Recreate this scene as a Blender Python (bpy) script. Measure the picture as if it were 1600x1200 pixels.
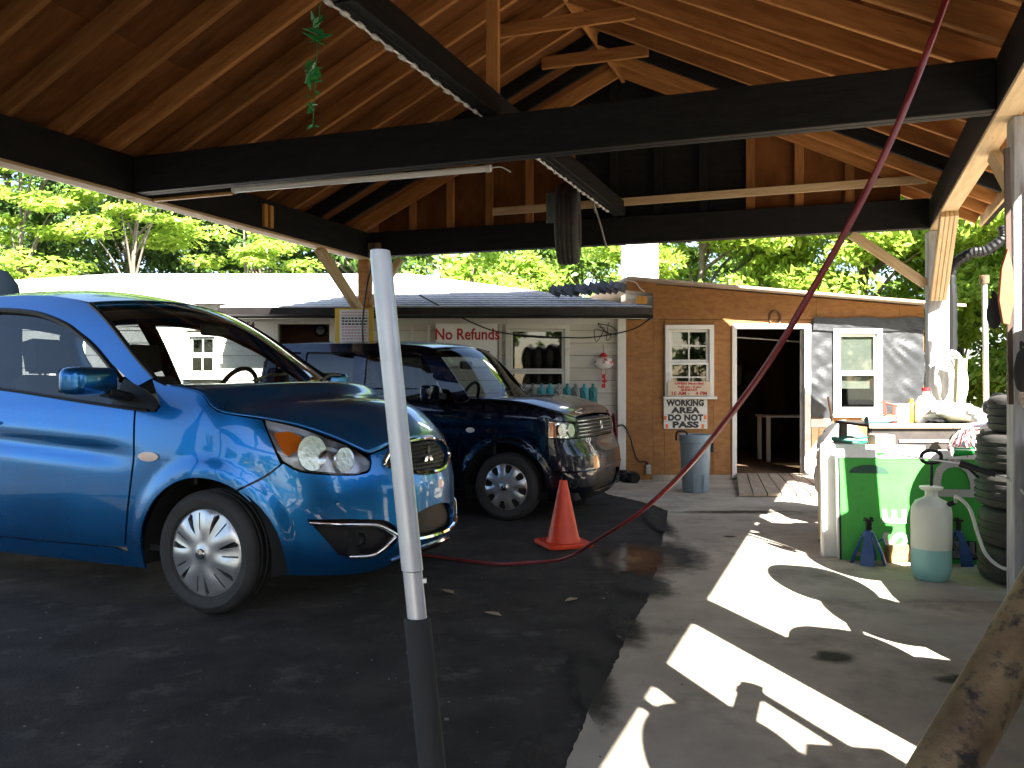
import bpy, bmesh, math, random
import numpy as np
from mathutils import Vector, Matrix
from mathutils.geometry import delaunay_2d_cdt
R=math.radians
for o in list(bpy.data.objects): bpy.data.objects.remove(o)
SC=bpy.context.scene; COL=SC.collection
rnd=random.Random(7)
# ------------------------------------------------------------------ camera, sky, sun, exposure
CAMH=1.15; FPX=1260.0
cd=bpy.data.cameras.new('camera'); cam=bpy.data.objects.new('camera',cd); COL.objects.link(cam)
cam.location=(0,0,CAMH); cam.rotation_euler=(R(90),0,0)
cd.sensor_fit='HORIZONTAL'; cd.sensor_width=36; cd.lens=36*FPX/1600; cd.clip_start=0.05; cd.clip_end=2000
SC.camera=cam
SUN_EL=R(42); SUN_H=Vector((-0.30,0.954,0)).normalized()      # the way the light travels over the ground
sun_dir=Vector((SUN_H.x*math.cos(SUN_EL),SUN_H.y*math.cos(SUN_EL),-math.sin(SUN_EL)))
wd=bpy.data.worlds.new('World'); SC.world=wd; wd.use_nodes=True
nt=wd.node_tree; bgn=nt.nodes['Background']
sky=nt.nodes.new('ShaderNodeTexSky'); sky.sky_type='NISHITA'; sky.sun_disc=False
sky.sun_elevation=SUN_EL; sky.sun_rotation=math.atan2(-SUN_H.x,-SUN_H.y); sky.air_density=1.0; sky.dust_density=1.5
nt.links.new(sky.outputs[0],bgn.inputs[0]); bgn.inputs[1].default_value=0.052
sl=bpy.data.lights.new('sun','SUN'); sl.energy=5.0; sl.angle=R(0.5); sl.color=(1.0,0.95,0.86)
so=bpy.data.objects.new('sun',sl); COL.objects.link(so); so.rotation_euler=sun_dir.to_track_quat('-Z','Y').to_euler(); so.location=(6,-8,12)
vs=SC.view_settings; vs.view_transform='Standard'; vs.look='None'; vs.exposure=3.15; vs.gamma=1.0; vs.use_curve_mapping=False
SC.cycles.max_bounces=10; SC.cycles.diffuse_bounces=5; SC.cycles.transparent_max_bounces=16
SC.cycles.use_denoising=True; SC.cycles.sample_clamp_indirect=6.0; SC.cycles.caustics_reflective=False; SC.cycles.caustics_refractive=False
# ------------------------------------------------------------------ materials
MATS={}
def nodes(name):
    m=bpy.data.materials.new(name); m.use_nodes=True; t=m.node_tree
    return m,t,t.nodes['Principled BSDF']
def mat(name,col,rough=0.6,metal=0.0,col2=None,scale=6.0,detail=5.0,bump=0.0,bscale=40.0,stretch=(1,1,1),
        contrast=(0.35,0.65),coat=0.0,spec=0.5,trans=0.0,sheen=0.0,rvar=0.0,dirt=None,dscale=2.0,dthr=(0.55,0.75),rndv=0.0,world=False,emis=None):
    if name in MATS: return MATS[name]
    m,t,b=nodes(name); N=t.nodes; L=t.links
    b.inputs['Base Color'].default_value=(*col,1); b.inputs['Roughness'].default_value=rough; b.inputs['Metallic'].default_value=metal
    b.inputs['Coat Weight'].default_value=coat; b.inputs['Coat Roughness'].default_value=0.03
    b.inputs['Specular IOR Level'].default_value=spec; b.inputs['Transmission Weight'].default_value=trans
    need=col2 or bump or dirt or rvar
    if need:
        tc=N.new('ShaderNodeTexCoord'); mp=N.new('ShaderNodeMapping'); mp.inputs['Scale'].default_value=stretch
        if world:
            g=N.new('ShaderNodeNewGeometry'); L.new(g.outputs['Position'],mp.inputs[0])
        else:
            oi=N.new('ShaderNodeObjectInfo'); va=N.new('ShaderNodeVectorMath'); va.operation='MULTIPLY_ADD'
            va.inputs[1].default_value=(37.0,23.0,51.0)
            L.new(oi.outputs['Random'],va.inputs[0]); L.new(tc.outputs['Object'],va.inputs[2]); L.new(va.outputs[0],mp.inputs[0])
    src=None
    if col2:
        nz=N.new('ShaderNodeTexNoise'); nz.inputs['Scale'].default_value=scale; nz.inputs['Detail'].default_value=detail; nz.inputs['Roughness'].default_value=0.62
        L.new(mp.outputs[0],nz.inputs['Vector'])
        cr=N.new('ShaderNodeValToRGB'); cr.color_ramp.elements[0].position=contrast[0]; cr.color_ramp.elements[1].position=contrast[1]
        cr.color_ramp.elements[0].color=(*col,1); cr.color_ramp.elements[1].color=(*col2,1)
        L.new(nz.outputs['Fac'],cr.inputs[0]); src=cr.outputs[0]
    if dirt:
        nz2=N.new('ShaderNodeTexNoise'); nz2.inputs['Scale'].default_value=dscale; nz2.inputs['Detail'].default_value=8; nz2.inputs['Roughness'].default_value=0.7
        L.new(mp.outputs[0],nz2.inputs['Vector'])
        mr=N.new('ShaderNodeMapRange'); mr.inputs[1].default_value=dthr[0]; mr.inputs[2].default_value=dthr[1]
        L.new(nz2.outputs['Fac'],mr.inputs[0])
        mx=N.new('ShaderNodeMix'); mx.data_type='RGBA'; L.new(mr.outputs[0],mx.inputs[0])
        if src: L.new(src,mx.inputs[6])
        else: mx.inputs[6].default_value=(*col,1)
        mx.inputs[7].default_value=(*dirt,1); src=mx.outputs[2]
    if rndv and need and not world:
        hs=N.new('ShaderNodeHueSaturation'); mr=N.new('ShaderNodeMapRange'); mr.inputs[3].default_value=1-rndv; mr.inputs[4].default_value=1+rndv
        L.new(oi.outputs['Random'],mr.inputs[0]); L.new(mr.outputs[0],hs.inputs['Value']); L.new(src,hs.inputs['Color']); src=hs.outputs[0]
    if src: L.new(src,b.inputs['Base Color'])
    if rvar:
        nr=N.new('ShaderNodeTexNoise'); nr.inputs['Scale'].default_value=scale*0.7; nr.inputs['Detail'].default_value=6
        L.new(mp.outputs[0],nr.inputs['Vector']); mr=N.new('ShaderNodeMapRange'); mr.inputs[1].default_value=0.3; mr.inputs[2].default_value=0.7
        mr.inputs[3].default_value=max(0.02,rough-rvar); mr.inputs[4].default_value=min(1,rough+rvar); L.new(nr.outputs['Fac'],mr.inputs[0]); L.new(mr.outputs[0],b.inputs['Roughness'])
    if bump:
        nb=N.new('ShaderNodeTexNoise'); nb.inputs['Scale'].default_value=bscale; nb.inputs['Detail'].default_value=6; nb.inputs['Roughness'].default_value=0.65
        L.new(mp.outputs[0],nb.inputs['Vector']); bp=N.new('ShaderNodeBump'); bp.inputs['Strength'].default_value=bump; bp.inputs['Distance'].default_value=0.01
        L.new(nb.outputs['Fac'],bp.inputs['Height']); L.new(bp.outputs[0],b.inputs['Normal'])
    if emis:
        b.inputs['Emission Color'].default_value=(*emis[0],1); b.inputs['Emission Strength'].default_value=emis[1]
    MATS[name]=m; return m
def glass(name,tint=(0.9,0.95,0.93),rough=0.0,ior=1.5,alpha=1.0):
    if name in MATS: return MATS[name]
    m,t,b=nodes(name); N=t.nodes; L=t.links; N.remove(b); out=N['Material Output']
    tr=N.new('ShaderNodeBsdfTransparent'); tr.inputs[0].default_value=(*tint,1)
    gl=N.new('ShaderNodeBsdfGlossy'); gl.inputs['Roughness'].default_value=rough; gl.inputs[0].default_value=(1,1,1,1)
    fr=N.new('ShaderNodeFresnel'); ge=N.new('ShaderNodeNewGeometry'); mi=N.new('ShaderNodeMapRange'); mi.inputs[3].default_value=ior; mi.inputs[4].default_value=1/ior; L.new(ge.outputs['Backfacing'],mi.inputs[0]); L.new(mi.outputs[0],fr.inputs[0])
    mx=N.new('ShaderNodeMixShader'); L.new(fr.outputs[0],mx.inputs[0]); L.new(tr.outputs[0],mx.inputs[1]); L.new(gl.outputs[0],mx.inputs[2]); L.new(mx.outputs[0],out.inputs[0])
    MATS[name]=m; return m
def leafmat(name,c1,c2,tr=0.35):
    if name in MATS: return MATS[name]
    m,t,b=nodes(name); N=t.nodes; L=t.links; out=N['Material Output']
    g=N.new('ShaderNodeNewGeometry'); cr=N.new('ShaderNodeValToRGB'); cr.color_ramp.elements[0].color=(*c1,1); cr.color_ramp.elements[1].color=(*c2,1)
    L.new(g.outputs['Random Per Island'],cr.inputs[0]); L.new(cr.outputs[0],b.inputs['Base Color']); b.inputs['Roughness'].default_value=0.45; b.inputs['Specular IOR Level'].default_value=0.35
    tl=N.new('ShaderNodeBsdfTranslucent'); hs=N.new('ShaderNodeHueSaturation'); hs.inputs['Hue'].default_value=0.48; hs.inputs['Value'].default_value=1.5; L.new(cr.outputs[0],hs.inputs['Color']); L.new(hs.outputs[0],tl.inputs[0])
    mx=N.new('ShaderNodeMixShader'); mx.inputs[0].default_value=tr; L.new(b.outputs[0],mx.inputs[1]); L.new(tl.outputs[0],mx.inputs[2]); L.new(mx.outputs[0],out.inputs[0])
    MATS[name]=m; return m
WOOD=mat('rafter_wood',(0.30,0.125,0.038),0.75,spec=0.2,col2=(0.46,0.21,0.068),scale=3.0,stretch=(1,9,9),bump=0.25,bscale=12,dirt=(0.12,0.05,0.02),dscale=2.2,dthr=(0.62,0.74),rndv=0.28)
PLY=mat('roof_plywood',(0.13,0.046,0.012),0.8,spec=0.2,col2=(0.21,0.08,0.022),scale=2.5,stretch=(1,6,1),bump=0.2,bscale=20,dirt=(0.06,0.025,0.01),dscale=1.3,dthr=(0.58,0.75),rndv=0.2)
FRESH=mat('pale_lumber',(0.52,0.36,0.19),0.7,col2=(0.68,0.50,0.30),scale=3,stretch=(1,10,10),bump=0.25,bscale=14,dirt=(0.28,0.16,0.07),dscale=3,dthr=(0.6,0.75),rndv=0.12)
BLACK=mat('black_paint',(0.006,0.006,0.006),0.65,spec=0.2,col2=(0.013,0.012,0.012),scale=5,stretch=(1,5,5),bump=0.3,bscale=18,dirt=(0.03,0.022,0.016),dscale=4,dthr=(0.66,0.8))
GREYWOOD=mat('weathered_grey_wood',(0.30,0.29,0.29),0.8,col2=(0.46,0.45,0.44),scale=4,stretch=(8,8,1),bump=0.35,bscale=18,dirt=(0.2,0.16,0.12),dscale=3,dthr=(0.6,0.75))
WHITE=mat('white_paint',(0.74,0.73,0.70),0.55,col2=(0.64,0.63,0.60),scale=3,bump=0.12,bscale=30,dirt=(0.36,0.33,0.29),dscale=3.2,dthr=(0.6,0.78))
SIDING=mat('white_siding',(0.66,0.64,0.60),0.6,col2=(0.57,0.55,0.51),scale=2,stretch=(1,1,4),bump=0.15,bscale=20,dirt=(0.30,0.27,0.23),dscale=2.6,dthr=(0.58,0.8),rndv=0.07)
OSB=mat('stained_osb',(0.25,0.105,0.028),0.72,col2=(0.32,0.148,0.044),scale=11,detail=3,stretch=(1,1,2.2),contrast=(0.38,0.6),bump=0.35,bscale=26,dirt=(0.16,0.062,0.018),dscale=1.4,dthr=(0.52,0.75),rndv=0.08)
RUST=mat('rusty_steel',(0.16,0.095,0.05),0.5,metal=0.35,col2=(0.30,0.21,0.11),scale=9,bump=0.4,bscale=30,dirt=(0.05,0.04,0.038),dscale=22,dthr=(0.5,0.6),world=True)
STEEL=mat('brushed_aluminium',(0.66,0.68,0.71),0.42,metal=0.45,col2=(0.58,0.60,0.63),scale=8,rvar=0.08)
FOAM=mat('black_foam',(0.022,0.023,0.025),0.85,bump=0.3,bscale=60)
RUBBER=mat('tyre_rubber',(0.020,0.020,0.021),0.72,col2=(0.034,0.033,0.032),scale=7,bump=0.15,bscale=70,dirt=(0.07,0.065,0.06),dscale=5,dthr=(0.6,0.85))
OLDRUBBER=mat('dusty_tyre_rubber',(0.022,0.021,0.021),0.8,col2=(0.05,0.046,0.042),scale=6,bump=0.25,bscale=60,dirt=(0.10,0.09,0.08),dscale=7,dthr=(0.58,0.8))
CHROME=mat('chrome',(0.86,0.87,0.88),0.06,metal=1.0)
CAPS=mat('silver_hubcap',(0.60,0.61,0.63),0.30,metal=0.75,coat=0.4)
DARKPL=mat('black_plastic',(0.009,0.009,0.010),0.45,spec=0.3,bump=0.08,bscale=80)
DARK=mat('dark_void',(0.008,0.008,0.008),0.9)
# ------------------------------------------------------------------ mesh helpers
TM={}
def wm(o): return TM.get(o.name,Matrix.Identity(4))
def tag(o,label=None,cat=None,group=None,kind=None):
    if label: o['label']=label
    if cat: o['category']=cat
    if group: o['group']=group
    if kind: o['kind']=kind
    return o
def thing(name,label,cat,loc=(0,0,0),rz=0.0,group=None,kind=None):
    o=bpy.data.objects.new(name,None); COL.objects.link(o); o.location=loc; o.rotation_euler=(0,0,rz); o.empty_display_size=0.1
    TM[o.name]=Matrix.Translation(Vector(loc))@Matrix.Rotation(rz,4,'Z')
    return tag(o,label,cat,group,kind)
def link(name,me,parent=None,M=None):
    """Link a mesh placed by world matrix M."""
    o=bpy.data.objects.new(name,me); COL.objects.link(o)
    M=M if M is not None else Matrix.Identity(4)
    if parent is not None:
        o.parent=parent; o.matrix_local=wm(parent).inverted()@M
    else: o.matrix_world=M
    TM[o.name]=M.copy()
    return o
class MB:
    def __init__(s): s.v=[]; s.f=[]; s.m=[]
    def add(s,vs,fs,m=0):
        b=len(s.v); s.v+= [Vector(x) for x in vs]; s.f+=[tuple(i+b for i in f) for f in fs]; s.m+=[m]*len(fs); return s
    def box(s,c,d,rot=None,m=0):
        c=Vector(c); h=[x/2 for x in d]; vs=[]
        for i in (-1,1):
            for j in (-1,1):
                for k in (-1,1):
                    p=Vector((i*h[0],j*h[1],k*h[2])); p=(rot@p if rot else p)+c; vs.append(p)
        return s.add(vs,[(0,1,3,2),(4,6,7,5),(0,4,5,1),(2,3,7,6),(0,2,6,4),(1,5,7,3)],m)
    def bar(s,a,b,w,h,up=(0,0,1),m=0,cut=0):
        a=Vector(a); b=Vector(b); d=(b-a).normalized(); up=Vector(up) if abs(d.dot(Vector(up)))<0.99 else Vector((0.33,0.944,0)); sd=d.cross(up).normalized(); u=sd.cross(d)
        vs=[]
        for p in (a,b):
            for (i,j) in ((-1,-1),(1,-1),(1,1),(-1,1)): vs.append(p+sd*(i*w/2)+u*(j*h/2))
        return s.add(vs,[(0,3,2,1),(4,5,6,7),(0,1,5,4),(1,2,6,5),(2,3,7,6),(3,0,4,7)],m)
    def tube(s,pts,r,n=8,m=0,caps=True,closed=False):
        pts=[Vector(p) for p in pts]; N=len(pts); rs=r if isinstance(r,(list,tuple)) else [r]*N
        vs=[]; prev=None
        for i,p in enumerate(pts):
            if closed: d=(pts[(i+1)%N]-pts[i-1])
            else: d=(pts[min(i+1,N-1)]-pts[max(i-1,0)])
            d=d.normalized() if d.length>1e-9 else Vector((0,0,1))
            if prev is None: a=d.orthogonal().normalized()
            else:
                a=prev-d*prev.dot(d); a=a.normalized() if a.length>1e-6 else d.orthogonal().normalized()
            prev=a; b=d.cross(a)
            for k in range(n):
                t=2*math.pi*k/n; vs.append(p+(a*math.cos(t)+b*math.sin(t))*rs[i])
        fs=[]
        for i in range(N if closed else N-1):
            j=(i+1)%N
            for k in range(n):
                l=(k+1)%n; fs.append((i*n+k,i*n+l,j*n+l,j*n+k))
        if caps and not closed: fs+=[tuple(reversed(range(n))),tuple(range((N-1)*n,N*n))]
        return s.add(vs,fs,m)
    def lathe(s,prof,c=(0,0,0),ax=(0,0,1),n=24,m=0,closed=False,sx=1.0,sy=1.0):
        c=Vector(c); ax=Vector(ax).normalized(); a=ax.orthogonal().normalized(); 
        if abs(ax.z)>0.99: a=Vector((1,0,0))
        b=ax.cross(a); vs=[]; P=len(prof)
        for (r,h) in prof:
            for k in range(n):
                t=2*math.pi*k/n; vs.append(c+ax*h+a*(r*math.cos(t)*sx)+b*(r*math.sin(t)*sy))
        fs=[]
        for i in range(P if closed else P-1):
            j=(i+1)%P
            for k in range(n):
                l=(k+1)%n; fs.append((i*n+k,i*n+l,j*n+l,j*n+k))
        if not closed:
            if prof[0][0]>1e-5: fs.append(tuple(reversed(range(n))))
            if prof[-1][0]>1e-5: fs.append(tuple(range((P-1)*n,P*n)))
        return s.add(vs,fs,m)
    def prism(s,poly,o,ux,uy,t,m=0):
        o=Vector(o); ux=Vector(ux); uy=Vector(uy); nz=ux.cross(uy).normalized()*t; n=len(poly)
        vs=[o+ux*p[0]+uy*p[1] for p in poly]; vs+=[v+nz for v in vs]
        fs=[tuple(reversed(range(n))),tuple(range(n,2*n))]+[(i,(i+1)%n,(i+1)%n+n,i+n) for i in range(n)]
        return s.add(vs,fs,m)
    def quad(s,a,b,c,d,m=0): return s.add([a,b,c,d],[(0,1,2,3)],m)
    def mesh(s,name,mats,smooth=None,bevel=0,M=None,recalc=True,seg=2):
        me=bpy.data.meshes.new(name); Mi=M.inverted() if M is not None else None
        me.from_pydata([tuple(Mi@v) if Mi else tuple(v) for v in s.v],[],s.f)
        if not isinstance(mats,(list,tuple)): mats=[mats]
        for q in mats: me.materials.append(q)
        me.polygons.foreach_set('material_index',s.m)
        if recalc or bevel:
            bm=bmesh.new(); bm.from_mesh(me)
            if recalc: bmesh.ops.recalc_face_normals(bm,faces=bm.faces)
            if bevel:
                es=[e for e in bm.edges if len(e.link_faces)==2 and e.calc_face_angle(0)>R(35)]
                bmesh.ops.bevel(bm,geom=es,offset=bevel,segments=seg,affect='EDGES',profile=0.5,clamp_overlap=True)
            bm.to_mesh(me); bm.free()
        if smooth is not None:
            me.polygons.foreach_set('use_smooth',[True]*len(me.polygons)); me.set_sharp_from_angle(angle=R(smooth))
        me.update(); return me
    def build(s,name,mats,parent=None,smooth=None,bevel=0,M=None,recalc=True,seg=2):
        """Vertices are world coordinates; the object sits at its parent's place (or at M)."""
        if M is None: M=wm(parent) if parent is not None else Matrix.Identity(4)
        return link(name,s.mesh(name,mats,smooth,bevel,M,recalc,seg),parent,M)
def T(x,y,z): return Matrix.Translation(Vector((x,y,z)))
def solo(name,mb,mats,label,cat,loc=None,group=None,kind=None,smooth=None,bevel=0,recalc=True):
    """A thing that is one mesh; verts in world coordinates, origin at loc."""
    if loc is None:
        loc=(sum(v.x for v in mb.v)/len(mb.v),sum(v.y for v in mb.v)/len(mb.v),min(v.z for v in mb.v))
    o=mb.build(name,mats,None,smooth,bevel,T(*loc),recalc); return tag(o,label,cat,group,kind)
def spline(pts,n=8,closed=False):
    P=[np.array(p,float) for p in pts]; N=len(P); out=[]
    if N==2: return [tuple(P[0]+(P[1]-P[0])*i/n) for i in range(n+1)]
    rng=range(N) if closed else range(N-1)
    for i in rng:
        if closed: p0,p1,p2,p3=P[i-1],P[i],P[(i+1)%N],P[(i+2)%N]
        else: p1,p2=P[i],P[i+1]; p0=P[i-1] if i else 2*p1-p2; p3=P[i+2] if i+2<N else 2*p2-p1
        for k in range(n):
            t=k/n; out.append(tuple(0.5*((2*p1)+(-p0+p2)*t+(2*p0-5*p1+4*p2-p3)*t*t+(-p0+3*p1-3*p2+p3)*t**3)))
    if not closed: out.append(tuple(P[-1]))
    return out
def text(name,s,size,M,m,parent=None,align='CENTER',offset=0.0,ext=0.0008,sx=1.0,sp=1.0):
    cu=bpy.data.curves.new(name,'FONT'); cu.body=s; cu.size=size; cu.align_x=align; cu.align_y='CENTER'; cu.offset=offset; cu.extrude=ext; cu.resolution_u=3; cu.space_character=sp
    t=bpy.data.objects.new('tmp',cu); COL.objects.link(t); dg=bpy.context.evaluated_depsgraph_get(); dg.update()
    me=bpy.data.meshes.new_from_object(t.evaluated_get(dg)); bpy.data.objects.remove(t); bpy.data.curves.remove(cu)
    me.transform(Matrix.Diagonal((sx,1,1,1))); me.name=name; me.materials.clear(); me.materials.append(m)
    return link(name,me,parent,M)
def px(x,y,Y): return Vector(((x-800)/FPX*Y,Y,CAMH-(y-600)/FPX*Y))
def gpx(x,y,z=0.0):
    Y=FPX*(CAMH-z)/(y-600); return Vector(((x-800)/FPX*Y,Y,z))
FACE=Matrix.Rotation(R(90),4,'X')      # text / sheets that face the camera side (-Y)
# ------------------------------------------------------------------ ground
ASPH=mat('asphalt',(0.030,0.029,0.028),0.85,spec=0.15,col2=(0.054,0.051,0.048),scale=3.2,detail=9,bump=0.55,bscale=70,rvar=0.15,dirt=(0.105,0.098,0.088),dscale=4.2,dthr=(0.55,0.72),world=True)
CONC=mat('concrete',(0.34,0.30,0.24),0.88,spec=0.3,col2=(0.47,0.42,0.34),scale=2.4,detail=9,bump=0.25,bscale=60,dirt=(0.13,0.112,0.09),dscale=1.5,dthr=(0.52,0.76),world=True)
EARTH=mat('dry_grass_ground',(0.07,0.09,0.03),0.9,col2=(0.16,0.14,0.08),scale=1.2,bump=0.5,bscale=12,world=True)
g=MB().quad((-600,-600,-0.02),(600,-600,-0.02),(600,600,-0.02),(-600,600,-0.02)).build('ground',EARTH); tag(g,kind='structure')
g=MB().quad((-45,-40,0),(30,-40,0),(30,14,0),(-45,14,0)).build('asphalt_lot',ASPH); tag(g,kind='structure')
# concrete apron: three pours with a ragged left edge, separated by joints
edge=[(-1.3,-3.0),(-0.62,-1.0),(-0.33,0.5),(-0.08,1.5),(0.163,2.415),(0.28,2.85),(0.40,3.22),(0.60,3.9),(0.69,4.14),(0.83,4.7),(0.98,5.4),(1.2,6.3),(1.40,7.245),(1.34,7.6),(1.15,8.0),(0.98,8.35),(0.95,9.62)]
def edge_at(y):
    for (a,b) in zip(edge,edge[1:]):
        if a[1]<=y<=b[1]:
            t=(y-a[1])/(b[1]-a[1]); return a[0]+(b[0]-a[0])*t
    return edge[-1][0]
apron=thing('concrete_apron',None,None,(2,4,0)); tag(apron,kind='structure')
def slab(y0,y1,x1=7.0):
    n=max(2,int((y1-y0)/0.02)); L=[]; q=random.Random(int(y0*10)); dx=0
    for i in range(n+1):
        y=y0+(y1-y0)*i/n; dx=dx*0.9+q.uniform(-0.0045,0.0045); L.append((edge_at(y)+dx,y))
    poly=L+[(x1,y1),(x1,y0)]; poly=poly[::-1]
    mb=MB(); mb.prism(poly,(0,0,-0.02),(1,0,0),(0,1,0),0.032); mb.build('slab',CONC,apron)
slab(-3.0,0.9); slab(0.908,4.215); slab(4.223,7.05); slab(7.058,9.62)
# damp stains, a puddle with an oily middle
def blob(cx,cy,rx,ry,seed,n=64,j=0.35):
    q=random.Random(seed); ph=[q.uniform(0,6.28) for _ in range(6)]; P=[]
    for i in range(n):
        t=2*math.pi*i/n; r=1+sum(j/(k+1.6)*math.sin((k+2)*t+ph[k]) for k in range(6))*0.8+q.uniform(-0.03,0.03); P.append((cx+rx*r*math.cos(t),cy+ry*r*math.sin(t)))
    return P
WET=mat('damp_concrete',(0.030,0.028,0.025),0.75,spec=0.2,col2=(0.046,0.042,0.037),scale=7,world=True,bump=0.1,bscale=60)
PUD=mat('puddle_water',(0.020,0.024,0.034),0.10,col2=(0.03,0.03,0.034),scale=9,world=True,spec=0.7,rvar=0.09)
OIL=mat('rusty_oil_film',(0.11,0.055,0.015),0.22,col2=(0.20,0.10,0.03),scale=14,world=True)
def soft(name,base,rx,ry):
    """copy of a wet material whose cover thins out towards the rim"""
    m=base.copy(); m.name=name; t=m.node_tree; N=t.nodes; L=t.links; b=N['Principled BSDF']
    tc=N.new('ShaderNodeTexCoord'); mp=N.new('ShaderNodeMapping'); mp.inputs['Scale'].default_value=(1/rx,1/ry,1); L.new(tc.outputs['Object'],mp.inputs[0])
    ln=N.new('ShaderNodeVectorMath'); ln.operation='LENGTH'; L.new(mp.outputs[0],ln.inputs[0])
    nz=N.new('ShaderNodeTexNoise'); nz.inputs['Scale'].default_value=9; nz.inputs['Detail'].default_value=8; nz.inputs['Roughness'].default_value=0.7; L.new(tc.outputs['Object'],nz.inputs['Vector'])
    ad=N.new('ShaderNodeMath'); ad.operation='MULTIPLY_ADD'; ad.inputs[1].default_value=1.1; L.new(nz.outputs['Fac'],ad.inputs[0]); L.new(ln.outputs['Value'],ad.inputs[2])
    mr=N.new('ShaderNodeMapRange'); mr.inputs[1].default_value=0.95; mr.inputs[2].default_value=1.5; mr.inputs[3].default_value=0.82; mr.inputs[4].default_value=0.0; L.new(ad.outputs[0],mr.inputs[0]); L.new(mr.outputs[0],b.inputs['Alpha'])
    return m
def sheet(name,P,z,m,label,cat):
    mb=MB(); n=len(P); xs=[p[0] for p in P]; ys=[p[1] for p in P]; c=((min(xs)+max(xs))/2,(min(ys)+max(ys))/2); rx,ry=(max(xs)-min(xs))/2,(max(ys)-min(ys))/2
    mb.add([(p[0]*1.25-c[0]*0.25,p[1]*1.25-c[1]*0.25,z) for p in P],[tuple(range(n))]); return solo(name,mb,soft(name+'_wet',m,rx,ry),label,cat,(c[0],c[1],z),recalc=False)
sheet('damp_stain',blob(1.02,5.35,0.26,0.62,3),0.016,WET,'dark damp stain creeping onto the concrete beside the puddle','stain')
sheet('damp_stain',blob(0.75,4.55,0.20,0.30,5),0.0165,WET,'dark damp stain on the concrete edge nearer than the puddle','stain')
for k_,(x_,y_,rx_,ry_,lb_) in enumerate(((0.30,3.1,0.10,0.42,'dark grime along the concrete edge nearest the viewer'),(0.52,3.75,0.10,0.34,'dark grime along the concrete edge left of the sunlit patch'),(1.2,6.6,0.12,0.55,'dark grime along the concrete edge level with the cone'),(0.06,2.2,0.10,0.42,'dark grime on the concrete edge at the bottom of the picture'))): sheet('edge_grime',blob(x_,y_,rx_,ry_,40+k_),0.0155,WET,lb_,'stain')
sheet('scuff',blob(1.35,3.35,0.09,0.10,57),0.016,WET,'small dark scuff on the concrete between the sun patches','stain'); sheet('scuff',blob(1.75,3.1,0.16,0.06,58),0.016,WET,'dark smear on the shaded concrete below the sprayer','stain')
sheet('oil_spot',blob(1.62,6.0,0.05,0.05,8),0.016,WET,'small black oil spot on the open concrete','stain')
sheet('damp_streak',blob(2.05,7.15,0.62,0.10,14,j=0.25),0.016,WET,'long dark damp streak across the concrete before the ramp','stain')
sheet('puddle',blob(0.77,5.25,0.30,0.52,11),0.018,PUD,'shallow bluish puddle on the asphalt edge right of the cone','puddle')
sheet('oil_film',blob(0.80,5.18,0.075,0.19,21,j=0.6),0.020,OIL,'rusty brown film in the middle of the puddle','puddle')
# ------------------------------------------------------------------ carport
BL,BR,FL,FR=Vector((-1.62,8.9)),Vector((3.80,7.21)),Vector((-2.80,5.94)),Vector((2.53,4.11))
BZ0,BZ1=2.54,2.81; RISE=1.38
def cp(a,b,z=0.0):
    l=BL+(FL-BL)*b; r=BR+(FR-BR)*b; p=l+(r-l)*a; return Vector((p.x,p.y,z))
def zr(a): return BZ1+RISE*(1-abs(2*a-1))
carport=thing('carport','open timber carport with black beams and brown rafters over the cars','carport',cp(0.5,1,0))
B0,B1=-0.13,3.0
AX=(cp(0.5,0)-cp(0.5,1)).normalized(); CR=(cp(1,0.5)-cp(0,0.5)).normalized()
def beam(name,a,b,w,h,m,n=1):
    """n plies side by side"""
    mb=MB(); d=(Vector(b)-Vector(a)).normalized(); sd=d.cross(Vector((0,0,1)) if abs(d.z)<0.99 else Vector((0.33,0.944,0))).normalized()
    for i in range(n):
        o=sd*((i-(n-1)/2)*w/n); mb.bar(Vector(a)+o,Vector(b)+o,w/n-0.003,h)
    L=(Vector(b)-Vector(a)).length; ctr=(Vector(a)+Vector(b))/2
    xq=d; yq=sd; zq=xq.cross(yq); Mx=Matrix((( xq.x,yq.x,zq.x,ctr.x),(xq.y,yq.y,zq.y,ctr.y),(xq.z,yq.z,zq.z,ctr.z),(0,0,0,1)))
    return mb.build(name,m,carport,bevel=0.004,M=Mx,seg=1)
zb=(BZ0+BZ1)/2; bh=BZ1-BZ0
for a in (0,1):
    for i in range(3):
        s=-0.02 if a==0 else 0.02
        beam('eave_beam',cp(a,i-(0.03 if i==0 else 0)+0.001,zb),cp(a,i+1-0.001,zb),0.12,bh,BLACK,2)
        beam('beam_soffit_board',cp(a,i+0.001,BZ0-0.013),cp(a,i+1-0.001,BZ0-0.013),0.125,0.022,FRESH)
for b in (0,1,2,3):
    off=0.012
    beam('cross_beam',cp(off,b,zb-0.002*b),cp(1-off,b,zb-0.002*b),0.11,bh-0.006,BLACK,2)
beam('ridge_tie_beam',cp(0.5,0.02,BZ1+0.075),cp(0.5,1.498,BZ1+0.075),0.12,0.14,BLACK,2)
beam('ridge_tie_beam',cp(0.5,1.502,BZ1+0.075),cp(0.5,2.985,BZ1+0.075),0.12,0.14,BLACK,2)
for b in (0.985,2.0): 
    p=cp(0.4995,b); beam('king_post',(p.x,p.y,BZ1+0.147),(p.x,p.y,zr(0.5)+0.05),0.085,0.04,WOOD)
beam('ridge_board',cp(0.5,B0,zr(0.5)+0.10),cp(0.5,B1,zr(0.5)+0.10),0.04,0.20,WOOD)
OVH=0.068
nr=24
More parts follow.
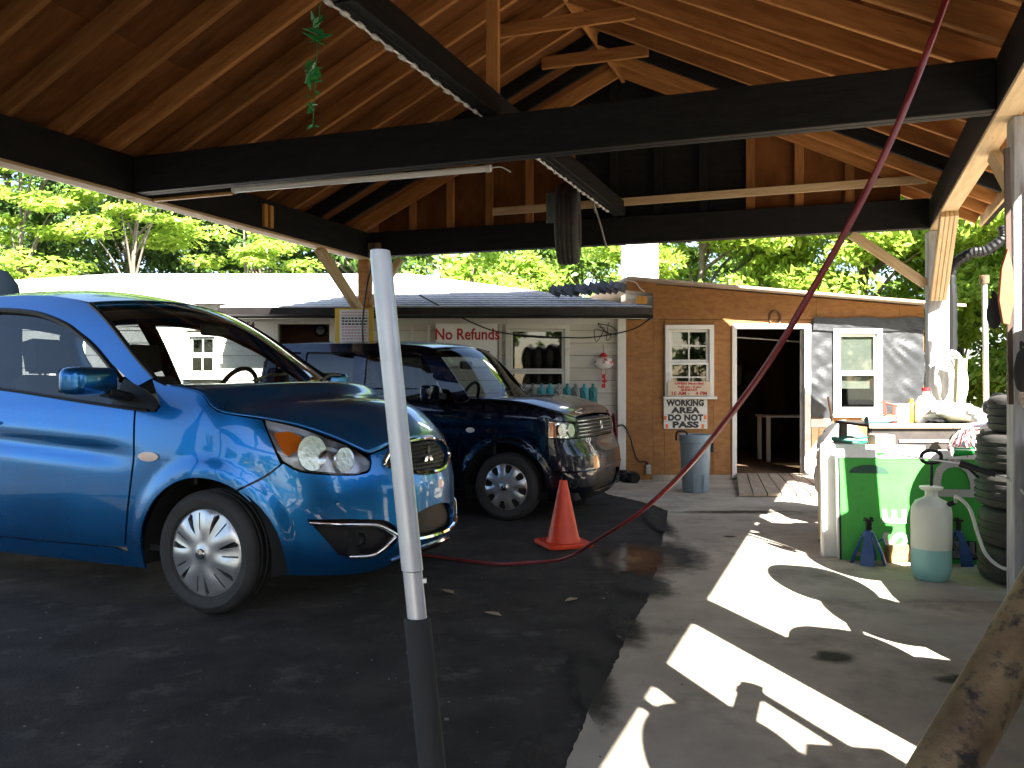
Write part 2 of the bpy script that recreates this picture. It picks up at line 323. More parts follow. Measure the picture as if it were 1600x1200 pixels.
for i in range(nr+1):
    b=B0+0.02+(B1-B0-0.04)*i/nr
    blk=(i in (2,3))
    for side in (0,1):
        a0=-OVH if side==0 else 1+OVH
        p0=cp(a0,b,BZ1-RISE*2*OVH+0.075); p1=cp(0.5-0.004 if side==0 else 0.504,b,zr(0.5)+0.075)
        beam('rafter',p0,p1,0.042,0.145,BLACK if (blk and side==0) or (side==1 and i==3) else WOOD)
for i in (3,5,7,9,12,15):
    b=B0+0.02+(B1-B0-0.04)*i/nr+0.018
    h=0.085 if i!=5 else 0.10; beam('collar_tie',cp(0.5-h,b,zr(0.5-h)+0.10),cp(0.5+h,b,zr(0.5+h)+0.10),0.036,0.11,WOOD)
# roof sheathing: sheets of plywood, then the shingled skin
def roofpt(a,b,dz): 
    z=BZ1-RISE*2*(-a if a<0 else 0)+0 if a<0 else (BZ1-RISE*2*(a-1) if a>1 else zr(a)); return cp(a,b,z+dz)
nb=6; na=3
for side in (0,1):
    for i in range(nb):
        for j in range(na):
            b0=B0+(B1-B0)*i/nb+0.0012; b1=B0+(B1-B0)*(i+1)/nb-0.0012
            e0,e1=(-OVH,0.5) if side==0 else (1+OVH,0.5)
            a0=e0+(e1-e0)*j/na; a1=e0+(e1-e0)*(j+1)/na-(0.0008 if side==0 else -0.0008)
            q=[roofpt(a0,b0,0.15),roofpt(a1,b0,0.15),roofpt(a1,b1,0.15),roofpt(a0,b1,0.15)]
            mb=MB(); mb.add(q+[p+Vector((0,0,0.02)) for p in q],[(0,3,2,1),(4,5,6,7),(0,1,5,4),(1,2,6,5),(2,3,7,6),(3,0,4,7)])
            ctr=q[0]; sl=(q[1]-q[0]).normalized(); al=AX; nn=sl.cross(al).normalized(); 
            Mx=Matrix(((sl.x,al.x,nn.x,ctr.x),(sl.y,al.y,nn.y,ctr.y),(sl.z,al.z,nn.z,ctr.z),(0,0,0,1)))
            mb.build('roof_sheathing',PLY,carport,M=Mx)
SHING=mat('grey_shingles',(0.16,0.165,0.175),0.85,col2=(0.26,0.265,0.275),scale=18,detail=4,bump=0.5,bscale=50,dirt=(0.34,0.34,0.34),dscale=2,dthr=(0.6,0.8))
for side in (0,1):
    mb=MB()
    e0,e1=(-OVH-0.006,0.5) if side==0 else (1+OVH+0.006,0.5)
    q=[roofpt(e0,B0-0.01,0.176),roofpt(e1,B0-0.01,0.176),roofpt(e1,B1,0.176),roofpt(e0,B1,0.176)]
    mb.add(q+[p+Vector((0,0,0.015)) for p in q],[(0,3,2,1),(4,5,6,7),(0,1,5,4),(1,2,6,5),(2,3,7,6),(3,0,4,7)])
    mb.build('roof_covering',SHING,carport)
# eave fascia and soffit blocks on both sides
for side in (0,1):
    a=-OVH-0.004 if side==0 else 1+OVH+0.004
    z=BZ1-RISE*2*OVH+0.075
    beam('fascia_board',cp(a,B0,z),cp(a,B1,z),0.025,0.17,FRESH if side else WHITE)
# gable end behind the back beam: studs and boards, the middle painted black
gb=-0.028
edges_a=[0.02+0.0775*i for i in range(13)]
for i in range(12):
    a0,a1=edges_a[i],edges_a[i+1]; blk=0.42<(a0+a1)/2<0.70
    q=[cp(a0,gb,BZ1+0.003),cp(a1-0.0015,gb,BZ1+0.003),cp(a1-0.0015,gb,max(zr(a1)+0.14,BZ1+0.03)),cp(a0,gb,max(zr(a0)+0.14,BZ1+0.03))]
    if a0<0.5<a1: q.insert(3,cp(0.5,gb,zr(0.5)+0.14))
    mb=MB(); n=len(q); d=AX*0.012; mb.add(q+[p+d for p in q],[tuple(range(n)),tuple(range(2*n-1,n-1,-1))]+[(k,(k+1)%n,(k+1)%n+n,k+n) for k in range(n)])
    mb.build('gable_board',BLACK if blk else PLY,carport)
    if i:
        p=cp(a0,gb+0.016); beam('gable_stud',(p.x,p.y,BZ1+0.003),(p.x,p.y,zr(a0)+0.05),0.085,0.038,BLACK if 0.43<a0<0.69 else WOOD)
p0=cp(0.27,0.035,2.93); p1=cp(0.985,0.03,2.965); beam('nailing_strip',p0,p1,0.035,0.075,FRESH)
# posts with braces
def post(p,z0,z1,w,d,m,name='post'):
    mb=MB(); mb.box((p.x,p.y,(z0+z1)/2),(w,d,z1-z0),Matrix.Rotation(math.atan2(CR.y,CR.x),3,'Z')); return mb.build(name,m,carport,bevel=0.006,M=T(p.x,p.y,0),seg=1)
pBL,pBR,pFR=cp(0.0,0),cp(1.0,0),cp(1.0,1)
post(pBL,0,BZ0-0.026,0.12,0.12,WOOD); post(pBR,0,BZ0-0.026,0.17,0.15,GREYWOOD); post(pFR+Vector((0.10,0.03,0)),0,BZ0-0.026,0.13,0.13,GREYWOOD)
for b in (2,3): post(cp(0,b),0,BZ0-0.026,0.13,0.13,BLACK); post(cp(1,b)+Vector((0.0,0,0)),0,BZ0-0.026,0.13,0.13,GREYWOOD)
def brace(p,q,w,h,m,n=1): beam('brace',p,q,w,h,m,n)
brace(cp(0,0.27,BZ0-0.03),cp(0,0.025,BZ0-0.62),0.09,0.085,FRESH,3)
brace(cp(0.075,0.0,BZ0-0.03),cp(0.012,0.0,BZ0-0.52),0.06,0.08,FRESH,1)
brace(cp(0.875,0.0,BZ0-0.01),cp(0.985,0.0,BZ0-0.50),0.04,0.085,FRESH,1)
brace(cp(1.0,0.27,BZ0-0.03),cp(1.0,0.03,BZ0-0.62),0.13,0.10,FRESH,4)
brace(cp(1.012,0.78,BZ0-0.03),cp(1.03,0.965,BZ0-0.62),0.10,0.09,FRESH,2)
# two bare wood cleats on the inner face of the left beam, steel hanger in the corner
for b in (0.56,0.535):
    p=cp(0.013,b,BZ0+0.12); MB().box(p,(0.03,0.045,0.20),Matrix.Rotation(math.atan2(AX.y,AX.x)-R(90),3,'Z')).build('cleat',mat('orange_wood',(0.50,0.24,0.05),0.6,col2=(0.62,0.32,0.08),scale=5,stretch=(6,6,1)),carport)
p=cp(0.03,0.03,BZ0+0.06); MB().box(p,(0.14,0.05,0.16),Matrix.Rotation(math.atan2(CR.y,CR.x),3,'Z')).build('corner_bracket',RUST,carport,bevel=0.004)
p0=cp(0.012,0.955,BZ0-0.012); p1=cp(0.135,0.955,BZ0-0.012); beam('shim_strip',p0,p1,0.04,0.02,MATS['orange_wood'])
# black gutter and corrugated downpipe at the back right corner
mb=MB(); mb.tube([cp(1+OVH+0.011,B0,BZ1-RISE*2*OVH+0.03),cp(1+OVH+0.011,0.9,BZ1-RISE*2*OVH+0.02)],0.034,10); mb.build('gutter',BLACK,carport,smooth=40)
q0=cp(1+OVH+0.022,0.02,2.52); q1=cp(1.045,0.0,2.30); q2=cp(1.022,-0.02,2.18)
pp=spline([q0,q0+Vector((0,0,-0.10)),(q0+q1)/2+Vector((0,0,-0.09)),q1,q2,q2+Vector((0,0,-0.3)),q2+Vector((0,0,-0.9))],8)
mb=MB(); mb.tube(pp,[0.042+0.006*(i%2) for i in range(len(pp))],10); mb.build('downpipe',DARKPL,carport,smooth=25)
# ------------------------------------------------------------------ shop building (white), behind the cars
YW=9.6; K=YW/FPX
def fx(x): return (x-800)*K
def fz(y): return CAMH-(y-600)*K
GLS=glass('window_glass',(0.55,0.58,0.56),0.02,1.6)
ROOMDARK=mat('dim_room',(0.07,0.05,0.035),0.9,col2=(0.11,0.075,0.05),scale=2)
shop=thing('shop_building','low white shop building with grey shingle roof and black eave','building',(fx(600),YW,0))
def rectbox(mb,x0,x1,z0,z1,y0,y1,m=0): return mb.box(((x0+x1)/2,(y0+y1)/2,(z0+z1)/2),(x1-x0,y1-y0,z1-z0),None,m)
def make_window(par,x0,x1,z0,z1,Y,fw=0.06,cols=1,rows_up=1,rows_lo=1,mid=None,curtain=None,fm=None):
    fm=fm or WHITE; w=MB()
    for (a,b,c,d) in ((x0,x1,z1-fw,z1),(x0,x1,z0,z0+fw),(x0,x0+fw,z0+fw,z1-fw),(x1-fw,x1,z0+fw,z1-fw)): rectbox(w,a,b,c,d,Y-0.035,Y+0.05)
    win=w.build('window',fm,par,bevel=0.004,M=T((x0+x1)/2,Y,z0),seg=1)
    MB().box(((x0+x1)/2,Y-0.045,z0-0.012),(x1-x0+0.05,0.09,0.03)).build('sill',fm,win,bevel=0.004,seg=1)
    mid=mid if mid is not None else (z0+z1)/2; g=0.012
    for (a,b,rows,yo) in ((mid,z1-fw,rows_up,0.012),(z0+fw,mid,rows_lo,-0.008)):
        s=MB(); bw=0.03; X0,X1=x0+fw+0.002,x1-fw-0.002
        for (p,q,c,d) in ((X0,X1,b-bw,b-0.002),(X0,X1,a+0.002,a+bw),(X0,X0+bw,a+bw,b-bw),(X1-bw,X1,a+bw,b-bw)): rectbox(s,p,q,c,d,Y+yo-0.012,Y+yo+0.012)
        for k in range(1,cols): xx=X0+bw+(X1-X0-2*bw)*k/cols; rectbox(s,xx-0.008,xx+0.008,a+bw,b-bw,Y+yo-0.009,Y+yo+0.009)
        for k in range(1,rows): zz=a+bw+(b-a-2*bw)*k/rows; rectbox(s,X0+bw,X1-bw,zz-0.008,zz+0.008,Y+yo-0.0085,Y+yo+0.0085)
        s.build('sash',fm,win,M=T((x0+x1)/2,Y,a))
        for i in range(cols):
            for j in range(rows):
                p0=X0+bw+(X1-X0-2*bw)*i/cols; p1=X0+bw+(X1-X0-2*bw)*(i+1)/cols; r0=a+bw+(b-a-2*bw)*j/rows; r1=a+bw+(b-a-2*bw)*(j+1)/rows
                MB().box(((p0+p1)/2,Y+yo+0.003,(r0+r1)/2),(p1-p0-0.004,0.004,r1-r0-0.004)).build('pane',GLS,win,M=T((p0+p1)/2,Y,r0))
    return win
ops=[(fx(790),fx(889),fz(612),fz(507)),(fx(436),fx(516),0.0,fz(503)),(fx(292),fx(345),fz(590),fz(520))]   # window, doorway, left window
H_W=fz(497)
mbk=MB(); 
def span_boards(z0,z1,x0,x1,openings):
    segs=[(x0,x1)]
    for (a,b,c,d) in openings:
        if d>z0+0.005 and c<z1-0.005:
            ns=[]
            for (p,q) in segs:
                if b<=p or a>=q: ns.append((p,q))
                else:
                    if a>p: ns.append((p,a))
                    if b<q: ns.append((b,q))
            segs=ns
    return segs
nz=13; hz=H_W/nz; q=random.Random(3)
for i in range(nz):
    z0=i*hz; z1=z0+hz
    for (a,b) in span_boards(z0,z1,fx(-10),fx(976),ops):
        x=a+0.001
        while x<b-0.02:
            x2=min(b,x+q.uniform(1.1,1.9)); x2=b if b-x2<0.35 else x2
            mb=MB(); y=YW-0.014+q.uniform(-0.003,0.003)
            mb.add([(x+0.0015,y-0.008,z0+0.004),(x2-0.0015,y-0.008,z0+0.004),(x2-0.0015,y+0.002,z1-0.001),(x+0.0015,y+0.002,z1-0.001),(x+0.0015,YW+0.02,z0+0.004),(x2-0.0015,YW+0.02,z0+0.004),(x2-0.0015,YW+0.02,z1-0.001),(x+0.0015,YW+0.02,z1-0.001)],
                   [(0,1,2,3),(4,7,6,5),(0,4,5,1),(1,5,6,2),(2,6,7,3),(3,7,4,0)])
            mb.build('siding_board',SIDING,shop,M=T(x,YW,z0)); x=x2
# backing wall and dim rooms
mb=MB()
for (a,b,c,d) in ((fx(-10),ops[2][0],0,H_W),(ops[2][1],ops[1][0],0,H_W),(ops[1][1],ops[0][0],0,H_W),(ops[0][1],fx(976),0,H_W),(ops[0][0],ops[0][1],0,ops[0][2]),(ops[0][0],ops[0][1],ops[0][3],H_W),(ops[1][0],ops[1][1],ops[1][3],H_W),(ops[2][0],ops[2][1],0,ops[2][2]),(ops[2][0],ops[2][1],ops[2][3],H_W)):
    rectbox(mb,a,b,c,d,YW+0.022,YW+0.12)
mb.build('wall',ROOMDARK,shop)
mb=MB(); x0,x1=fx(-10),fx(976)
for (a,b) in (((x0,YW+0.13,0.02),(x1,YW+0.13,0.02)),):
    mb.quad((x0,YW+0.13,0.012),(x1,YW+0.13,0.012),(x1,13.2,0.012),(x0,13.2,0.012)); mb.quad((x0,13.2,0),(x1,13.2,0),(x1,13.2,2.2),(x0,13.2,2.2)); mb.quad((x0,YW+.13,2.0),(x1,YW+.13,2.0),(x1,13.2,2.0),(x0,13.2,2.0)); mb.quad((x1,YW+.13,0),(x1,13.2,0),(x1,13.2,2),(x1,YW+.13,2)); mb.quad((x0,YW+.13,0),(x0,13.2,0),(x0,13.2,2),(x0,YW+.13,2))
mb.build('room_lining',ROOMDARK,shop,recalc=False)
make_window(shop,ops[0][0],ops[0][1],ops[0][2],ops[0][3],YW-0.03,0.055,mid=fz(580))
make_window(shop,ops[2][0],ops[2][1],ops[2][2],ops[2][3],YW-0.03,0.05,cols=2,rows_up=1,rows_lo=1)
# trim: doorway frame, frieze board
mb=MB(); a,b,c,d=ops[1]; rectbox(mb,a-0.07,a,0,d+0.06,YW-0.05,YW+0.02); rectbox(mb,b,b+0.07,0,d+0.06,YW-0.05,YW+0.02); rectbox(mb,a,b,d,d+0.06,YW-0.05,YW+0.02); mb.build('door_frame',WHITE,shop,bevel=0.004)
rectbox(MB(),fx(-10),fx(976),fz(507),H_W,YW-0.045,YW-0.028).build('frieze_board',WHITE,shop)
for x in (642,668,780): rectbox(MB(),fx(x),fx(x+4),fz(640),fz(508),YW-0.04,YW-0.027).build('batten',WHITE,shop)
# roof
YE=9.05
ez=CAMH+(600-480)*YE/FPX; eb=CAMH+(600-497)*YE/FPX
SHOPROOF=mat('pale_grey_shingles',(0.40,0.395,0.385),0.9,col2=(0.54,0.535,0.525),scale=14,detail=5,bump=0.6,bscale=40,dirt=(0.27,0.265,0.26),dscale=1.2,dthr=(0.5,0.72))
YR=13.0; RZ=CAMH+(600-428)*YR/FPX
XF=(345-800)/FPX*YE; XL,XR=-10.5,(1018-800)/FPX*YE; RL,RR=-6.3,-1.7
ncs=22
def rl(t):
    y=YE+(YR-YE)*t; z=ez+(RZ-ez)*t; return y,z,XL+(RL-XL)*t,XR+(RR-XR)*t
mb=MB()
for i in range(ncs):
    y0,z0,l0,r0=rl(i/ncs); y1,z1,l1,r1=rl((i+1)/ncs)
    if y1<YW-0.02: l0=l1=XF
    mb.add([(l0,y0-0.02,z0+0.012),(r0,y0-0.02,z0+0.012),(r1,y1,z1+0.004),(l1,y1,z1+0.004),(l0,y0-0.02,z0-0.004),(r0,y0-0.02,z0-0.004)],[(0,1,2,3),(4,5,1,0)])
y1,z1,l1,r1=rl(1); mb.add([(XR,YE,ez),(XR,17,ez),(r1,YR,z1)],[(0,1,2)]); mb.add([(l1,YR,z1),(r1,YR,z1),(XR,17,ez),(XL,17,ez)],[(0,1,2,3)]); mb.add([(XL,YE,ez),(l1,YR,z1),(XL,17,ez)],[(0,1,2)])
mb.build('roof',SHOPROOF,shop,M=T(-2,YE,ez),recalc=False)
XF=(345-800)/FPX*YE
rectbox(MB(),XF,XR,eb,ez-0.006,YE-0.018,YE+0.01).build('fascia',BLACK,shop,bevel=0.003)
mb=MB(); 
pr=[(0,0),(0.07,0.02),(0.095,0.09),(0.085,0.09),(0.06,0.03),(0.008,0.012)]
mb.prism([(-p[0],p[1]) for p in pr],(XF,YE-0.02,eb+0.015),(0,1,0),(0,0,1),XR-XF); mb.build('gutter',mat('dark_brown_gutter',(0.012,0.011,0.012),0.4,col2=(0.03,0.026,0.025),scale=3),shop)
rectbox(MB(),XL,XF-0.004,H_W-0.06,ez+0.09,YW-0.075,YW-0.05).build('fascia',WHITE,shop)
MB().quad((XF,YE+0.012,eb+0.012),(XR,YE+0.012,eb+0.012),(XR,YW-0.03,eb+0.03),(XF,YW-0.03,eb+0.03)).build('soffit',WHITE,shop,recalc=False)
# loose shingles along the hip where the roof meets the plywood wing
LSH=mat('loose_shingle',(0.05,0.055,0.065),0.85,col2=(0.12,0.125,0.14),scale=20,bump=0.4,bscale=60,rndv=0.4)
q=random.Random(12)
for i in range(11):
    t=i/10; x=(868+ t*100-800)/FPX*9.5; z=CAMH+(600-(452-t*6))*9.5/FPX
    MB().box((x,9.5+q.uniform(-0.05,0.05),z-0.02),(0.15,0.02,0.11+q.uniform(0,0.03)),Matrix.Rotation(R(q.uniform(15,35)),3,'Y')@Matrix.Rotation(R(-35),3,'X')).build('loose_shingle',LSH,shop)
# downspout
mb=MB(); rectbox(mb,fx(963),fx(976),fz(735),fz(495),YW-0.11,YW-0.03); mb.build('downspout',WHITE,shop,bevel=0.006)
mb=MB(); e=spline([(fx(970),YW-0.07,fz(733)),(fx(970),YW-0.08,fz(745)),(fx(973),YW-0.14,fz(752)),(fx(980),YW-0.26,0.075),(fx(986),YW-0.36,0.07)],6); mb.tube(e,[0.062+0.005*(i%2) for i in range(len(e))],12); mb.build('drain_hose',DARKPL,shop,smooth=25)
# chimney block behind the ridge
ch=MB(); c0=px(978,437,12.0); c1=px(1030,380,12.0); ch.box(((c0.x+c1.x)/2,12.3,(c1.z+1.5)/2),(c1.x-c0.x,0.5,c1.z+0.3-1.5+1.5)); solo('white_shed',ch,WHITE,'tall white painted block standing behind the plywood wing','shed',((c0.x+c1.x)/2,12.3,0))
# ------------------------------------------------------------------ plywood wing
wing=thing('plywood_wing','brown stained plywood lean-to with a doorway beside the white shop','shed',(fx(1200),YW,0))
DO=(fx(1150),fx(1254),0.068,fz(514)); W2=(fx(1038),fx(1114),fz(620),fz(508)); W3=(fx(1300),fx(1376),fz(648),fz(514))
def topz(x): return fz(444)+(fz(480)-fz(444))*((x/K+800)-1018)/(1452-1018)
def osb(x0,x1,z0,z1,slope=False):
    mb=MB(); g=0.0015; za,zb_=(topz(x0),topz(x1)) if slope else (z1,z1)
    mb.prism([(x0+g,z0+g),(x1-g,z0+g),(x1-g,zb_-g),(x0+g,za-g)],(0,YW,0),(1,0,0),(0,0,1),0.014); mb.build('osb_sheet',OSB,wing,M=T(x0,YW,z0))
XA,XB=fx(977),fx(1441)
osb(XA,fx(1020),0.0,fz(500)); osb(fx(1020),W2[0],0.07,fz(500)); osb(W2[1],DO[0]-0.05,0.07,fz(500)); osb(W2[0],W2[1],0.07,W2[2]); osb(W2[0],W2[1],W2[3],fz(500))
osb(fx(1020),fx(1143),fz(500)+0.003,0,True); osb(fx(1143),fx(1275),fz(500)+0.003,0,True); osb(fx(1275),fx(1405),fz(500)+0.003,0,True); osb(fx(1405),XB,fz(500)+0.003,0,True)
osb(DO[0]-0.05,DO[1]+0.1,DO[3],fz(500)); osb(DO[1]+0.1,W3[0],0.0,fz(500)); osb(W3[1],XB,0.0,fz(500)); osb(W3[0],W3[1],0.0,W3[2]); osb(W3[0],W3[1],W3[3],fz(500))
rectbox(MB(),fx(1000),DO[0]-0.05,0.0,0.07,YW-0.012,YW+0.03).build('foundation',CONC,wing)
mb=MB(); za,zc=topz(fx(975)),topz(fx(1483)); x0,x1=fx(975),fx(1483)
mb.add([(x0,YW-0.36,za-0.006),(x1,YW-0.36,zc-0.006),(x1,14.5,zc+0.30),(x0,14.5,za+0.30),(x0,YW-0.36,za+0.022),(x1,YW-0.36,zc+0.022),(x1,14.5,zc+0.33),(x0,14.5,za+0.33)],[(0,3,2,1),(4,5,6,7),(0,1,5,4),(1,2,6,5),(2,3,7,6),(3,0,4,7)])
mb.build('roof',mat('wing_roofing',(0.30,0.22,0.15),0.8,col2=(0.42,0.34,0.26),scale=5,bump=0.3),wing)
# fly rafters at the left end and the loose trim
MB().bar((fx(976),YW-0.10,fz(447)),(fx(1022),YW-0.10,fz(452)),0.03,0.12).build('rake_board',OSB,wing)
MB().box((fx(1001),YW-0.07,fz(470)),(0.13,0.04,0.09)).build('block',MATS['orange_wood'],wing)
mb=MB(); mb.tube(spline([(fx(976),YW-0.125,fz(440)),(fx(990),YW-0.13,fz(443)),(fx(997),YW-0.13,fz(452)),(fx(1005),YW-0.125,fz(458))],6),0.008,6); mb.build('loose_trim',WHITE,wing,smooth=40)
# dim interior of the wing
mb=MB(); a,b=XA+0.2,XB-0.02
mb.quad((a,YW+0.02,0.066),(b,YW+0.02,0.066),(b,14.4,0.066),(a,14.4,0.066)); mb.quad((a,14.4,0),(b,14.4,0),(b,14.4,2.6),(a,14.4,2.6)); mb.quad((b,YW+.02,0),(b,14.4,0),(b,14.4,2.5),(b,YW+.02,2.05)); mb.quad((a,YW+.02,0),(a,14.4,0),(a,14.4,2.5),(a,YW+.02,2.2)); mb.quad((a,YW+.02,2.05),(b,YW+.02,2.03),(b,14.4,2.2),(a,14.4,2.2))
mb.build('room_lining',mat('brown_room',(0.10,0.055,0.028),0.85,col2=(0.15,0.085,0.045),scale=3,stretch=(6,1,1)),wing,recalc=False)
mb=MB(); rectbox(mb,DO[0]-0.055,DO[0],0.03,DO[3]+0.055,YW-0.04,YW+0.03); rectbox(mb,DO[1]+0.012,DO[1]+0.085,0.03,DO[3]+0.055,YW-0.04,YW+0.03); rectbox(mb,DO[0],DO[1]+0.012,DO[3],DO[3]+0.055,YW-0.04,YW+0.03); mb.build('door_frame',WHITE,wing,bevel=0.004)
dr=MB().box((DO[1]+0.135,YW+0.40,(DO[2]+DO[3])/2),(0.04,0.72,DO[3]-DO[2]-0.02),Matrix.Rotation(R(-20),3,'Z')).build('door',WHITE,wing,bevel=0.004)
for z in (0.4,1.0,1.6): MB().box((DO[1]+0.006,YW+0.05,z),(0.008,0.03,0.08)).build('hinge',STEEL,dr)
make_window(wing,W2[0],W2[1],W2[2],W2[3],YW-0.02,0.055,cols=2,rows_up=2,rows_lo=2,mid=fz(566))
make_window(wing,W3[0],W3[1],W3[2],W3[3],YW-0.02,0.06,cols=1,mid=fz(583))
MB().box(((W3[0]+W3[1])/2,YW+0.02,fz(550)),(0.44,0.006,0.44)).build('paper_blind',WHITE,wing); MB().box(((W3[0]+W3[1])/2-0.03,YW+0.03,fz(598)),(0.40,0.006,0.14)).build('paper_blind',WHITE,wing)
rectbox(MB(),XB,XB+0.02,0,topz(XB)-0.01,YW,YW+4).build('side_wall',OSB,wing)
# black tarpaulin stapled round the right window: crumpled sheets
TARP=mat('black_tarpaulin',(0.018,0.02,0.023),0.42,col2=(0.036,0.038,0.042),scale=6,bump=0.6,bscale=14)
def tarp(x0,x1,z0,z1,seed,amp=0.02,dy=-0.02):
    mb=MB(); nx=max(3,int((x1-x0)/0.03)); nz_=max(3,int((z1-z0)/0.03)); q=random.Random(seed)
    ph=[(q.uniform(4,30),q.uniform(4,30),q.uniform(0,6.3)) for _ in range(12)]; vs=[];fs=[]
    for j in range(nz_+1):
        for i in range(nx+1):
            x=x0+(x1-x0)*i/nx; z=z0+(z1-z0)*j/nz_; y=sum(math.sin(a*x+b*z+c)/len(ph) for a,b,c in ph)
            e=min(1,4*min(i,nx-i)/nx)*min(1,4*min(j,nz_-j)/nz_); vs.append((x+0.01*math.sin(9*z+seed),YW+dy-amp*abs(y)*2.2*(0.35+0.65*e),z+0.008*math.sin(11*x)))
    for j in range(nz_):
        for i in range(nx): k=j*(nx+1)+i; fs.append((k,k+1,k+nx+2,k+nx+1))
    mb.add(vs,fs); return mb.build('tarpaulin',TARP,wing,smooth=60,recalc=False)
tarp(fx(1266),fx(1301),fz(653),fz(503),1,0.03); tarp(fx(1374),fx(1442),fz(645),fz(497),2,0.03); tarp(fx(1268),fx(1440),fz(517),fz(497),3,0.025,-0.045)
MB().box((fx(1282),YW-0.03,fz(661)),(0.26,0.03,0.10)).build('apron_board',WHITE,wing)
for i,(a,b) in enumerate(((1266,1277),(1277.5,1289),(1289.5,1300))): rectbox(MB(),fx(a),fx(b),0.0,fz(668),YW-0.045-0.004*i,YW-0.015).build('board',FRESH,wing)
# ramp of planks up to the door
ramp=thing('plank_ramp','worn wooden plank ramp leading up to the open doorway','ramp',(fx(1205),8.8,0))
RAMPW=mat('worn_deck_wood',(0.22,0.18,0.145),0.8,col2=(0.36,0.29,0.22),scale=4,stretch=(9,1,1),bump=0.4,bscale=20,dirt=(0.11,0.09,0.075),dscale=2,dthr=(0.5,0.75),rndv=0.2)
xa,xb=2.66,3.52; xc_,xd=2.28,3.30; n=7
for i in range(n):
    t0,t1=i/n,(i+1)/n; g=0.006
    p=[Vector((xc_+(xd-xc_)*t0+g,8.12,0.018)),Vector((xc_+(xd-xc_)*t1-g,8.12,0.018)),Vector((xa+(xb-xa)*t1-g,YW-0.04,0.062)),Vector((xa+(xb-xa)*t0+g,YW-0.04,0.062))]
    d=Vector((0,0,0.03)); mb=MB(); mb.add(p+[v+d for v in p],[(0,3,2,1),(4,5,6,7),(0,1,5,4),(1,2,6,5),(2,3,7,6),(3,0,4,7)]); mb.build('plank',RAMPW,ramp,M=T(p[0].x,8.12,0.02))
MB().prism([(0,0),(1.44,0),(1.44,0.045),(0,0.012)],(xd+0.02,8.13,0.002),(0,1,0),(0,0,1),0.02).build('stringer',RAMPW,ramp)
# ------------------------------------------------------------------ trees
BARK=mat('bark',(0.09,0.075,0.06),0.9,col2=(0.17,0.145,0.12),scale=8,stretch=(3,3,1),bump=0.6,bscale=20)
L_BRIGHT=leafmat('bright_leaves',(0.19,0.32,0.04),(0.31,0.43,0.07),0.42)
L_MID=leafmat('mid_leaves',(0.08,0.16,0.025),(0.16,0.25,0.04),0.35)
L_DARK=leafmat('dark_leaves',(0.03,0.08,0.018),(0.09,0.16,0.03),0.28)
def leaf_mesh(name,clumps,m,seed,size,flat=0.5,droop=0.0):
    """clumps: (centre, radius xyz, count). One small folded blade per leaf."""
    g=np.random.default_rng(seed); V=[]; 
    for (c,r,n) in clumps:
        d=g.normal(size=(n,3)); d/=np.linalg.norm(d,axis=1,keepdims=True); rad=g.random((n,1))**0.45
        p=np.array(c)+d*rad*np.array(r)
        nrm=g.normal(size=(n,3))*(1-flat)+np.array([0.1,-0.35,1.0])*flat+d*0.35; nrm/=np.linalg.norm(nrm,axis=1,keepdims=True)
        t=g.normal(size=(n,3)); t-=nrm*(t*nrm).sum(1,keepdims=True); t/=np.linalg.norm(t,axis=1,keepdims=True); b=np.cross(nrm,t)
        s=size*(0.6+0.8*g.random((n,1))); t[:,2]-=droop
        V.append(np.stack([p-t*s,p+b*s*0.42-nrm*s*0.12,p+t*s,p-b*s*0.42-nrm*s*0.12],1))
    V=np.concatenate(V); n=len(V); me=bpy.data.meshes.new(name); me.vertices.add(n*4); me.vertices.foreach_set('co',V.reshape(-1))
    me.loops.add(n*6); idx=np.arange(n)[:,None]*4+np.array([0,1,2,0,2,3]); me.loops.foreach_set('vertex_index',idx.reshape(-1).astype(np.int32))
    me.polygons.add(n*2); me.polygons.foreach_set('loop_start',np.arange(n*2,dtype=np.int32)*3); me.polygons.foreach_set('loop_total',np.full(n*2,3,np.int32))
    me.materials.append(m); me.update(calc_edges=True); me.validate(); return me
def tree(label,x,y,h,crown,m,seed,size=0.09,nclump=60,per=130,cr=0.5,flat=0.5,group=None,low=0.25,name='broadleaf_tree',tr=0.13,layers=False):
    """crown: list of (dx,dy,z,rx,ry,rz) lobes."""
    q=random.Random(seed); t=thing(name,label,'tree',(x,y,0),group=group)
    mb=MB(); top=(x+q.uniform(-.3,.3),y,h*0.8); base=spline([(x,y,-0.1),(x+q.uniform(-.12,.12),y,h*0.25),(x+q.uniform(-.25,.25),y+q.uniform(-.2,.2),h*0.5),top],6)
    mb.tube(base,[tr*(1-0.8*i/(len(base)-1)) for i in range(len(base))],8)
    clumps=[]; tot=sum(l[3]*l[5]+l[3]*l[4] for l in crown)
    for l in crown:
        n=max(4,int(nclump*(l[3]*l[5]+l[3]*l[4])/tot))
        for k in range(n):
            d=Vector((q.gauss(0,1),q.gauss(0,1),q.gauss(0,1))).normalized()*(q.random()**0.3)
            c=Vector((x+l[0]+d.x*l[3],y+l[1]+d.y*l[4],l[2]+d.z*l[5])); rr=cr*q.uniform(0.55,1.25)
            rz=rr*(0.28 if layers else 0.6)
            clumps.append((c,(rr,rr,rz),int(per*q.uniform(0.6,1.3))))
            if k%5==0:
                i=min(len(base)-1,max(2,int(len(base)*min(0.95,max(0.2,(c.z-0.4)/h))))); s=Vector(base[i]); md=(s+c)/2+Vector((0,0,0.15))
                mb.tube(spline([s,md,c],4),[tr*0.32,tr*0.25,tr*0.2]+[tr*0.12]*6 if False else [tr*0.34*(1-0.75*z/8) for z in range(9)],5)
    mb.build('trunk',BARK,t,smooth=50)
    o=link('crown',leaf_mesh('crown',[((Vector(c)-Vector((x,y,0))),r,n) for c,r,n in clumps],m,seed,size,flat),t,T(x,y,0)); return t
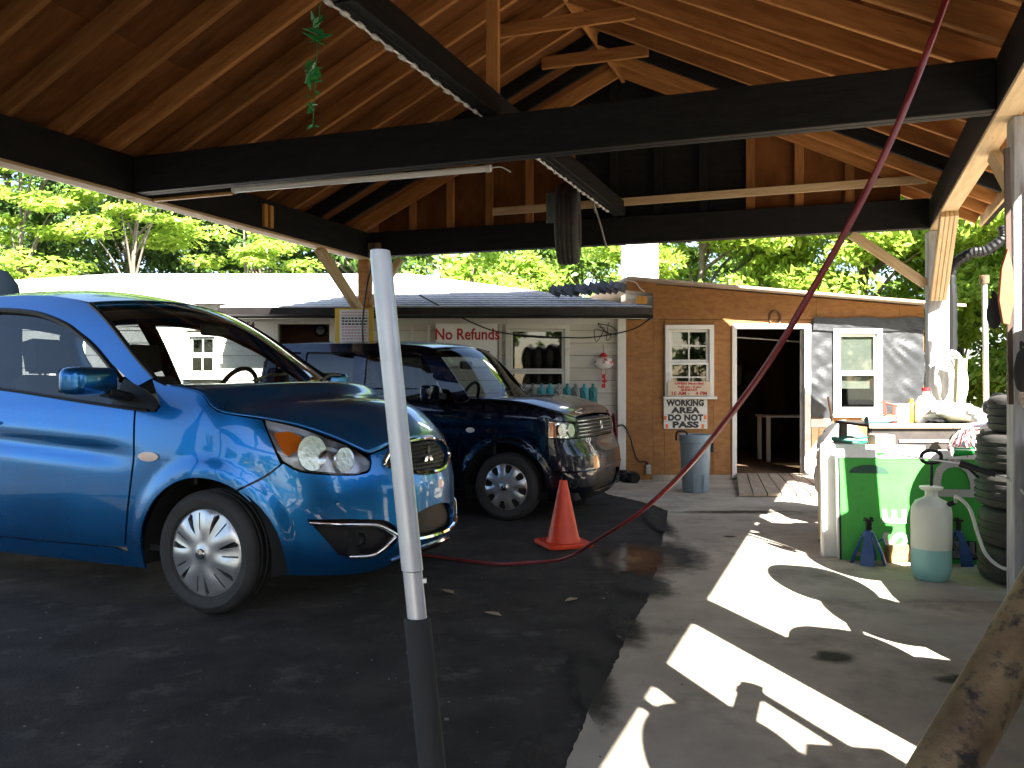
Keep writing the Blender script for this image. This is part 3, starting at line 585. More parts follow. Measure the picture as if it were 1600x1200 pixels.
for i,(x,y,h) in enumerate(((-21,-24,9),(-13,-27,10),(-5,-25,9),(3,-28,10.5),(11,-25,9.5),(19,-27,10),(27,-22,9),(-29,-16,9))):
    tree('large dark tree across the lot behind the viewer, %s from its left'%['first','second','third','fourth','fifth','sixth','seventh','eighth'][i],x,y,h,[(0,0,h*0.5,4.2,2.0,h*0.38),(0,0,h*0.75,3,2,h*0.22)],L_MID if i%2 else L_DARK,60+i,0.26,60,90,1.1,group='trees across the lot',tr=0.25)
# right: bright sunlit broadleaf trees beyond the wing and workbench
tree('tall bright sunlit maple right of the chimney block, behind the plywood wing',3.6,16.2,7.5,[(0,0,3.6,2.2,1.6,1.7),(0.9,0,5.3,1.8,1.5,1.5)],L_BRIGHT,11,0.085,95,280,0.55)
tree('wide bright green tree behind the right half of the plywood wing',6.6,15.4,7.5,[(0,0,3.0,2.2,1.6,1.9),(0.3,0,5.2,2.0,1.5,1.5)],L_BRIGHT,12,0.085,105,280,0.55)
tree('bright leafy tree seen between the grey post and the silver pipe',8.6,13.2,6.5,[(0,0,2.0,1.6,1.3,1.7),(0,0,4.2,1.6,1.3,1.4)],L_BRIGHT,13,0.085,95,280,0.5)
tree('dark green tree filling the gap behind the bright maples',6.0,20.5,9,[(0,0,3.6,3.4,1.6,2.6),(1,0,6.4,3.0,1.6,2.0)],L_MID,14,0.09,90,240,0.7)
tree('bright tree at the right edge beyond the tyre stack',10.9,14.8,7,[(0,0,2.4,1.8,1.5,2.2),(0,0,5.0,1.7,1.4,1.5)],L_BRIGHT,15,0.085,90,280,0.55)
tree('mid green tree low behind the workbench at the right',10.0,18.0,7,[(0,0,2.2,2.6,1.5,2.1),(0,0,5,2.3,1.5,1.7)],L_MID,16,0.09,90,240,0.6)
# middle: thinner trees above the shop roof
tree('thin pale tree above the shop roof, left of the chimney block',1.7,21,6.6,[(0,0,4.2,1.6,1.3,1.5)],L_MID,21,0.10,40,120,0.5,tr=0.08)
tree('pale green tree above the middle of the shop roof',-0.8,19.5,6.8,[(0,0,4.0,1.9,1.4,1.7)],L_BRIGHT,22,0.10,60,130,0.5,tr=0.09)
tree('dark evergreen above the shop roof beside the silver pole',-3.4,19.0,7.6,[(0,0,3.9,2.0,1.4,1.9),(0,0,5.6,1.5,1.2,1.2)],L_DARK,23,0.10,80,140,0.5)
tree('faded far tree showing through the gap by the hanging tyre',0.9,27,8,[(0,0,4.6,2.2,1.5,2.0)],L_MID,24,0.13,50,110,0.7)
# left: dense dark wood with feathery bright trees in front
tree('dense dark tree behind the left end of the shop roof',-6.3,20.5,9,[(0,0,4.0,2.6,1.5,2.2),(0,0,6.6,2.2,1.5,1.8)],L_DARK,31,0.09,95,210,0.6)
tree('dense dark tree behind the middle of the left wood',-9.4,19.8,9,[(0,0,4.0,2.6,1.5,2.4),(0,0,6.8,2.2,1.5,1.8)],L_DARK,32,0.09,95,210,0.6)
tree('dense dark tree at the far left of the wood',-12.8,20.4,9.5,[(0,0,4.0,2.8,1.5,2.6),(0,0,7.0,2.3,1.5,1.9)],L_DARK,33,0.09,95,210,0.6)
tree('mid green tree crowded behind the feathery trees',-5.0,23.5,10,[(0,0,5.2,3.0,1.5,2.8)],L_MID,34,0.12,80,140,0.7)
tree('mid green tree showing above the dark wood at the left',-10.6,24,11,[(0,0,6,4.0,1.5,3.4)],L_MID,35,0.13,100,140,0.8)
tree('feathery bright green mimosa with pale bare trunk, leftmost',-10.4,17.2,7.6,[(0,0,4.3,1.3,1.0,1.3),(0.4,0,5.8,1.3,1.0,0.9)],L_BRIGHT,41,0.085,36,190,0.6,flat=0.75,layers=True,name='mimosa_tree',tr=0.09)
tree('feathery bright green mimosa with white limbs under the left beam',-8.0,17.4,7.8,[(0,0,4.6,1.4,1.0,1.1),(0.3,0,5.8,1.5,1.0,0.9)],L_BRIGHT,42,0.085,34,190,0.6,flat=0.75,layers=True,name='mimosa_tree',tr=0.09)
tree('small feathery mimosa nearest the carport corner',-5.6,17.6,6.4,[(0,0,4.1,1.2,0.9,0.8)],L_BRIGHT,43,0.08,15,170,0.5,flat=0.75,layers=True,name='mimosa_tree',tr=0.07)
tree('leafy tree close by on the right, beyond the tyre stacks',8.2,9.8,6.0,[(0,0,2.2,1.5,1.5,1.9),(0,0,4.2,1.5,1.5,1.3)],L_BRIGHT,51,0.10,90,140,0.5)
tree('leafy tree out of frame right of the tyre rack',8.6,4.6,6.0,[(0,0,2.4,1.6,1.8,2.0),(0,0,4.2,1.5,1.5,1.3)],L_MID,52,0.11,70,120,0.55)
# ------------------------------------------------------------------ car body surfaces
def pchip(tab):
    xs=np.array([t[0] for t in tab],float); ys=np.array([t[1] for t in tab],float)
    h=np.diff(xs); d=np.diff(ys)/h
    m=np.zeros(len(xs)); m[0]=d[0]; m[-1]=d[-1]
    for i in range(1,len(xs)-1):
        if d[i-1]*d[i]<=0: m[i]=0
        else:
            w1=2*h[i]+h[i-1]; w2=h[i]+2*h[i-1]
            m[i]=(w1+w2)/(w1/d[i-1]+w2/d[i])
    def f(x):
        x=np.asarray(x,float); xc=np.clip(x,xs[0],xs[-1])
        i=np.clip(np.searchsorted(xs,xc)-1,0,len(h)-1)
        t=(xc-xs[i])/h[i]
        v=(2*t**3-3*t**2+1)*ys[i]+(t**3-2*t**2+t)*h[i]*m[i]+(-2*t**3+3*t**2)*ys[i+1]+(t**3-t**2)*h[i]*m[i+1]
        return v+np.where(x<xs[0],(x-xs[0])*m[0],0)+np.where(x>xs[-1],(x-xs[-1])*m[-1],0)
    return f
def sstep(a,b,x):
    t=np.clip((np.asarray(x,float)-a)/(b-a),0,1); return t*t*(3-2*t)
class CarSurf:
    """Side-and-ends surface of a car body: u runs along the plan outline, z is height. x forward, w out from the centre line."""
    def __init__(s,hw,xc,xf,nf,xr,xe,nr,gs,gf,gr,arches=(),crease=None,plan=0.0):
        s.hw,s.xc,s.xr,s.plan=hw,xc,xr,plan
        s.gs,s.gf,s.gr=pchip(gs),pchip(gf),pchip(gr); s.arches=arches; s.crease=crease
        def corner(L,n):
            th=np.linspace(0,math.pi/2,400)
            a=L*np.sin(th)**(2/n); b=hw*np.cos(th)**(2/n); b[-1]=0
            arc=np.concatenate([[0],np.cumsum(np.hypot(np.diff(a),np.diff(b)))])
            # resample + normals
            q=np.linspace(0,arc[-1],241); A=np.interp(q,arc,a); B=np.interp(q,arc,b)
            ta=np.gradient(A,q); tb=np.gradient(B,q); k=np.hypot(ta,tb); na,nb=-tb/k,ta/k
            for _ in range(6):
                na[1:-1]=(na[:-2]+2*na[1:-1]+na[2:])/4; nb[1:-1]=(nb[:-2]+2*nb[1:-1]+nb[2:])/4
            na[0],nb[0],na[-1],nb[-1]=0,1,1,0
            k=np.hypot(na,nb); return q,A,B,na/k,nb/k
        s.F=corner(xf-xc,nf); s.R=corner(xr-xe,nr)
        s.uc=xc+s.F[0][-1]; s.ue=xr-s.R[0][-1]
    def __call__(s,u,z):
        u=np.asarray(u,float); z=np.asarray(z,float)
        qf=u-s.xc; qr=s.xr-u
        x=np.where(qf>0,s.xc+np.interp(qf,s.F[0],s.F[1]),np.where(qr>0,s.xr-np.interp(qr,s.R[0],s.R[1]),u))
        w=np.where(qf>0,np.interp(qf,s.F[0],s.F[2]),np.where(qr>0,np.interp(qr,s.R[0],s.R[2]),s.hw))
        nx=np.where(qf>0,np.interp(qf,s.F[0],s.F[3]),np.where(qr>0,-np.interp(qr,s.R[0],s.R[3]),0))
        nw=np.where(qf>0,np.interp(qf,s.F[0],s.F[4]),np.where(qr>0,np.interp(qr,s.R[0],s.R[4]),1))
        gside=s.gs(z)
        g=gside*nw**2+np.where(nx>0,s.gf(z),s.gr(z))*nx**2
        for (ax,az,r0,r1,amt) in s.arches:
            r=np.hypot(u-ax,(z-az)); g=g-amt*(1-sstep(r0,r1,r))
        if s.crease is not None: g=g+s.crease(u,z)
        return x-g*nx, w-g*nw, z+0*x
    def nrm(s,u,z,e=2e-3):
        a=np.stack(s(u+e,z),-1)-np.stack(s(u-e,z),-1); b=np.stack(s(u,z+e),-1)-np.stack(s(u,z-e),-1)
        n=np.cross(a,b); n/=np.linalg.norm(n,axis=-1,keepdims=True)+1e-12
        # outward: component along outline normal positive
        u_=np.asarray(u,float); 
        out=np.where(n[...,1:2]*1+n[...,0:1]*np.sign(u_-s.xr+1e-3)[...,None]*0.8<0,-1,1)
        return n*out
class PM:
    """Panels of a car skin: vertices with exact normals."""
    def __init__(s): s.v=[]; s.n=[]; s.f=[]
    def add(s,v,n,f):
        b=sum(len(a) for a in s.v); s.v.append(np.asarray(v,float)); s.n.append(np.asarray(n,float)); s.f+= [tuple(int(i)+b for i in t) for t in f]
    def build(s,name,m,parent):
        V=np.concatenate(s.v); N=np.concatenate(s.n); me=bpy.data.meshes.new(name); F=[]
        for t in s.f:
            a,b,c=V[t[0]],V[t[1]],V[t[2]]; fn=np.cross(b-a,c-a); F.append(t if np.dot(fn,N[t[0]]+N[t[1]]+N[t[2]])>=0 else t[::-1])
        me.from_pydata(V.tolist(),[],F); me.materials.append(m); me.polygons.foreach_set('use_smooth',[True]*len(me.polygons)); me.update()
        me.normals_split_custom_set_from_vertices(N.tolist())
        return link(name,me,parent,wm(parent))
def inside(P,loops):
    c=np.zeros(len(P),bool)
    for L in loops:
        A=np.asarray(L); B=np.roll(A,-1,0)
        for (x1,y1),(x2,y2) in zip(A,B):
            k=((y1>P[:,1])!=(y2>P[:,1])); 
            if y1!=y2: c^=k&(P[:,0]<(x2-x1)*(P[:,1]-y1)/(y2-y1)+x1)
    return c
def densify(L,res):
    out=[]; n=len(L)
    for i in range(n):
        a=np.array(L[i],float); b=np.array(L[(i+1)%n],float); d=np.hypot(*(b-a))
        if d<1e-6: continue
        k=max(1,int(math.ceil(d/res))); out+=[tuple(a+(b-a)*j/k) for j in range(k)]
    return out
def fill2d(loops,res):
    loops=[densify(L,res) for L in loops]; pts=[]; edges=[]
    for L in loops:
        b=len(pts); pts+=L; edges+=[(b+i,b+(i+1)%len(L)) for i in range(len(L))]
    A=np.array(pts); x0,y0=A.min(0); x1,y1=A.max(0)
    gx=np.arange(x0+res*0.5,x1,res); gy=np.arange(y0+res*0.5,y1,res*0.87); G=np.array([(x+(res/2 if j%2 else 0),y) for j,y in enumerate(gy) for x in gx])
    if len(G):
        G=G[inside(G,loops)]
        if len(G): d=np.min(np.hypot(G[:,None,0]-A[None,:,0],G[:,None,1]-A[None,:,1]),1); G=G[d>res*0.55]
    allp=[Vector(p) for p in pts]+[Vector(p) for p in G]
    v,e,f,ov,oe,of=delaunay_2d_cdt(allp,edges,[],0,1e-7)
    V=np.array([(p.x,p.y) for p in v]); F=np.array([t for t in f if len(t)==3])
    F=F[inside(V[F].mean(1),loops)]
    used=np.unique(F); mp=-np.ones(len(V),int); mp[used]=np.arange(len(used)); return V[used],mp[F]
def bedges(F):
    c={}
    for t in F:
        for i in range(3):
            k=(t[i],t[(i+1)%3]); kk=(min(k),max(k)); c[kk]=c.get(kk,0)+1
    return [k for k,n in c.items() if n==1]
def poly(*segs,n=6):
    out=[]
    for s in segs: 
        p=spline(s,n) if len(s)>2 else list(s)
        out+=p if not out or math.dist(out[-1],p[0])>1e-4 else p[1:]
    if math.dist(out[0],out[-1])<1e-4: out.pop()
    return out
def arc(cx,cz,r,a0,a1,n=24): return [(cx+r*math.cos(R(a0+(a1-a0)*i/n)),cz+r*math.sin(R(a0+(a1-a0)*i/n))) for i in range(n+1)]
def skin(pm,S,loops,side,off=0.0,res=0.035,thick=0.014):
    """Map polygons in (u,z) onto body surface S; side -1 near, +1 far."""
    V,F=fill2d(loops,res); P=np.stack(S(V[:,0],V[:,1]),-1); N=S.nrm(V[:,0],V[:,1]); P=P+N*off
    flip=np.array([1,side,1.0]); P3=P*flip; N3=N*flip; pm.add(P3,N3,F)
    if thick:
        E=bedges(F); idx=np.array(E).ravel(); q=P3[idx]; qi=q-N3[idx]*thick; cen=P3.mean(0)
        n=len(E); a=q[0::2]; b=q[1::2]; ai=qi[0::2]; bi=qi[1::2]; rn=np.cross(b-a,N3[idx][0::2]); rn/=np.linalg.norm(rn,axis=1,keepdims=True)+1e-9
        vv=np.stack([a,b,bi,ai],1).reshape(-1,3); nn=np.repeat(rn,4,0); f=[(4*i,4*i+1,4*i+2) for i in range(n)]+[(4*i,4*i+2,4*i+3) for i in range(n)]; pm.add(vv,nn,f)
def grid(pm,G,up,thick=0):
    """G: (n,m,3) grid of points; normals by differences, towards up"""
    du=np.gradient(G,axis=0); dv=np.gradient(G,axis=1); N=np.cross(du,dv); N/=np.linalg.norm(N,axis=2,keepdims=True)+1e-12
    if (N.mean((0,1))*np.array(up)).sum()<0: N=-N
    n,m=G.shape[:2]; f=[]
    for i in range(n-1):
        for j in range(m-1): a=i*m+j; f+=[(a,a+1,a+m+1),(a,a+m+1,a+m)]
    pm.add(G.reshape(-1,3),N.reshape(-1,3),f)
def resample(pts,n):
    P=np.asarray(pts,float); s=np.concatenate([[0],np.cumsum(np.linalg.norm(np.diff(P,axis=0),axis=1))]); q=np.linspace(0,s[-1],n); return np.stack([np.interp(q,s,P[:,k]) for k in range(P.shape[1])],-1)
def on(S,uz,n=40,off=0.0,sm=10):
    q=resample(spline(uz,sm),n); P=np.stack(S(q[:,0],q[:,1]),-1)
    return P+S.nrm(q[:,0],q[:,1])*off
def coons(near,front,rear,n,m,crown=0.0,crown_dir=(0,0,1),pw=2.0):
    """near: edge curve (w>0) rear->front; front/rear: half curves from centre (w=0) to the near edge. Symmetric."""
    ne=resample(near,n); fr=resample(front,m); re=resample(rear,m); v=np.linspace(0,1,m); t=np.linspace(0,1,n)
    # centre line: blend of end offsets
    c0=re[0]-re[-1]; c1=fr[0]-fr[-1]
    G=np.zeros((n,m,3))
    for i in range(n):
        prof=(re-re[-1])*(1-t[i])+(fr-fr[-1])*t[i]
        k=ne[i,1]/((re[-1,1])*(1-t[i])+fr[-1,1]*t[i]); prof=prof.copy(); prof[:,1]*=k
        G[i]=ne[i]+prof
        G[i]+=np.outer(1-np.abs(v)**pw,np.array(crown_dir))*crown*4*t[i]*(1-t[i])
    far=G[:,1:][:,::-1].copy(); far[...,1]*=-1
    return np.concatenate([far,G],1)
def mirror_w(P): P=np.array(P,float).copy(); P[...,1]*=-1; return P
def loc2w(par,pts): M=wm(par); return [M@Vector(tuple(p)) for p in pts]
# ---- wheels: axis along local y, outer face towards -y, hub at origin
def tyre_mesh(r,rim,wd,m,n=56,tread=True):
    mb=MB(); h=wd/2
    prof=[(rim-0.004,-h*0.80),(rim+0.006,-h*0.94),(rim+0.03,-h*1.02),(rim+0.55*(r-rim),-h*1.04),(r-0.03,-h*0.97),(r-0.012,-h*0.86),(r-0.004,-h*0.70)]
    for g in (-0.42,0.0,0.42): prof+=[(r,h*(g-0.12)),(r-0.008,h*(g-0.10)),(r-0.008,h*(g+0.10)),(r,h*(g+0.12))]
    prof+=[(r-0.004,h*0.70),(r-0.012,h*0.86),(r-0.03,h*0.97),(rim+0.55*(r-rim),h*1.04),(rim+0.03,h*1.02),(rim-0.004,h*0.8)]
    mb.lathe(prof,(0,0,0),(0,1,0),n,closed=True); return mb.mesh('tyre',m,smooth=35)
def cap_mesh(r,kind):
    """A pressed wheel cover with real slots."""
    loops=[[(r*math.cos(2*math.pi*i/72),r*math.sin(2*math.pi*i/72)) for i in range(72)]]
    def rot(pts,a): c,s=math.cos(a),math.sin(a); return [(x*c-y*s,x*s+y*c) for x,y in pts]
    if kind=='seven':
        for k in range(7):
            a=2*math.pi*k/7+0.3
            loops.append(rot(poly([(0.42*r,0.075*r),(0.62*r,0.10*r),(0.84*r,0.12*r)],[(0.84*r,0.12*r),(0.88*r,0.17*r),(0.80*r,0.24*r)],[(0.80*r,0.24*r),(0.6*r,0.17*r),(0.42*r,0.075*r)],n=3),a))
            loops.append(rot(poly([(0.50*r,-0.05*r),(0.86*r,-0.07*r)],[(0.86*r,-0.07*r),(0.86*r,-0.11*r)],[(0.86*r,-0.11*r),(0.50*r,-0.075*r)],n=3),a))
    else:
        for k in range(8):
            a=2*math.pi*k/8+0.2
            loops.append(rot([(0.56*r,-0.06*r),(0.62*r,-0.10*r),(0.82*r,-0.15*r),(0.88*r,-0.11*r),(0.90*r,0),(0.88*r,0.11*r),(0.82*r,0.15*r),(0.62*r,0.10*r),(0.56*r,0.06*r)],a))
    V,F=fill2d(loops,r*0.055); rr=np.hypot(V[:,0],V[:,1])/r
    th=np.arctan2(V[:,1],V[:,0])
    y=-0.030+0.034*rr**3-0.014*(1-sstep(0.0,0.24,rr))+0.010*sstep(0.90,1.0,rr)
    if kind=='seven': y=y+0.006*np.cos(7*(th-0.3)-0.2)*sstep(0.25,0.6,rr)*(1-sstep(0.85,0.95,rr))
    else: y=y+0.004*np.cos(8*(th-0.2))*sstep(0.3,0.6,rr)*(1-sstep(0.85,0.95,rr))
    mb=MB(); P=np.stack([V[:,0],y,V[:,1]],-1); n=len(P); E=bedges(F)
    mb.add(P.tolist(),[tuple(t) for t in F.tolist()]); idx={}
    for (a,b) in E:
        pa,pb=P[a],P[b]; mb.add([pa,pb,pb+[0,0.018,0],pa+[0,0.018,0]],[(0,1,2,3)])
    return mb.mesh('wheel_cover',CAPS,smooth=40)
def wheels(car,hubs,r,rim,wd,kind):
    ty=tyre_mesh(r,rim,wd,RUBBER); cp_=cap_mesh(rim+0.012,kind)
    mb=MB(); mb.lathe([(rim-0.01,-wd*0.36),(rim-0.02,0.02),(rim*0.5,0.04),(0.02,0.02)],(0,0,0),(0,1,0),32); inner=mb.mesh('rim',mat('dark_rim',(0.03,0.03,0.032),0.5,metal=0.6),smooth=40)
    mb=MB(); mb.lathe([(0.0,-0.052),(0.024,-0.050),(0.028,-0.044)],(0,0,0),(0,1,0),20); hubc=mb.mesh('centre_badge',CHROME,smooth=40)
    for (x,y) in hubs:
        M=wm(car)@T(x,y,r)@(Matrix.Identity(4) if y<0 else Matrix.Rotation(math.pi,4,'Z'))
        w=link('wheel',ty,car,M); link('rim',inner,w,M)
        Mc=M@T(0,-wd*0.40,0)@Matrix.Rotation(R(rnd.uniform(0,40)),4,'Y'); link('wheel_cover',cp_,w,Mc); link('centre_badge',hubc,w,Mc)
def tubeon(S,uz,r,off,name,m,par,sides=(-1,1),n=30,prof=6):
    for sd in sides:
        P=on(S,uz,n,off); P[:,1]*=sd; mb=MB(); mb.tube(loc2w(par,P),r,prof); mb.build(name,m,par,smooth=50)
GLASS_CAR=glass('car_glass',(0.74,0.79,0.77),0.0,1.5)
GLASS_TINT=glass('privacy_glass',(0.10,0.11,0.12),0.0,1.6)
LENS=glass('lamp_lens',(0.93,0.94,0.95),0.0,1.5)
AMBER=mat('amber_lens',(0.75,0.16,0.012),0.15,coat=0.8)
REFL=mat('lamp_reflector',(0.80,0.81,0.82),0.12,metal=1.0,bump=0.12,bscale=25)
SEATM=mat('dark_seat_cloth',(0.022,0.022,0.024),0.9,bump=0.2,bscale=60)
TRIMG=mat('grey_trim',(0.16,0.155,0.145),0.8)
def paint(name,c,c2):
    m=mat(name,c,0.30,metal=0.8,coat=0.9,spec=0.25,rvar=0.05,scale=3,dirt=tuple(0.6*k+0.05 for k in c),dscale=6,dthr=(0.5,0.95)); return m
def interior(car,xw,hw,zf,belt,roofz,xb):
    """dashboard, wheel, seats, floor tray; x positions relative to windscreen base xw"""
    mb=MB(); M=wm(car)
    f=[(xw+0.25,belt-0.10),(xw-0.28,belt-0.02),(xw-0.36,belt-0.10),(xw-0.30,belt-0.45),(xw+0.25,belt-0.5)]
    mb.prism([(p[0],p[1]) for p in f],(0,hw-0.10,0),(1,0,0),(0,0,1),2*hw-0.2); mb.v=[M@v for v in mb.v]; mb.build('dashboard',DARKPL,car,bevel=0.02)
    mb=MB(); c=Vector((xw-0.50,0.36,belt-0.04)); pts=[c+Vector((0.07*math.sin(t)*1.0,0.185*math.cos(t),0.175*math.sin(t))) for t in [2*math.pi*i/28 for i in range(28)]]
    mb.tube(pts,0.016,8,closed=True); mb.bar(c+Vector((0,-0.17,0)),c+Vector((0,0.17,0)),0.02,0.04); mb.bar(c,c+Vector((0.3,0,-0.12)),0.05,0.05); mb.v=[M@v for v in mb.v]; mb.build('steering_wheel',DARKPL,car,smooth=40)
    def seat(x,y,w):
        mb=MB(); mb.box((x,y,zf+0.30),(0.50,w,0.16)); mb.box((x-0.30,y,zf+0.60),(0.14,w,0.62),Matrix.Rotation(R(-16),3,'Y')); 
        mb.v=[M@v for v in mb.v]; s=mb.build('seat',SEATM,car,bevel=0.04,seg=3)
        mb=MB(); mb.box((x-0.42,y,zf+1.03),(0.11,w*0.52,0.19),Matrix.Rotation(R(-12),3,'Y')); mb.bar((x-0.40,y-0.06,zf+0.84),(x-0.41,y-0.06,zf+0.98),0.014,0.014); mb.bar((x-0.40,y+0.06,zf+0.84),(x-0.41,y+0.06,zf+0.98),0.014,0.014)
        mb.v=[M@v for v in mb.v]; mb.build('headrest',SEATM,s,bevel=0.03,seg=3)
    for y in (-0.38,0.38): seat(xw-0.95,y,0.48)
    for y in (-0.36,0.36): seat(xw-1.85,y,0.62)
    mb=MB(); mb.box(((xw+xb)/2,0,zf),(xw-xb+0.3,2*hw-0.12,0.03)); mb.v=[M@v for v in mb.v]; mb.build('floor',DARK,car)
    mb=MB(); mb.box((xw-0.36,0.0,roofz-0.17),(0.03,0.24,0.075)); mb.v=[M@v for v in mb.v]; mb.build('rear_view_mirror',DARKPL,car,bevel=0.015,seg=3)
# ================================================================== blue hatchback
def mirage_crease(u,z):
    zz=np.asarray(z)-(0.80+(-np.asarray(u))*0.055); f=1-sstep(-0.75,-0.30,u)
    return f*(0.022*np.exp(-((zz+0.05)/0.055)**2)-0.004*np.exp(-((zz-0.03)/0.05)**2))
BP=paint('blue_car_paint',(0.008,0.150,0.42),None)
A=CarSurf(0.90,-0.05,0.86,2.1,-2.55,-3.15,3.5,
 gs=[(.12,.075),(.22,.04),(.38,.01),(.58,0),(.75,.0),(.9,.018),(1.0,.04),(1.08,.07),(1.2,.115),(1.4,.19),(1.6,.28),(1.72,.36)],
 gf=[(.12,.13),(.2,.05),(.32,.0),(.46,.01),(.58,.015),(.66,.03),(.74,.06),(.82,.10),(.9,.19),(.98,.33),(1.08,.55)],
 gr=[(.12,.1),(.3,0),(.6,.02),(1.0,.08),(1.3,.25),(1.7,.6)],
 arches=[(0.02,.31,.40,.50,.022),(-2.62,.31,.40,.50,.022)],crease=mirage_crease)
PSI=R(22); HUB=Vector((-1.55,4.0)); far=Vector((math.sin(PSI),math.cos(PSI)))
o=HUB+far*A.hw
car=thing('blue_hatchback','bright blue hatchback with silver wheel covers, nearest the camera at left','car',(o.x,o.y,0),-PSI)
UC=A.uc
ARCHC=(0.015,0.288); AR=0.400
head=poly([(.320,.975),(.374,.866),(.426,.772)],[(.426,.772),(.519,.724),(.679,.702),(.80,.695)],[(.80,.695),(.872,.708),(.893,.747)],[(.893,.747),(.832,.805),(.727,.857),(.516,.931),(.320,.975)])
def aperture(L,d):
    c=np.mean(L,0); return [tuple(np.array(p)+(np.array(p)-c)/np.hypot(*(np.array(p)-c))*d) for p in L]
hood_e=[(-.31,1.147),(-.19,1.133),(-.063,1.108),(.025,1.045),(.108,1.013),(.313,.984),(.516,.941),(.727,.869),(.832,.82),(.895,.790)]
hood_f=[(UC,.848),(1.27,.846),(1.1,.834),(1.0,.814),(.895,.790)]
belt=[(-1.78,1.140),(-1.4,1.108),(-1.08,1.076),(-.75,1.043),(-.48,1.018)]
a_out=[(-.31,1.152),(-.40,1.182),(-.565,1.288),(-.80,1.453),(-.96,1.553),(-1.08,1.615)]
rail=[(-1.08,1.615),(-1.3,1.655),(-1.6,1.687),(-2.1,1.690),(-2.55,1.645),(-2.9,1.585)]
win_t=[(-.605,1.185),(-.896,1.346),(-1.08,1.440),(-1.223,1.502),(-1.473,1.569),(-1.72,1.598),(-1.90,1.606)]
for sd in (-1,1):
    pm=PM(); skin(pm,A,[poly([(-.464,1.012),(-.434,.816),(-.446,.65),(-.505,.308)],[(-.505,.308),(-.505,.262)],[(-.505,.262),(-.384,.262)],arc(*ARCHC,AR,184,60),[(.215,.634),(.345,.702),(.42,.756)],[(.42,.756),(.367,.866),(.312,.971)],[(.312,.971),(.108,1.002),(.025,1.033),(-.063,1.098),(-.19,1.126),(-.322,1.142)],[(-.322,1.142),(-.415,1.172)],[(-.415,1.172),(-.305,1.034)],[(-.305,1.034),(-.325,1.005)],[(-.325,1.005),(-.464,1.012)])],sd)
    pm.build('fender',BP,car)
    pm=PM(); skin(pm,A,[poly([(-.478,1.010),(-.448,.816),(-.460,.65),(-.519,.312)],[(-.519,.312),(-.57,.298),(-1.2,.290),(-1.79,.296)],[(-1.79,.296),(-1.80,.7),(-1.79,1.138)],[(-1.79,1.138)]+belt[1:-1]+[(-.478,1.010)])],sd); d=pm.build('door',BP,car)
    mb=MB(); P=on(A,[(-1.70,.93),(-1.60,.935),(-1.50,.93)],12,0.03); P[:,1]*=sd; mb.tube(loc2w(car,P),0.014,8); mb.build('handle',BP,d,smooth=50)
    pm=PM(); skin(pm,A,[poly([(-1.805,1.138),(-1.815,.7),(-1.805,.296)],[(-1.805,.296),(-2.24,.296)],arc(-2.62,.29,.405,178,96,14),[(-2.65,.70),(-2.55,1.15)],[(-2.55,1.15),(-2.2,1.158),(-1.805,1.142)])],sd); d=pm.build('rear_door',BP,car)
    mb=MB(); P=on(A,[(-2.48,.96),(-2.38,.965),(-2.28,.96)],12,0.03); P[:,1]*=sd; mb.tube(loc2w(car,P),0.014,8); mb.build('handle',BP,d,smooth=50)
    pm=PM(); skin(pm,A,[poly([(-2.565,1.15),(-2.665,.70)],arc(-2.62,.29,.405,93,2,14),[(-2.215,.25),(-2.6,.22),(-3.3,.24),(A.ue,.26)],[(A.ue,.26),(A.ue,1.0)],[(A.ue,1.0),(-3.3,1.05),(-2.9,1.16),(-2.565,1.16)])] if False else [poly([(-2.565,1.15),(-2.665,.706)],arc(-2.62,.29,.405,97,182,4) if False else [(-2.665,.706),(-2.70,.69)],arc(-2.62,.29,.405,101,178,14),[(-3.03,.25),(-3.4,.24),(A.ue,.26)],[(A.ue,.26),(A.ue,1.05)],[(A.ue,1.05),(-3.2,1.10),(-2.9,1.15),(-2.565,1.15)])],sd); pm.build('quarter_panel',BP,car)
    pm=PM(); skin(pm,A,[[(-.505,.258),(-.388,.258),(-.394,.19),(-2.23,.19),(-2.225,.285),(-1.8,.285),(-1.2,.279),(-.6,.286)]],sd,off=-0.004); pm.build('rocker_panel',BP,car)
    # pillars and roof rail
    pm=PM(); skin(pm,A,[poly(a_out[1:],rail[1:],[(-2.9,1.585),(-3.05,1.5)],[(-3.05,1.5),(-2.75,1.165)],[(-2.75,1.165),(-2.60,1.165)],[(-2.60,1.165),(-2.70,1.40),(-2.62,1.52),(-2.3,1.60),(-2.02,1.612)],[(-2.02,1.612)]+win_t[::-1][1:]+[(-.505,1.140)],[(-.505,1.140),(-.43,1.178)])],sd,res=0.03); pm.build('pillar_frame',BP,car)
    pm=PM(); skin(pm,A,[[(-1.76,1.143),(-1.88,1.150),(-2.0,1.612),(-1.85,1.607)]],sd,off=-0.01,res=0.05); pm.build('centre_pillar',DARKPL,car)
    pm=PM(); skin(pm,A,[poly([(-1.76,1.150)]+belt[1:-1]+[(-.66,1.042)],[(-.66,1.042),(-.625,1.165)],[(-.625,1.165)]+win_t[1:-2]+[(-1.85,1.594)])],sd,off=-0.016,res=0.06,thick=0); pm.build('door_glass',GLASS_CAR,car)
    pm=PM(); skin(pm,A,[poly([(-1.89,1.152),(-2.0,1.60)],[(-2.0,1.60),(-2.3,1.59),(-2.6,1.52)],[(-2.6,1.52),(-2.68,1.38),(-2.6,1.175)],[(-2.6,1.175),(-2.2,1.165),(-1.89,1.152)])],sd,off=-0.016,res=0.06,thick=0); pm.build('rear_door_glass',GLASS_TINT,car)
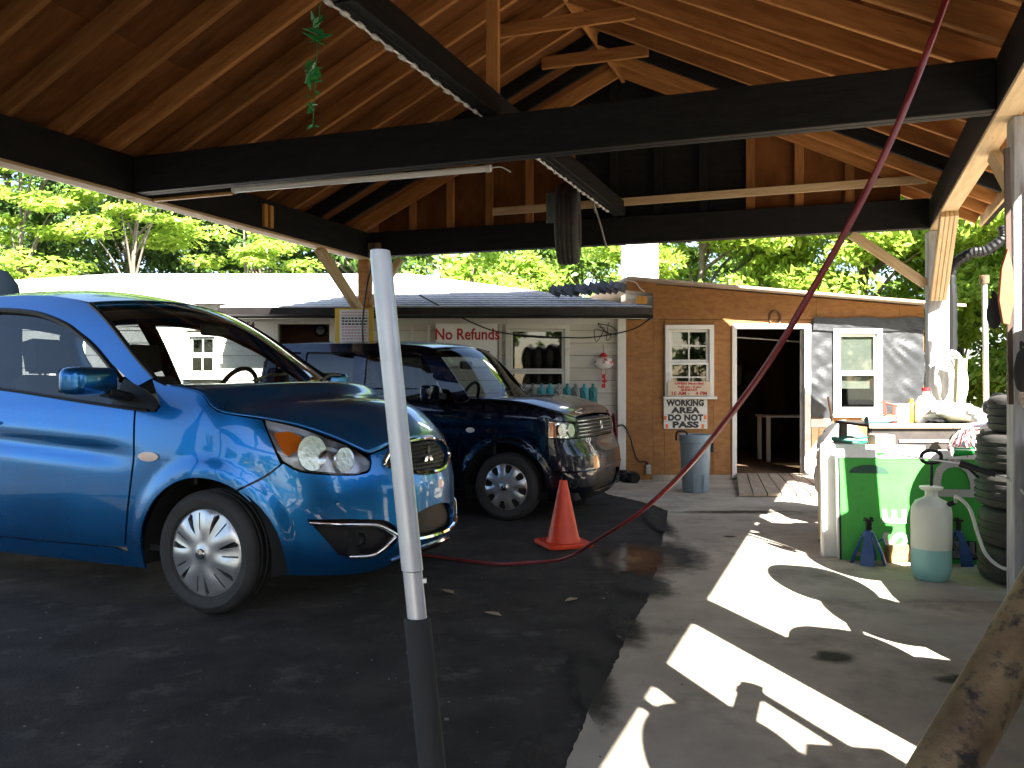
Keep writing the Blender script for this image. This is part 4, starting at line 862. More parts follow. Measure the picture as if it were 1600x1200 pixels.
    pm=PM(); skin(pm,A,[poly([(-.65,1.040),(-.48,1.022),(-.335,1.008)],[(-.335,1.008),(-.314,1.034)],[(-.314,1.034),(-.43,1.113),(-.505,1.142)],[(-.505,1.142),(-.615,1.178)])],sd,off=0.004,res=0.05); pm.build('mirror_sail',DARKPL,car)
    tubeon(A,[(-1.95,1.150)]+belt+[(-.375,1.010)],0.009,0.006,'belt_moulding',DARKPL,car,(sd,))
    tubeon(A,[(-.64,1.172)]+win_t[1:]+[(-2.0,1.604)],0.017,-0.006,'window_seal',DARKPL,car,(sd,),36)
    tubeon(A,a_out[1:],0.013,0.0,'windscreen_seal',DARKPL,car,(sd,),36)
    # headlight: dark housing, chrome bowls, amber corner, clear lens
    pm=PM(); skin(pm,A,[aperture(head,-0.004)],sd,off=-0.06,res=0.03,thick=0); hl=pm.build('headlight',mat('lamp_housing',(0.30,0.30,0.31),0.3,metal=0.9),car)
    pm=PM(); V=densify(aperture(head,-0.006),0.02); P=np.stack(A(np.array(V)[:,0],np.array(V)[:,1]),-1); N=A.nrm(np.array(V)[:,0],np.array(V)[:,1]); fl=np.array([1,sd,1]); a_=(P-N*0.004)*fl; b_=(P-N*0.08)*fl; n_=len(V); nn=np.repeat(((P.mean(0)-P)/np.linalg.norm(P.mean(0)-P,axis=1,keepdims=True)*fl),2,0)
    pm.add(np.stack([a_,b_],1).reshape(-1,3),nn,[t for i in range(n_) for t in ((2*i,2*i+1,(2*i+3)%(2*n_)),(2*i,(2*i+3)%(2*n_),(2*i+2)%(2*n_)))]); pm.build('reflector_bowl',REFL,hl)
    for (u,z,r_) in ((.575,.812,.088),(.752,.770,.064)):
        P=np.stack(A(u,z),-1)*np.array([1,sd,1]); N=A.nrm(np.array([u]),np.array([z]))[0]*np.array([1,sd,1]); c=wm(car)@Vector(P-N*0.030); ax=(wm(car).to_3x3()@Vector(N*0.5+np.array([0.8,0,0.0]))).normalized()
        mb=MB(); mb.lathe([(r_,0.012),(r_*0.98,0.0),(r_*0.8,-0.022),(r_*0.5,-0.038),(r_*0.22,-0.045),(r_*0.2,-0.02),(0,-0.012)],c,ax,24); mb.build('reflector',REFL,hl,smooth=30)
        mb=MB(); mb.lathe([(0,0.012),(r_*0.2,0.008),(r_*0.26,-0.01),(r_*0.2,-0.03)],c,ax,14); mb.build('bulb_shield',CHROME,hl,smooth=40)
    pm=PM(); skin(pm,A,[poly([(.375,.915),(.425,.825),(.455,.795)],[(.455,.795),(.515,.84),(.525,.895)],[(.525,.895),(.455,.925),(.375,.915)])],sd,off=-0.03,res=0.03); pm.build('turn_signal',AMBER,hl)
    pm=PM(); skin(pm,A,[head],sd,off=0.002,res=0.03,thick=0); pm.build('lens',LENS,hl)
    # fog lamp recess with chrome strips
    fog=poly([(.550,.482),(.644,.371),(.709,.288)],[(.709,.288),(.813,.262),(.92,.27),(1.015,.30)],[(1.015,.30),(1.055,.365),(1.02,.412)],[(1.02,.412),(.95,.447),(.75,.472),(.550,.482)])
    pm=PM(); skin(pm,A,[aperture(fog,0.02)],sd,off=-0.035,res=0.035,thick=0); fb=pm.build('fog_lamp_bezel',DARKPL,car)
    P=np.stack(A(.82,.362),-1)*np.array([1,sd,1]); N=A.nrm(np.array([.82]),np.array([.362]))[0]*np.array([1,sd,1]); mb=MB(); mb.lathe([(0.045,-0.03),(0.045,-0.004),(0.036,0.0),(0.03,-0.012),(0,-0.018)],wm(car)@Vector(P-N*0.02),wm(car).to_3x3()@Vector(N),20); mb.build('fog_lamp',DARKPL,fb,smooth=35)
    for st in ([(.562,.465),(.70,.450),(.88,.432),(.945,.412),(1.03,.360)],[(.76,.280),(.87,.274),(.93,.290),(1.02,.352)]): 
        P=on(A,st,26,0.002); P[:,1]*=sd; mb=MB(); mb.tube(loc2w(car,P),0.0115,8); mb.build('chrome_strip',CHROME,fb,smooth=50)
    # side repeater and door mirror
    pm=PM(); skin(pm,A,[[(-.335+.070*math.cos(t)*(1.0),.778+.024*math.sin(t)) for t in [2*math.pi*i/20 for i in range(20)]]],sd,off=0.006,res=0.03); pm.build('side_repeater',mat('clear_repeater',(0.75,0.55,0.50),0.12,coat=1.0),car)
    M=wm(car); mb=MB(); mb.box((-.585,sd*(A.hw+0.14),1.165),(0.14,0.31,0.14),Matrix.Rotation(R(-12*sd),3,'Z')); mb.v=[M@v for v in mb.v]; mm=mb.build('door_mirror',BP,car,smooth=50,bevel=0.045,seg=4)
    mb=MB(); mb.box((-.648,sd*(A.hw+0.14),1.165),(0.035,0.28,0.118),Matrix.Rotation(R(-12*sd),3,'Z')); mb.bar((-.57,sd*(A.hw-0.08),1.08),(-.585,sd*(A.hw+0.05),1.11),0.10,0.045); mb.v=[M@v for v in mb.v]; mb.build('mirror_foot',DARKPL,mm,bevel=0.01)
# bumper with intake, both halves in one skin
pm=PM(); pg=PM(); pi_=PM(); pu=PM()
for sd in (-1,1):
    skin(pm,A,[poly([(.224,.628),(.285,.576)],arc(*ARCHC,AR,46,-8,12),[(.411,.215),(.551,.196),(.834,.178),(.992,.190),(1.065,.216),(1.2,.243),(UC,.250)],[(UC,.250),(UC,.300)],[(UC,.300),(1.25,.302),(1.13,.325)],[(1.13,.325),(1.10,.385),(1.18,.452)],[(1.18,.452),(1.28,.472),(UC,.478)],[(UC,.478),(UC,.652)],[(UC,.652),(1.27,.656),(1.16,.674),(.975,.726)],[(.975,.726),(1.09,.820)],[(1.09,.820),(1.02,.808),(.905,.783)],[(.905,.783),(.905,.747)],[(.905,.747),(.878,.698),(.80,.685)],[(.80,.685),(.679,.692),(.519,.714),(.434,.757)],[(.434,.757),(.350,.692),(.224,.628)]),fog],sd,res=0.032,thick=0.02)
    skin(pg,A,[poly([(.987,.728),(1.16,.682),(1.27,.662),(UC,.660)],[(UC,.660),(UC,.832)],[(UC,.832),(1.27,.830),(1.18,.824),(1.095,.812)],[(1.095,.812),(.987,.728)])],sd,off=-0.018,res=0.04,thick=0)
    skin(pi_,A,[[(1.07,.29),(UC,.29),(UC,.49),(1.17,.465),(1.07,.39)]],sd,off=-0.03,res=0.05,thick=0)
    skin(pu,A,[[(.95,.165),(UC,.205),(UC,.245),(1.065,.208),(.95,.182)]],sd,off=-0.02,res=0.06,thick=0)
bum=pm.build('bumper',BP,car); gr=pg.build('grille',DARKPL,car); pi_.build('air_intake',DARKPL,bum); pu.build('lip_spoiler',DARKPL,bum)
tubeon(A,[(1.09,.814),(1.18,.827),(1.27,.834),(UC,.836)],0.009,0.004,'chrome_trim',CHROME,gr); tubeon(A,[(1.075,.814),(.981,.731),(1.08,.702),(1.16,.679),(1.27,.659),(UC,.656)],0.011,0.004,'chrome_trim',CHROME,gr)
tubeon(A,[(1.05,.352),(1.11,.325),(1.25,.315),(UC,.312)],0.012,0.006,'chrome_trim',CHROME,bum); tubeon(A,[(1.02,.222),(1.2,.256),(UC,.263)],0.010,0.003,'lower_trim',CHROME,bum)
mb=MB()
for k in range(7):
    for j in range(12):
        for sd in (-1,1):
            u=1.09+(UC-1.09)*(j+0.5*(k%2))/12; z=.672+.148*(k+0.5)/7
            if u<1.09+abs(z-.75)*0.9: continue
            P=np.stack(A(u,z),-1)*np.array([1,sd,1]); N=A.nrm(np.array([u]),np.array([z]))[0]*np.array([1,sd,1]); mb.lathe([(0.006,-0.016),(0.0045,-0.008),(0,-0.006)],wm(car)@Vector(P),wm(car).to_3x3()@Vector(N),5)
mb.build('grille_studs',mat('grille_gloss',(0.09,0.09,0.095),0.2,metal=0.6),gr)
# three-diamond emblem on the grille
mb=MB(); c=np.stack(A(UC,.748),-1)
for a in (90,210,330):
    d=np.array([math.cos(R(a)),math.sin(R(a))]); e=np.array([-d[1],d[0]]); q=[d*0.002,d*0.030+e*0.0155,d*0.058,d*0.030-e*0.0155]
    mb.prism([(float(p[0]),float(p[1])) for p in q],wm(car)@Vector((c[0]-0.004,0,c[2])),wm(car).to_3x3()@Vector((0,1,0)),(0,0,1),0.012)
mb.build('emblem',CHROME,gr)
# hood, cowl, windscreen, roof
E_=on(A,hood_e,44,0.0); Fh=on(A,hood_f,28); 
cow=np.array([E_[0]+np.array([0.27*(1-v*v),-(1-v)*E_[0][1],0.012*(1-v*v)]) for v in np.linspace(0,1,28)])
pm=PM(); G=coons(E_,Fh,cow,40,28,0.04,pw=2.4); grid(pm,G,(0,0,1)); hd=pm.build('hood',BP,car); md=hd.modifiers.new('t','SOLIDIFY'); md.thickness=0.012; md.offset=-1
for sd in (-1,1):   # pressed crease on each side of the hood
    pass
ao=on(A,a_out,36,-0.004); ao[:,1]-=0.012
cow2=np.array([ao[0]+np.array([0.26*(1-v*v),-(1-v)*ao[0][1],0.0]) for v in np.linspace(0,1,28)]); top2=np.array([ao[-1]+np.array([0.13*(1-v*v),-(1-v)*ao[-1][1],0.045*(1-v*v)]) for v in np.linspace(0,1,24)])
pm=PM(); grid(pm,coons(ao[::-1],cow2,top2,26,24,0.02,(0.6,0,0.8)),(0.5,0,0.8)); ws=pm.build('windscreen',GLASS_CAR,car)
pm=PM(); G1=np.stack([cow,cow2*0.5+cow*0.5-np.array([0,0,0.015]),cow2],0); G1=np.concatenate([mirror_w(G1[:,1:][:,::-1]),G1],1); grid(pm,G1,(0,0,1)); pm.build('cowl_panel',DARKPL,car)
ra=on(A,rail,36,0.0); re2=np.array([ra[-1]+np.array([-0.10*(1-v*v),-(1-v)*ra[-1][1],0.05*(1-v*v)]) for v in np.linspace(0,1,24)]); top3=np.array([ra[0]+np.array([0.125*(1-v*v),-(1-v)*ra[0][1],0.047*(1-v*v)]) for v in np.linspace(0,1,24)])
pm=PM(); grid(pm,coons(ra[::-1],top3,re2,30,24,0.035),(0,0,1)); rf=pm.build('roof',BP,car); md=rf.modifiers.new('t','SOLIDIFY'); md.thickness=0.035; md.offset=-1
# tail: hatch glass and lower hatch
hl_=on(A,[(-2.9,1.585),(-3.05,1.45),(-3.2,1.25),(-3.3,1.08)],20); lowr=np.array([hl_[-1]+np.array([-0.22*(1-v*v),-(1-v)*hl_[-1][1],0]) for v in np.linspace(0,1,16)])
pm=PM(); grid(pm,coons(hl_[::-1],re2,lowr,16,16),(-0.8,0,0.5)); pm.build('hatch_glass',GLASS_TINT,car)
for v0 in (-0.35,0.25):
    b0=Vector(tuple(cow2[12]*[1,0,1]))+Vector((0.02,v0,0.02)); mb=MB(); mb.tube([wm(car)@Vector((ao[0][0]+0.26*(1-(v0/.8)**2)-0.02,v0,ao[0][2]+0.02)),wm(car)@Vector((ao[0][0]+0.10,v0+0.25,ao[0][2]+0.055)),wm(car)@Vector((ao[0][0]+0.02,v0+0.5,ao[0][2]+0.06))],0.010,6); mb.build('wiper',DARKPL,car,smooth=50)
# dark tub behind the gaps, wheel wells
M=wm(car)
for sd in (-1,1):
    pm=PM(); skin(pm,A,[poly([(-.45,.24),(.0-.42,.30)],arc(*ARCHC,AR+0.02,176,50,16),[(.28,.62),(.41,.74)],[(.41,.74),(.30,.955)],[(.30,.955),(-.05,1.04)],[(-.05,1.04),(-.36,1.12)],[(-.36,1.12),(-.62,1.02)],[(-.62,1.02),(-1.7,1.1)],[(-1.7,1.1),(-2.5,1.13)],[(-2.5,1.13),(-2.58,.73)],arc(-2.62,.29,.425,84,176,12)[:1],[(-2.575,.712),(-2.2,.4)],[(-2.2,.4),(-2.2,.24)])],sd,off=-0.022,res=0.08,thick=0); pm.build('inner_panel',TRIMG,car)
    for x in (0.02,-2.62):
        mb=MB(); prof=[]; n=20; vs=[];fs=[]
        for i in range(n+1):
            t=R(-10+200*i/n); vs+=[M@Vector((x+(AR+0.005)*math.cos(t),sd*(A.hw-0.02),.29+(AR+0.005)*math.sin(t))),M@Vector((x+(AR+0.005)*math.cos(t),sd*(A.hw-0.34),.29+(AR+0.005)*math.sin(t)))]
        fs=[(2*i,2*i+1,2*i+3,2*i+2) for i in range(n)]; mb.add(vs,fs); b=len(vs)
        mb.add([M@Vector((x-.42,sd*(A.hw-.34),.2)),M@Vector((x+.42,sd*(A.hw-.34),.2)),M@Vector((x+.42,sd*(A.hw-.34),.74)),M@Vector((x-.42,sd*(A.hw-.34),.74))],[(0,1,2,3)]); mb.build('wheel_well',DARK,car,recalc=False)
mb=MB(); mb.box((-1.45,0,.27),(2.5,2*A.hw-.24,.06)); mb.box((.1,0,.27),(.9,1.0,.06)); mb.box((.42,0,.42),(.5,1.1,.30)); mb.v=[M@v for v in mb.v]; mb.build('underbody',DARK,car)
wheels(car,[(0.02,-A.hw+0.10),(0.02,A.hw-0.10),(-2.62,-A.hw+0.10),(-2.62,A.hw-0.10)],.31,.222,.185,'seven')
interior(car,-.36,A.hw,.30,1.12,1.66,-2.6)
pm=PM(); G=coons(ra[::-1],top3,re2,14,12,0.03); G=G-np.array([0,0,0.05]); grid(pm,G,(0,0,-1)); pm.build('headliner',TRIMG,car)
# ================================================================== navy box wagon
NP=paint('navy_car_paint',(0.0015,0.004,0.016),None)
S2=CarSurf(0.80,0.22,0.70,3.4,-2.45,-2.72,4.5,
 gs=[(.12,.06),(.22,.03),(.4,.008),(.6,0),(.85,.008),(.96,.03),(1.02,.06),(1.2,.095),(1.42,.15),(1.5,.22)],
 gf=[(.12,.12),(.2,.05),(.3,.01),(.42,0),(.55,.01),(.62,.04),(.68,.07),(.78,.085),(.86,.12),(.92,.20),(1.0,.4)],
 gr=[(.12,.1),(.3,0),(.6,.0),(1.0,.04),(1.4,.1),(1.5,.2)],
 arches=[(0.01,.285,.37,.44,.016),(-2.22,.285,.37,.44,.016)])
PSI2=R(22); HUB2=Vector((-.072,6.745)); far2=Vector((math.sin(PSI2),math.cos(PSI2))); o=HUB2+far2*S2.hw
van=thing('navy_wagon','dark navy boxy wagon parked behind the blue hatchback','car',(o.x,o.y,0),-PSI2)
U2=S2.uc; AC=(0.01,0.285); A2=0.375
head2=[(.390,.842),(.392,.708),(.55,.703),(.708,.702),(.722,.824),(.56,.835)]
he2=[(-.30,1.032),(.057,1.006),(.236,.976),(.466,.922),(.62,.893),(.76,.872)]
hf2=[(U2,.890),(1.1,.888),(.9,.882),(.76,.872)]
al=[(-.345,1.030),(-.46,1.17),(-.58,1.31),(-.68,1.415),(-.73,1.455)]
rl2=[(-.73,1.455),(-.85,1.487),(-1.05,1.508),(-1.295,1.523),(-2.0,1.536),(-2.6,1.54)]
gl1=poly([(-1.41,1.030),(-1.0,1.018),(-.56,1.012)],[(-.56,1.012),(-.70,1.22),(-.85,1.405)],[(-.85,1.405),(-.95,1.435),(-1.15,1.442),(-1.42,1.445)])
gl2=poly([(-2.03,1.10),(-1.9,1.04),(-1.53,1.032)],[(-1.53,1.032),(-1.56,1.445)],[(-1.56,1.445),(-2.10,1.455)],[(-2.10,1.455),(-2.06,1.2),(-2.03,1.10)])
gl3=[(-2.10,1.12),(-2.17,1.455),(-2.42,1.462),(-2.42,1.12)]
for sd in (-1,1):
    pm=PM(); skin(pm,S2,[poly([(-.404,.99),(-.404,.25)],[(-.404,.25),(-.366,.25)],arc(*AC,A2,186,38,26),[(.305,.516),(.372,.60),(.383,.70)],[(.383,.70),(.382,.850)],[(.382,.850),(.56,.843),(.73,.832)],[(.73,.832),(.76,.864)],[(.76,.864),(.62,.885),(.466,.914),(.236,.968),(.057,.998),(-.30,1.024)],[(-.30,1.024),(-.335,1.026)],[(-.335,1.026),(-.36,.995)])],sd); pm.build('fender',NP,van)
    pm=PM(); skin(pm,S2,[poly([(-.412,.989),(-.412,.30)],[(-.412,.30),(-.45,.245),(-1.0,.24),(-1.462,.245)],[(-1.462,.245),(-1.47,1.01)],[(-1.47,1.01),(-1.0,1.0),(-.412,.989)])],sd); d=pm.build('door',NP,van)
    P=on(S2,[(-1.40,.90),(-1.31,.905),(-1.22,.90)],10,0.03); P[:,1]*=sd; mb=MB(); mb.tube(loc2w(van,P),0.013,8); mb.build('handle',NP,d,smooth=50)
    pm=PM(); skin(pm,S2,[poly([(-1.478,1.01),(-1.47,.245)],[(-1.47,.245),(-1.84,.245)],arc(-2.22,.285,A2,176,110,12)[::-1][::-1] if False else [(-1.84,.245),(-1.85,.35),(-1.90,.49),(-1.99,.59)],[(-1.99,.59),(-2.05,.8),(-2.05,1.02)],[(-2.05,1.02),(-1.478,1.01)])],sd); d=pm.build('rear_door',NP,van)
    P=on(S2,[(-1.98,.92),(-1.90,.925),(-1.82,.92)],10,0.03); P[:,1]*=sd; mb=MB(); mb.tube(loc2w(van,P),0.013,8); mb.build('handle',NP,d,smooth=50)
    pm=PM(); skin(pm,S2,[poly([(-2.058,1.02),(-2.058,.8),(-1.998,.60)],arc(-2.22,.285,A2,54,182,18),[(-2.6,.25),(-3.0,.22),(S2.ue,.22)],[(S2.ue,.22),(S2.ue,1.04)],[(S2.ue,1.04),(-2.6,1.04),(-2.058,1.02)])],sd); pm.build('quarter_panel',NP,van)
    pm=PM(); skin(pm,S2,[[(-.405,.245),(-.37,.245),(-.375,.17),(-1.84,.17),(-1.835,.238),(-1.0,.233),(-.5,.238)]],sd,off=-0.004); pm.build('rocker_panel',NP,van)
    pm=PM(); skin(pm,S2,[poly([(-2.62,1.048),(-2.05,1.028),(-1.47,1.017),(-.90,1.004),(-.40,.997)],[(-.40,.997),(-.345,1.03)],al,rl2[1:],[(-2.6,1.54),(-2.62,1.30),(-2.62,1.048)]),gl1,gl2,gl3],sd,res=0.04); pm.build('pillar_frame',NP,van)
    for g,nm,mt in ((gl1,'door_glass',GLASS_CAR),(gl2,'rear_door_glass',GLASS_TINT),(gl3,'quarter_glass',GLASS_TINT)):
        pm=PM(); skin(pm,S2,[g],sd,off=-0.012,res=0.07,thick=0); pm.build(nm,mt,van)
    pm=PM(); skin(pm,S2,[aperture(head2,-0.003)],sd,off=-0.06,res=0.05,thick=0); hl=pm.build('headlight',REFL,van)
    pm=PM(); skin(pm,S2,[[(.398,.834),(.40,.715),(.455,.713),(.452,.833)]],sd,off=-0.02,res=0.03); pm.build('turn_signal',AMBER,hl)
    for (u,z) in ((.53,.772),(.645,.768)):
        P=np.stack(S2(u,z),-1)*np.array([1,sd,1]); N=S2.nrm(np.array([u]),np.array([z]))[0]*np.array([1,sd,1]); mb=MB(); mb.lathe([(.055,.01),(.05,-.01),(.03,-.025),(.012,-.03),(.012,-.005),(0,0)],wm(van)@Vector(P-N*0.025),wm(van).to_3x3()@Vector(N+np.array([.5,0,0])),18); mb.build('reflector',REFL,hl,smooth=30)
    pm=PM(); skin(pm,S2,[head2],sd,off=0.001,res=0.04,thick=0.05); pm.build('lens',LENS,hl)
    pm=PM(); skin(pm,S2,[[(-.306+.045*math.cos(t)*(1 if abs(math.cos(t))<.7 else .9),.758+.022*math.sin(t)) for t in [2*math.pi*i/16 for i in range(16)]]],sd,off=0.007,res=0.03); pm.build('side_repeater',mat('white_repeater',(0.82,0.80,0.76),0.2,coat=1.0),van)
    M=wm(van); mb=MB(); mb.box((-.64,sd*(S2.hw+.10),1.07),(.10,.21,.14)); mb.v=[M@v for v in mb.v]; mm=mb.build('door_mirror',NP,van,smooth=50,bevel=.03,seg=3)
    mb=MB(); mb.bar((-.60,sd*(S2.hw-.07),1.04),(-.63,sd*(S2.hw+.03),1.05),.07,.05); mb.v=[M@v for v in mb.v]; mb.build('mirror_foot',DARKPL,mm)
    for x in (0.01,-2.22):
        mb=MB(); vs=[]; n=18
        for i in range(n+1):
            t=R(-12+204*i/n); vs+=[M@Vector((x+(A2+.004)*math.cos(t),sd*(S2.hw-.02),.285+(A2+.004)*math.sin(t))),M@Vector((x+(A2+.004)*math.cos(t),sd*(S2.hw-.32),.285+(A2+.004)*math.sin(t)))]
        mb.add(vs,[(2*i,2*i+1,2*i+3,2*i+2) for i in range(n)]); mb.add([M@Vector((x-.4,sd*(S2.hw-.32),.17)),M@Vector((x+.4,sd*(S2.hw-.32),.17)),M@Vector((x+.4,sd*(S2.hw-.32),.7)),M@Vector((x-.4,sd*(S2.hw-.32),.7))],[(0,1,2,3)]); mb.build('wheel_well',DARK,van,recalc=False)
    pm=PM(); skin(pm,S2,[[(-.42,.24),(-.42,.9),(-.2,.96),(.2,.93),(.35,.83),(.35,.66),(.30,.56),(.1,.70),(-.15,.69),(-.36,.5)] ,[(-.5,.25),(-.5,.96),(-2.0,.98),(-1.98,.64),(-1.83,.5),(-1.83,.25)]],sd,off=-0.02,res=0.08,thick=0); pm.build('inner_panel',TRIMG,van)
pm=PM(); pg=PM(); pi_=PM()
for sd in (-1,1):
    skin(pm,S2,[poly([(.313,.508),(.36,.42),(.384,.31),(.39,.185)],[(.39,.185),(.6,.172),(1.0,.172),(U2,.172)],[(U2,.172),(U2,.215)],[(U2,.215),(1.05,.22),(.90,.25)],[(.90,.25),(.93,.37)],[(.93,.37),(1.1,.385),(U2,.388)],[(U2,.388),(U2,.69)],[(U2,.69),(.9,.692),(.735,.692)],[(.735,.692),(.55,.695),(.391,.700)],[(.391,.700),(.380,.60),(.313,.508)])],sd,thick=.02)
    skin(pg,S2,[[(.735,.700),(U2,.698),(U2,.880),(.9,.874),(.765,.862)]],sd,off=-0.02,res=.05,thick=0)
    skin(pi_,S2,[[(.88,.20),(U2,.20),(U2,.40),(.88,.39)]],sd,off=-0.03,res=.06,thick=0)
bum=pm.build('bumper',NP,van); gr=pg.build('grille',DARKPL,van); pi_.build('air_intake',DARKPL,bum)
SLAT=mat('smoked_chrome',(0.32,0.32,0.33),0.18,metal=1.0)
for i in range(5):
    z=.718+.030*i; tubeon(S2,[(.75+.004*i,z),(.9,z+.001),(1.1,z+.003),(U2,z+.004)],.0085,-0.006,'slat',SLAT,gr)
c=np.stack(S2(U2,.785),-1); mb=MB(); mb.lathe([(.046,-.004),(.05,.004),(.042,.008),(.036,.003),(0,.004)],wm(van)@Vector((c[0]+.004,0,c[2])),wm(van).to_3x3()@Vector((1,0,0)),24,sx=0.75); mb.build('emblem',CHROME,gr,smooth=40)
tubeon(S2,[(.42,.43),(.7,.425),(1.0,.425),(U2,.425)],.008,.002,'bumper_crease',NP,bum)
P=np.stack(S2(.62,.33),-1)
for sd in (-1,1):
    N=S2.nrm(np.array([.62]),np.array([.33]))[0]*np.array([1,sd,1]); mb=MB(); mb.lathe([(.045,-.01),(.045,.003),(.038,.005),(.03,-.004),(0,-.006)],wm(van)@Vector(P*np.array([1,sd,1])),wm(van).to_3x3()@Vector(N),18); mb.build('fog_lamp',DARKPL,bum,smooth=30)
E_=on(S2,he2,36); Fh=on(S2,hf2,24); cow=np.array([E_[0]+np.array([.20*(1-v*v),-(1-v)*E_[0][1],.015*(1-v*v)]) for v in np.linspace(0,1,24)])
pm=PM(); grid(pm,coons(E_,Fh,cow,34,24,.035,pw=3),(0,0,1)); hd=pm.build('hood',NP,van); md=hd.modifiers.new('t','SOLIDIFY'); md.thickness=.012; md.offset=-1
ao=on(S2,al,30,-.004); ao[:,1]-=.012
cow2=np.array([ao[0]+np.array([.17*(1-v*v),-(1-v)*ao[0][1],0]) for v in np.linspace(0,1,24)]); top2=np.array([ao[-1]+np.array([.11*(1-v*v),-(1-v)*ao[-1][1],.035*(1-v*v)]) for v in np.linspace(0,1,24)])
pm=PM(); grid(pm,coons(ao[::-1],cow2,top2,22,24,.01,(.8,0,.6)),(.8,0,.5)); pm.build('windscreen',GLASS_CAR,van)
pm=PM(); G1=np.stack([cow,(cow+cow2)/2-np.array([0,0,.012]),cow2],0); grid(pm,np.concatenate([mirror_w(G1[:,1:][:,::-1]),G1],1),(0,0,1)); pm.build('cowl_panel',DARKPL,van)
ra=on(S2,rl2,34); top3=np.array([ra[0]+np.array([.108*(1-v*v),-(1-v)*ra[0][1],.037*(1-v*v)]) for v in np.linspace(0,1,24)]); re2=np.array([ra[-1]+np.array([-.05*(1-v*v),-(1-v)*ra[-1][1],.035*(1-v*v)]) for v in np.linspace(0,1,24)])
pm=PM(); grid(pm,coons(ra[::-1],top3,re2,28,24,.012),(0,0,1)); rf=pm.build('roof',NP,van); md=rf.modifiers.new('t','SOLIDIFY'); md.thickness=.03; md.offset=-1
hl_=on(S2,[(-2.62,1.535),(-2.64,1.3),(-2.66,1.05)],14); lowr=np.array([hl_[-1]+np.array([-.1*(1-v*v),-(1-v)*hl_[-1][1],0]) for v in np.linspace(0,1,12)]); re3=np.array([hl_[0]+np.array([-.05*(1-v*v),-(1-v)*hl_[0][1],.03*(1-v*v)]) for v in np.linspace(0,1,12)])
pm=PM(); grid(pm,coons(hl_[::-1],re3,lowr,10,12),(-1,0,0)); pm.build('hatch_glass',GLASS_TINT,van)
M=wm(van); mb=MB(); mb.box((-1.05,0,.22),(3.3,2*S2.hw-.14,.06)); mb.box((.42,0,.40),(.40,1.1,.3)); mb.v=[M@v for v in mb.v]; mb.build('underbody',DARK,van)
wheels(van,[(0.01,-S2.hw+.095),(0.01,S2.hw-.095),(-2.22,-S2.hw+.095),(-2.22,S2.hw-.095)],.286,.198,.17,'eight')
interior(van,-.36,S2.hw,.26,1.03,1.50,-2.4)
for v0 in (-.25,.3):
    mb=MB(); mb.tube([M@Vector((ao[0][0]+.12,v0,ao[0][2]+.015)),M@Vector((ao[0][0]+.07,v0+.2,ao[0][2]+.05)),M@Vector((ao[0][0]+.03,v0+.42,ao[0][2]+.06))],.009,6); mb.build('wiper',DARKPL,van,smooth=50)
# yellow-and-white round sticker inside the windscreen corner
P=(ao[-6]+np.array([.035,-.10,-.03])); mb=MB(); mb.lathe([(.035,0),(.035,.002)],M@Vector((P[0],-P[1],P[2])),M.to_3x3()@Vector((.75,-.2,.6)),16); mb.build('sticker',mat('sticker_print',(0.75,0.75,0.70),0.6,col2=(0.3,0.5,0.4),scale=30),van)
# ------------------------------------------------------------------ things around the cars
def paper(name,x0,x1,y0,y1,Y,m,label,cat,th=0.006,par=None):
    a=px(x0,y1,Y); b=px(x1,y0,Y); mb=MB(); rectbox(mb,a.x,b.x,a.z,b.z,Y-th,Y)
    return solo(name,mb,m,label,cat,((a.x+b.x)/2,Y,a.z))
def sign(name,x0,x1,y0,y1,Y,m,label,th=0.008,tilt=0):
    a=px(x0,y1,Y); b=px(x1,y0,Y); t=thing(name,label,'sign',((a.x+b.x)/2,Y,a.z)); mb=MB(); rectbox(mb,a.x,b.x,a.z,b.z,Y-th,Y); mb.build('panel',m,t,bevel=0.002,seg=1); return t
def put(t,s,x,y,Y,h,m,offset=0.0,sx=1.0,sp=1.0,align='CENTER'):
    p=px(x,y,Y); return text('lettering',s,h,T(p.x,Y,p.z)@FACE,m,t,align,offset,0.001,sx,sp)
SIGNW=mat('sign_white',(0.70,0.69,0.67),0.5,dirt=(0.45,0.42,0.38),dscale=4,dthr=(0.6,0.8))
REDP=mat('red_print',(0.42,0.012,0.018),0.5); BLKP=mat('black_print',(0.012,0.012,0.014),0.5); ORP=mat('orange_print',(0.75,0.16,0.03),0.5)
YELB=mat('yellow_board',(0.62,0.38,0.02),0.5,dirt=(0.4,0.25,0.03),dscale=5)
s=sign('refund_sign',681,777,506,572,9.545,mat('bright_sign_white',(0.86,0.86,0.87),0.4,dirt=(0.7,0.69,0.67),dscale=3),'white wall sign reading No Refunds in red above the navy wagon',0.03)
put(s,'No Refunds',730,523,9.512,0.185,REDP,0.004,0.86); put(s,'on repairs',735,551,9.512,0.125,BLKP,0.001,0.9)
# sign boards on the carport post
s=sign('post_notice',524,584,482,536,8.72,YELB,'yellow board with a printed white notice on the carport post',0.02)
a=px(531,534,8.70); b=px(576,484,8.70); mb=MB(); rectbox(mb,a.x,b.x,a.z,b.z,8.692,8.699); mb.build('paper',SIGNW,s)
q=random.Random(4)
for i in range(10):
    mb=MB(); y=488+i*4.6; x=534
    while x<573:
        w=q.uniform(2.2,5.5); p0=px(x,y+ (1.0 if i not in (2,3,4) else 1.3),8.69); p1=px(min(574,x+w),y-(1.0 if i not in (2,3,4) else 1.3),8.69); rectbox(mb,p0.x,p1.x,p0.z,p1.z,8.6895,8.6915); x+=w+1.2
    mb.build('print_line',BLKP if i in (2,3,4) else mat('faded_red_print',(0.55,0.25,0.27),0.6),s)
s=sign('working_area_sign',1037,1105,624,670,9.57,SIGNW,'white sign reading WORKING AREA DO NOT PASS below the wing window')
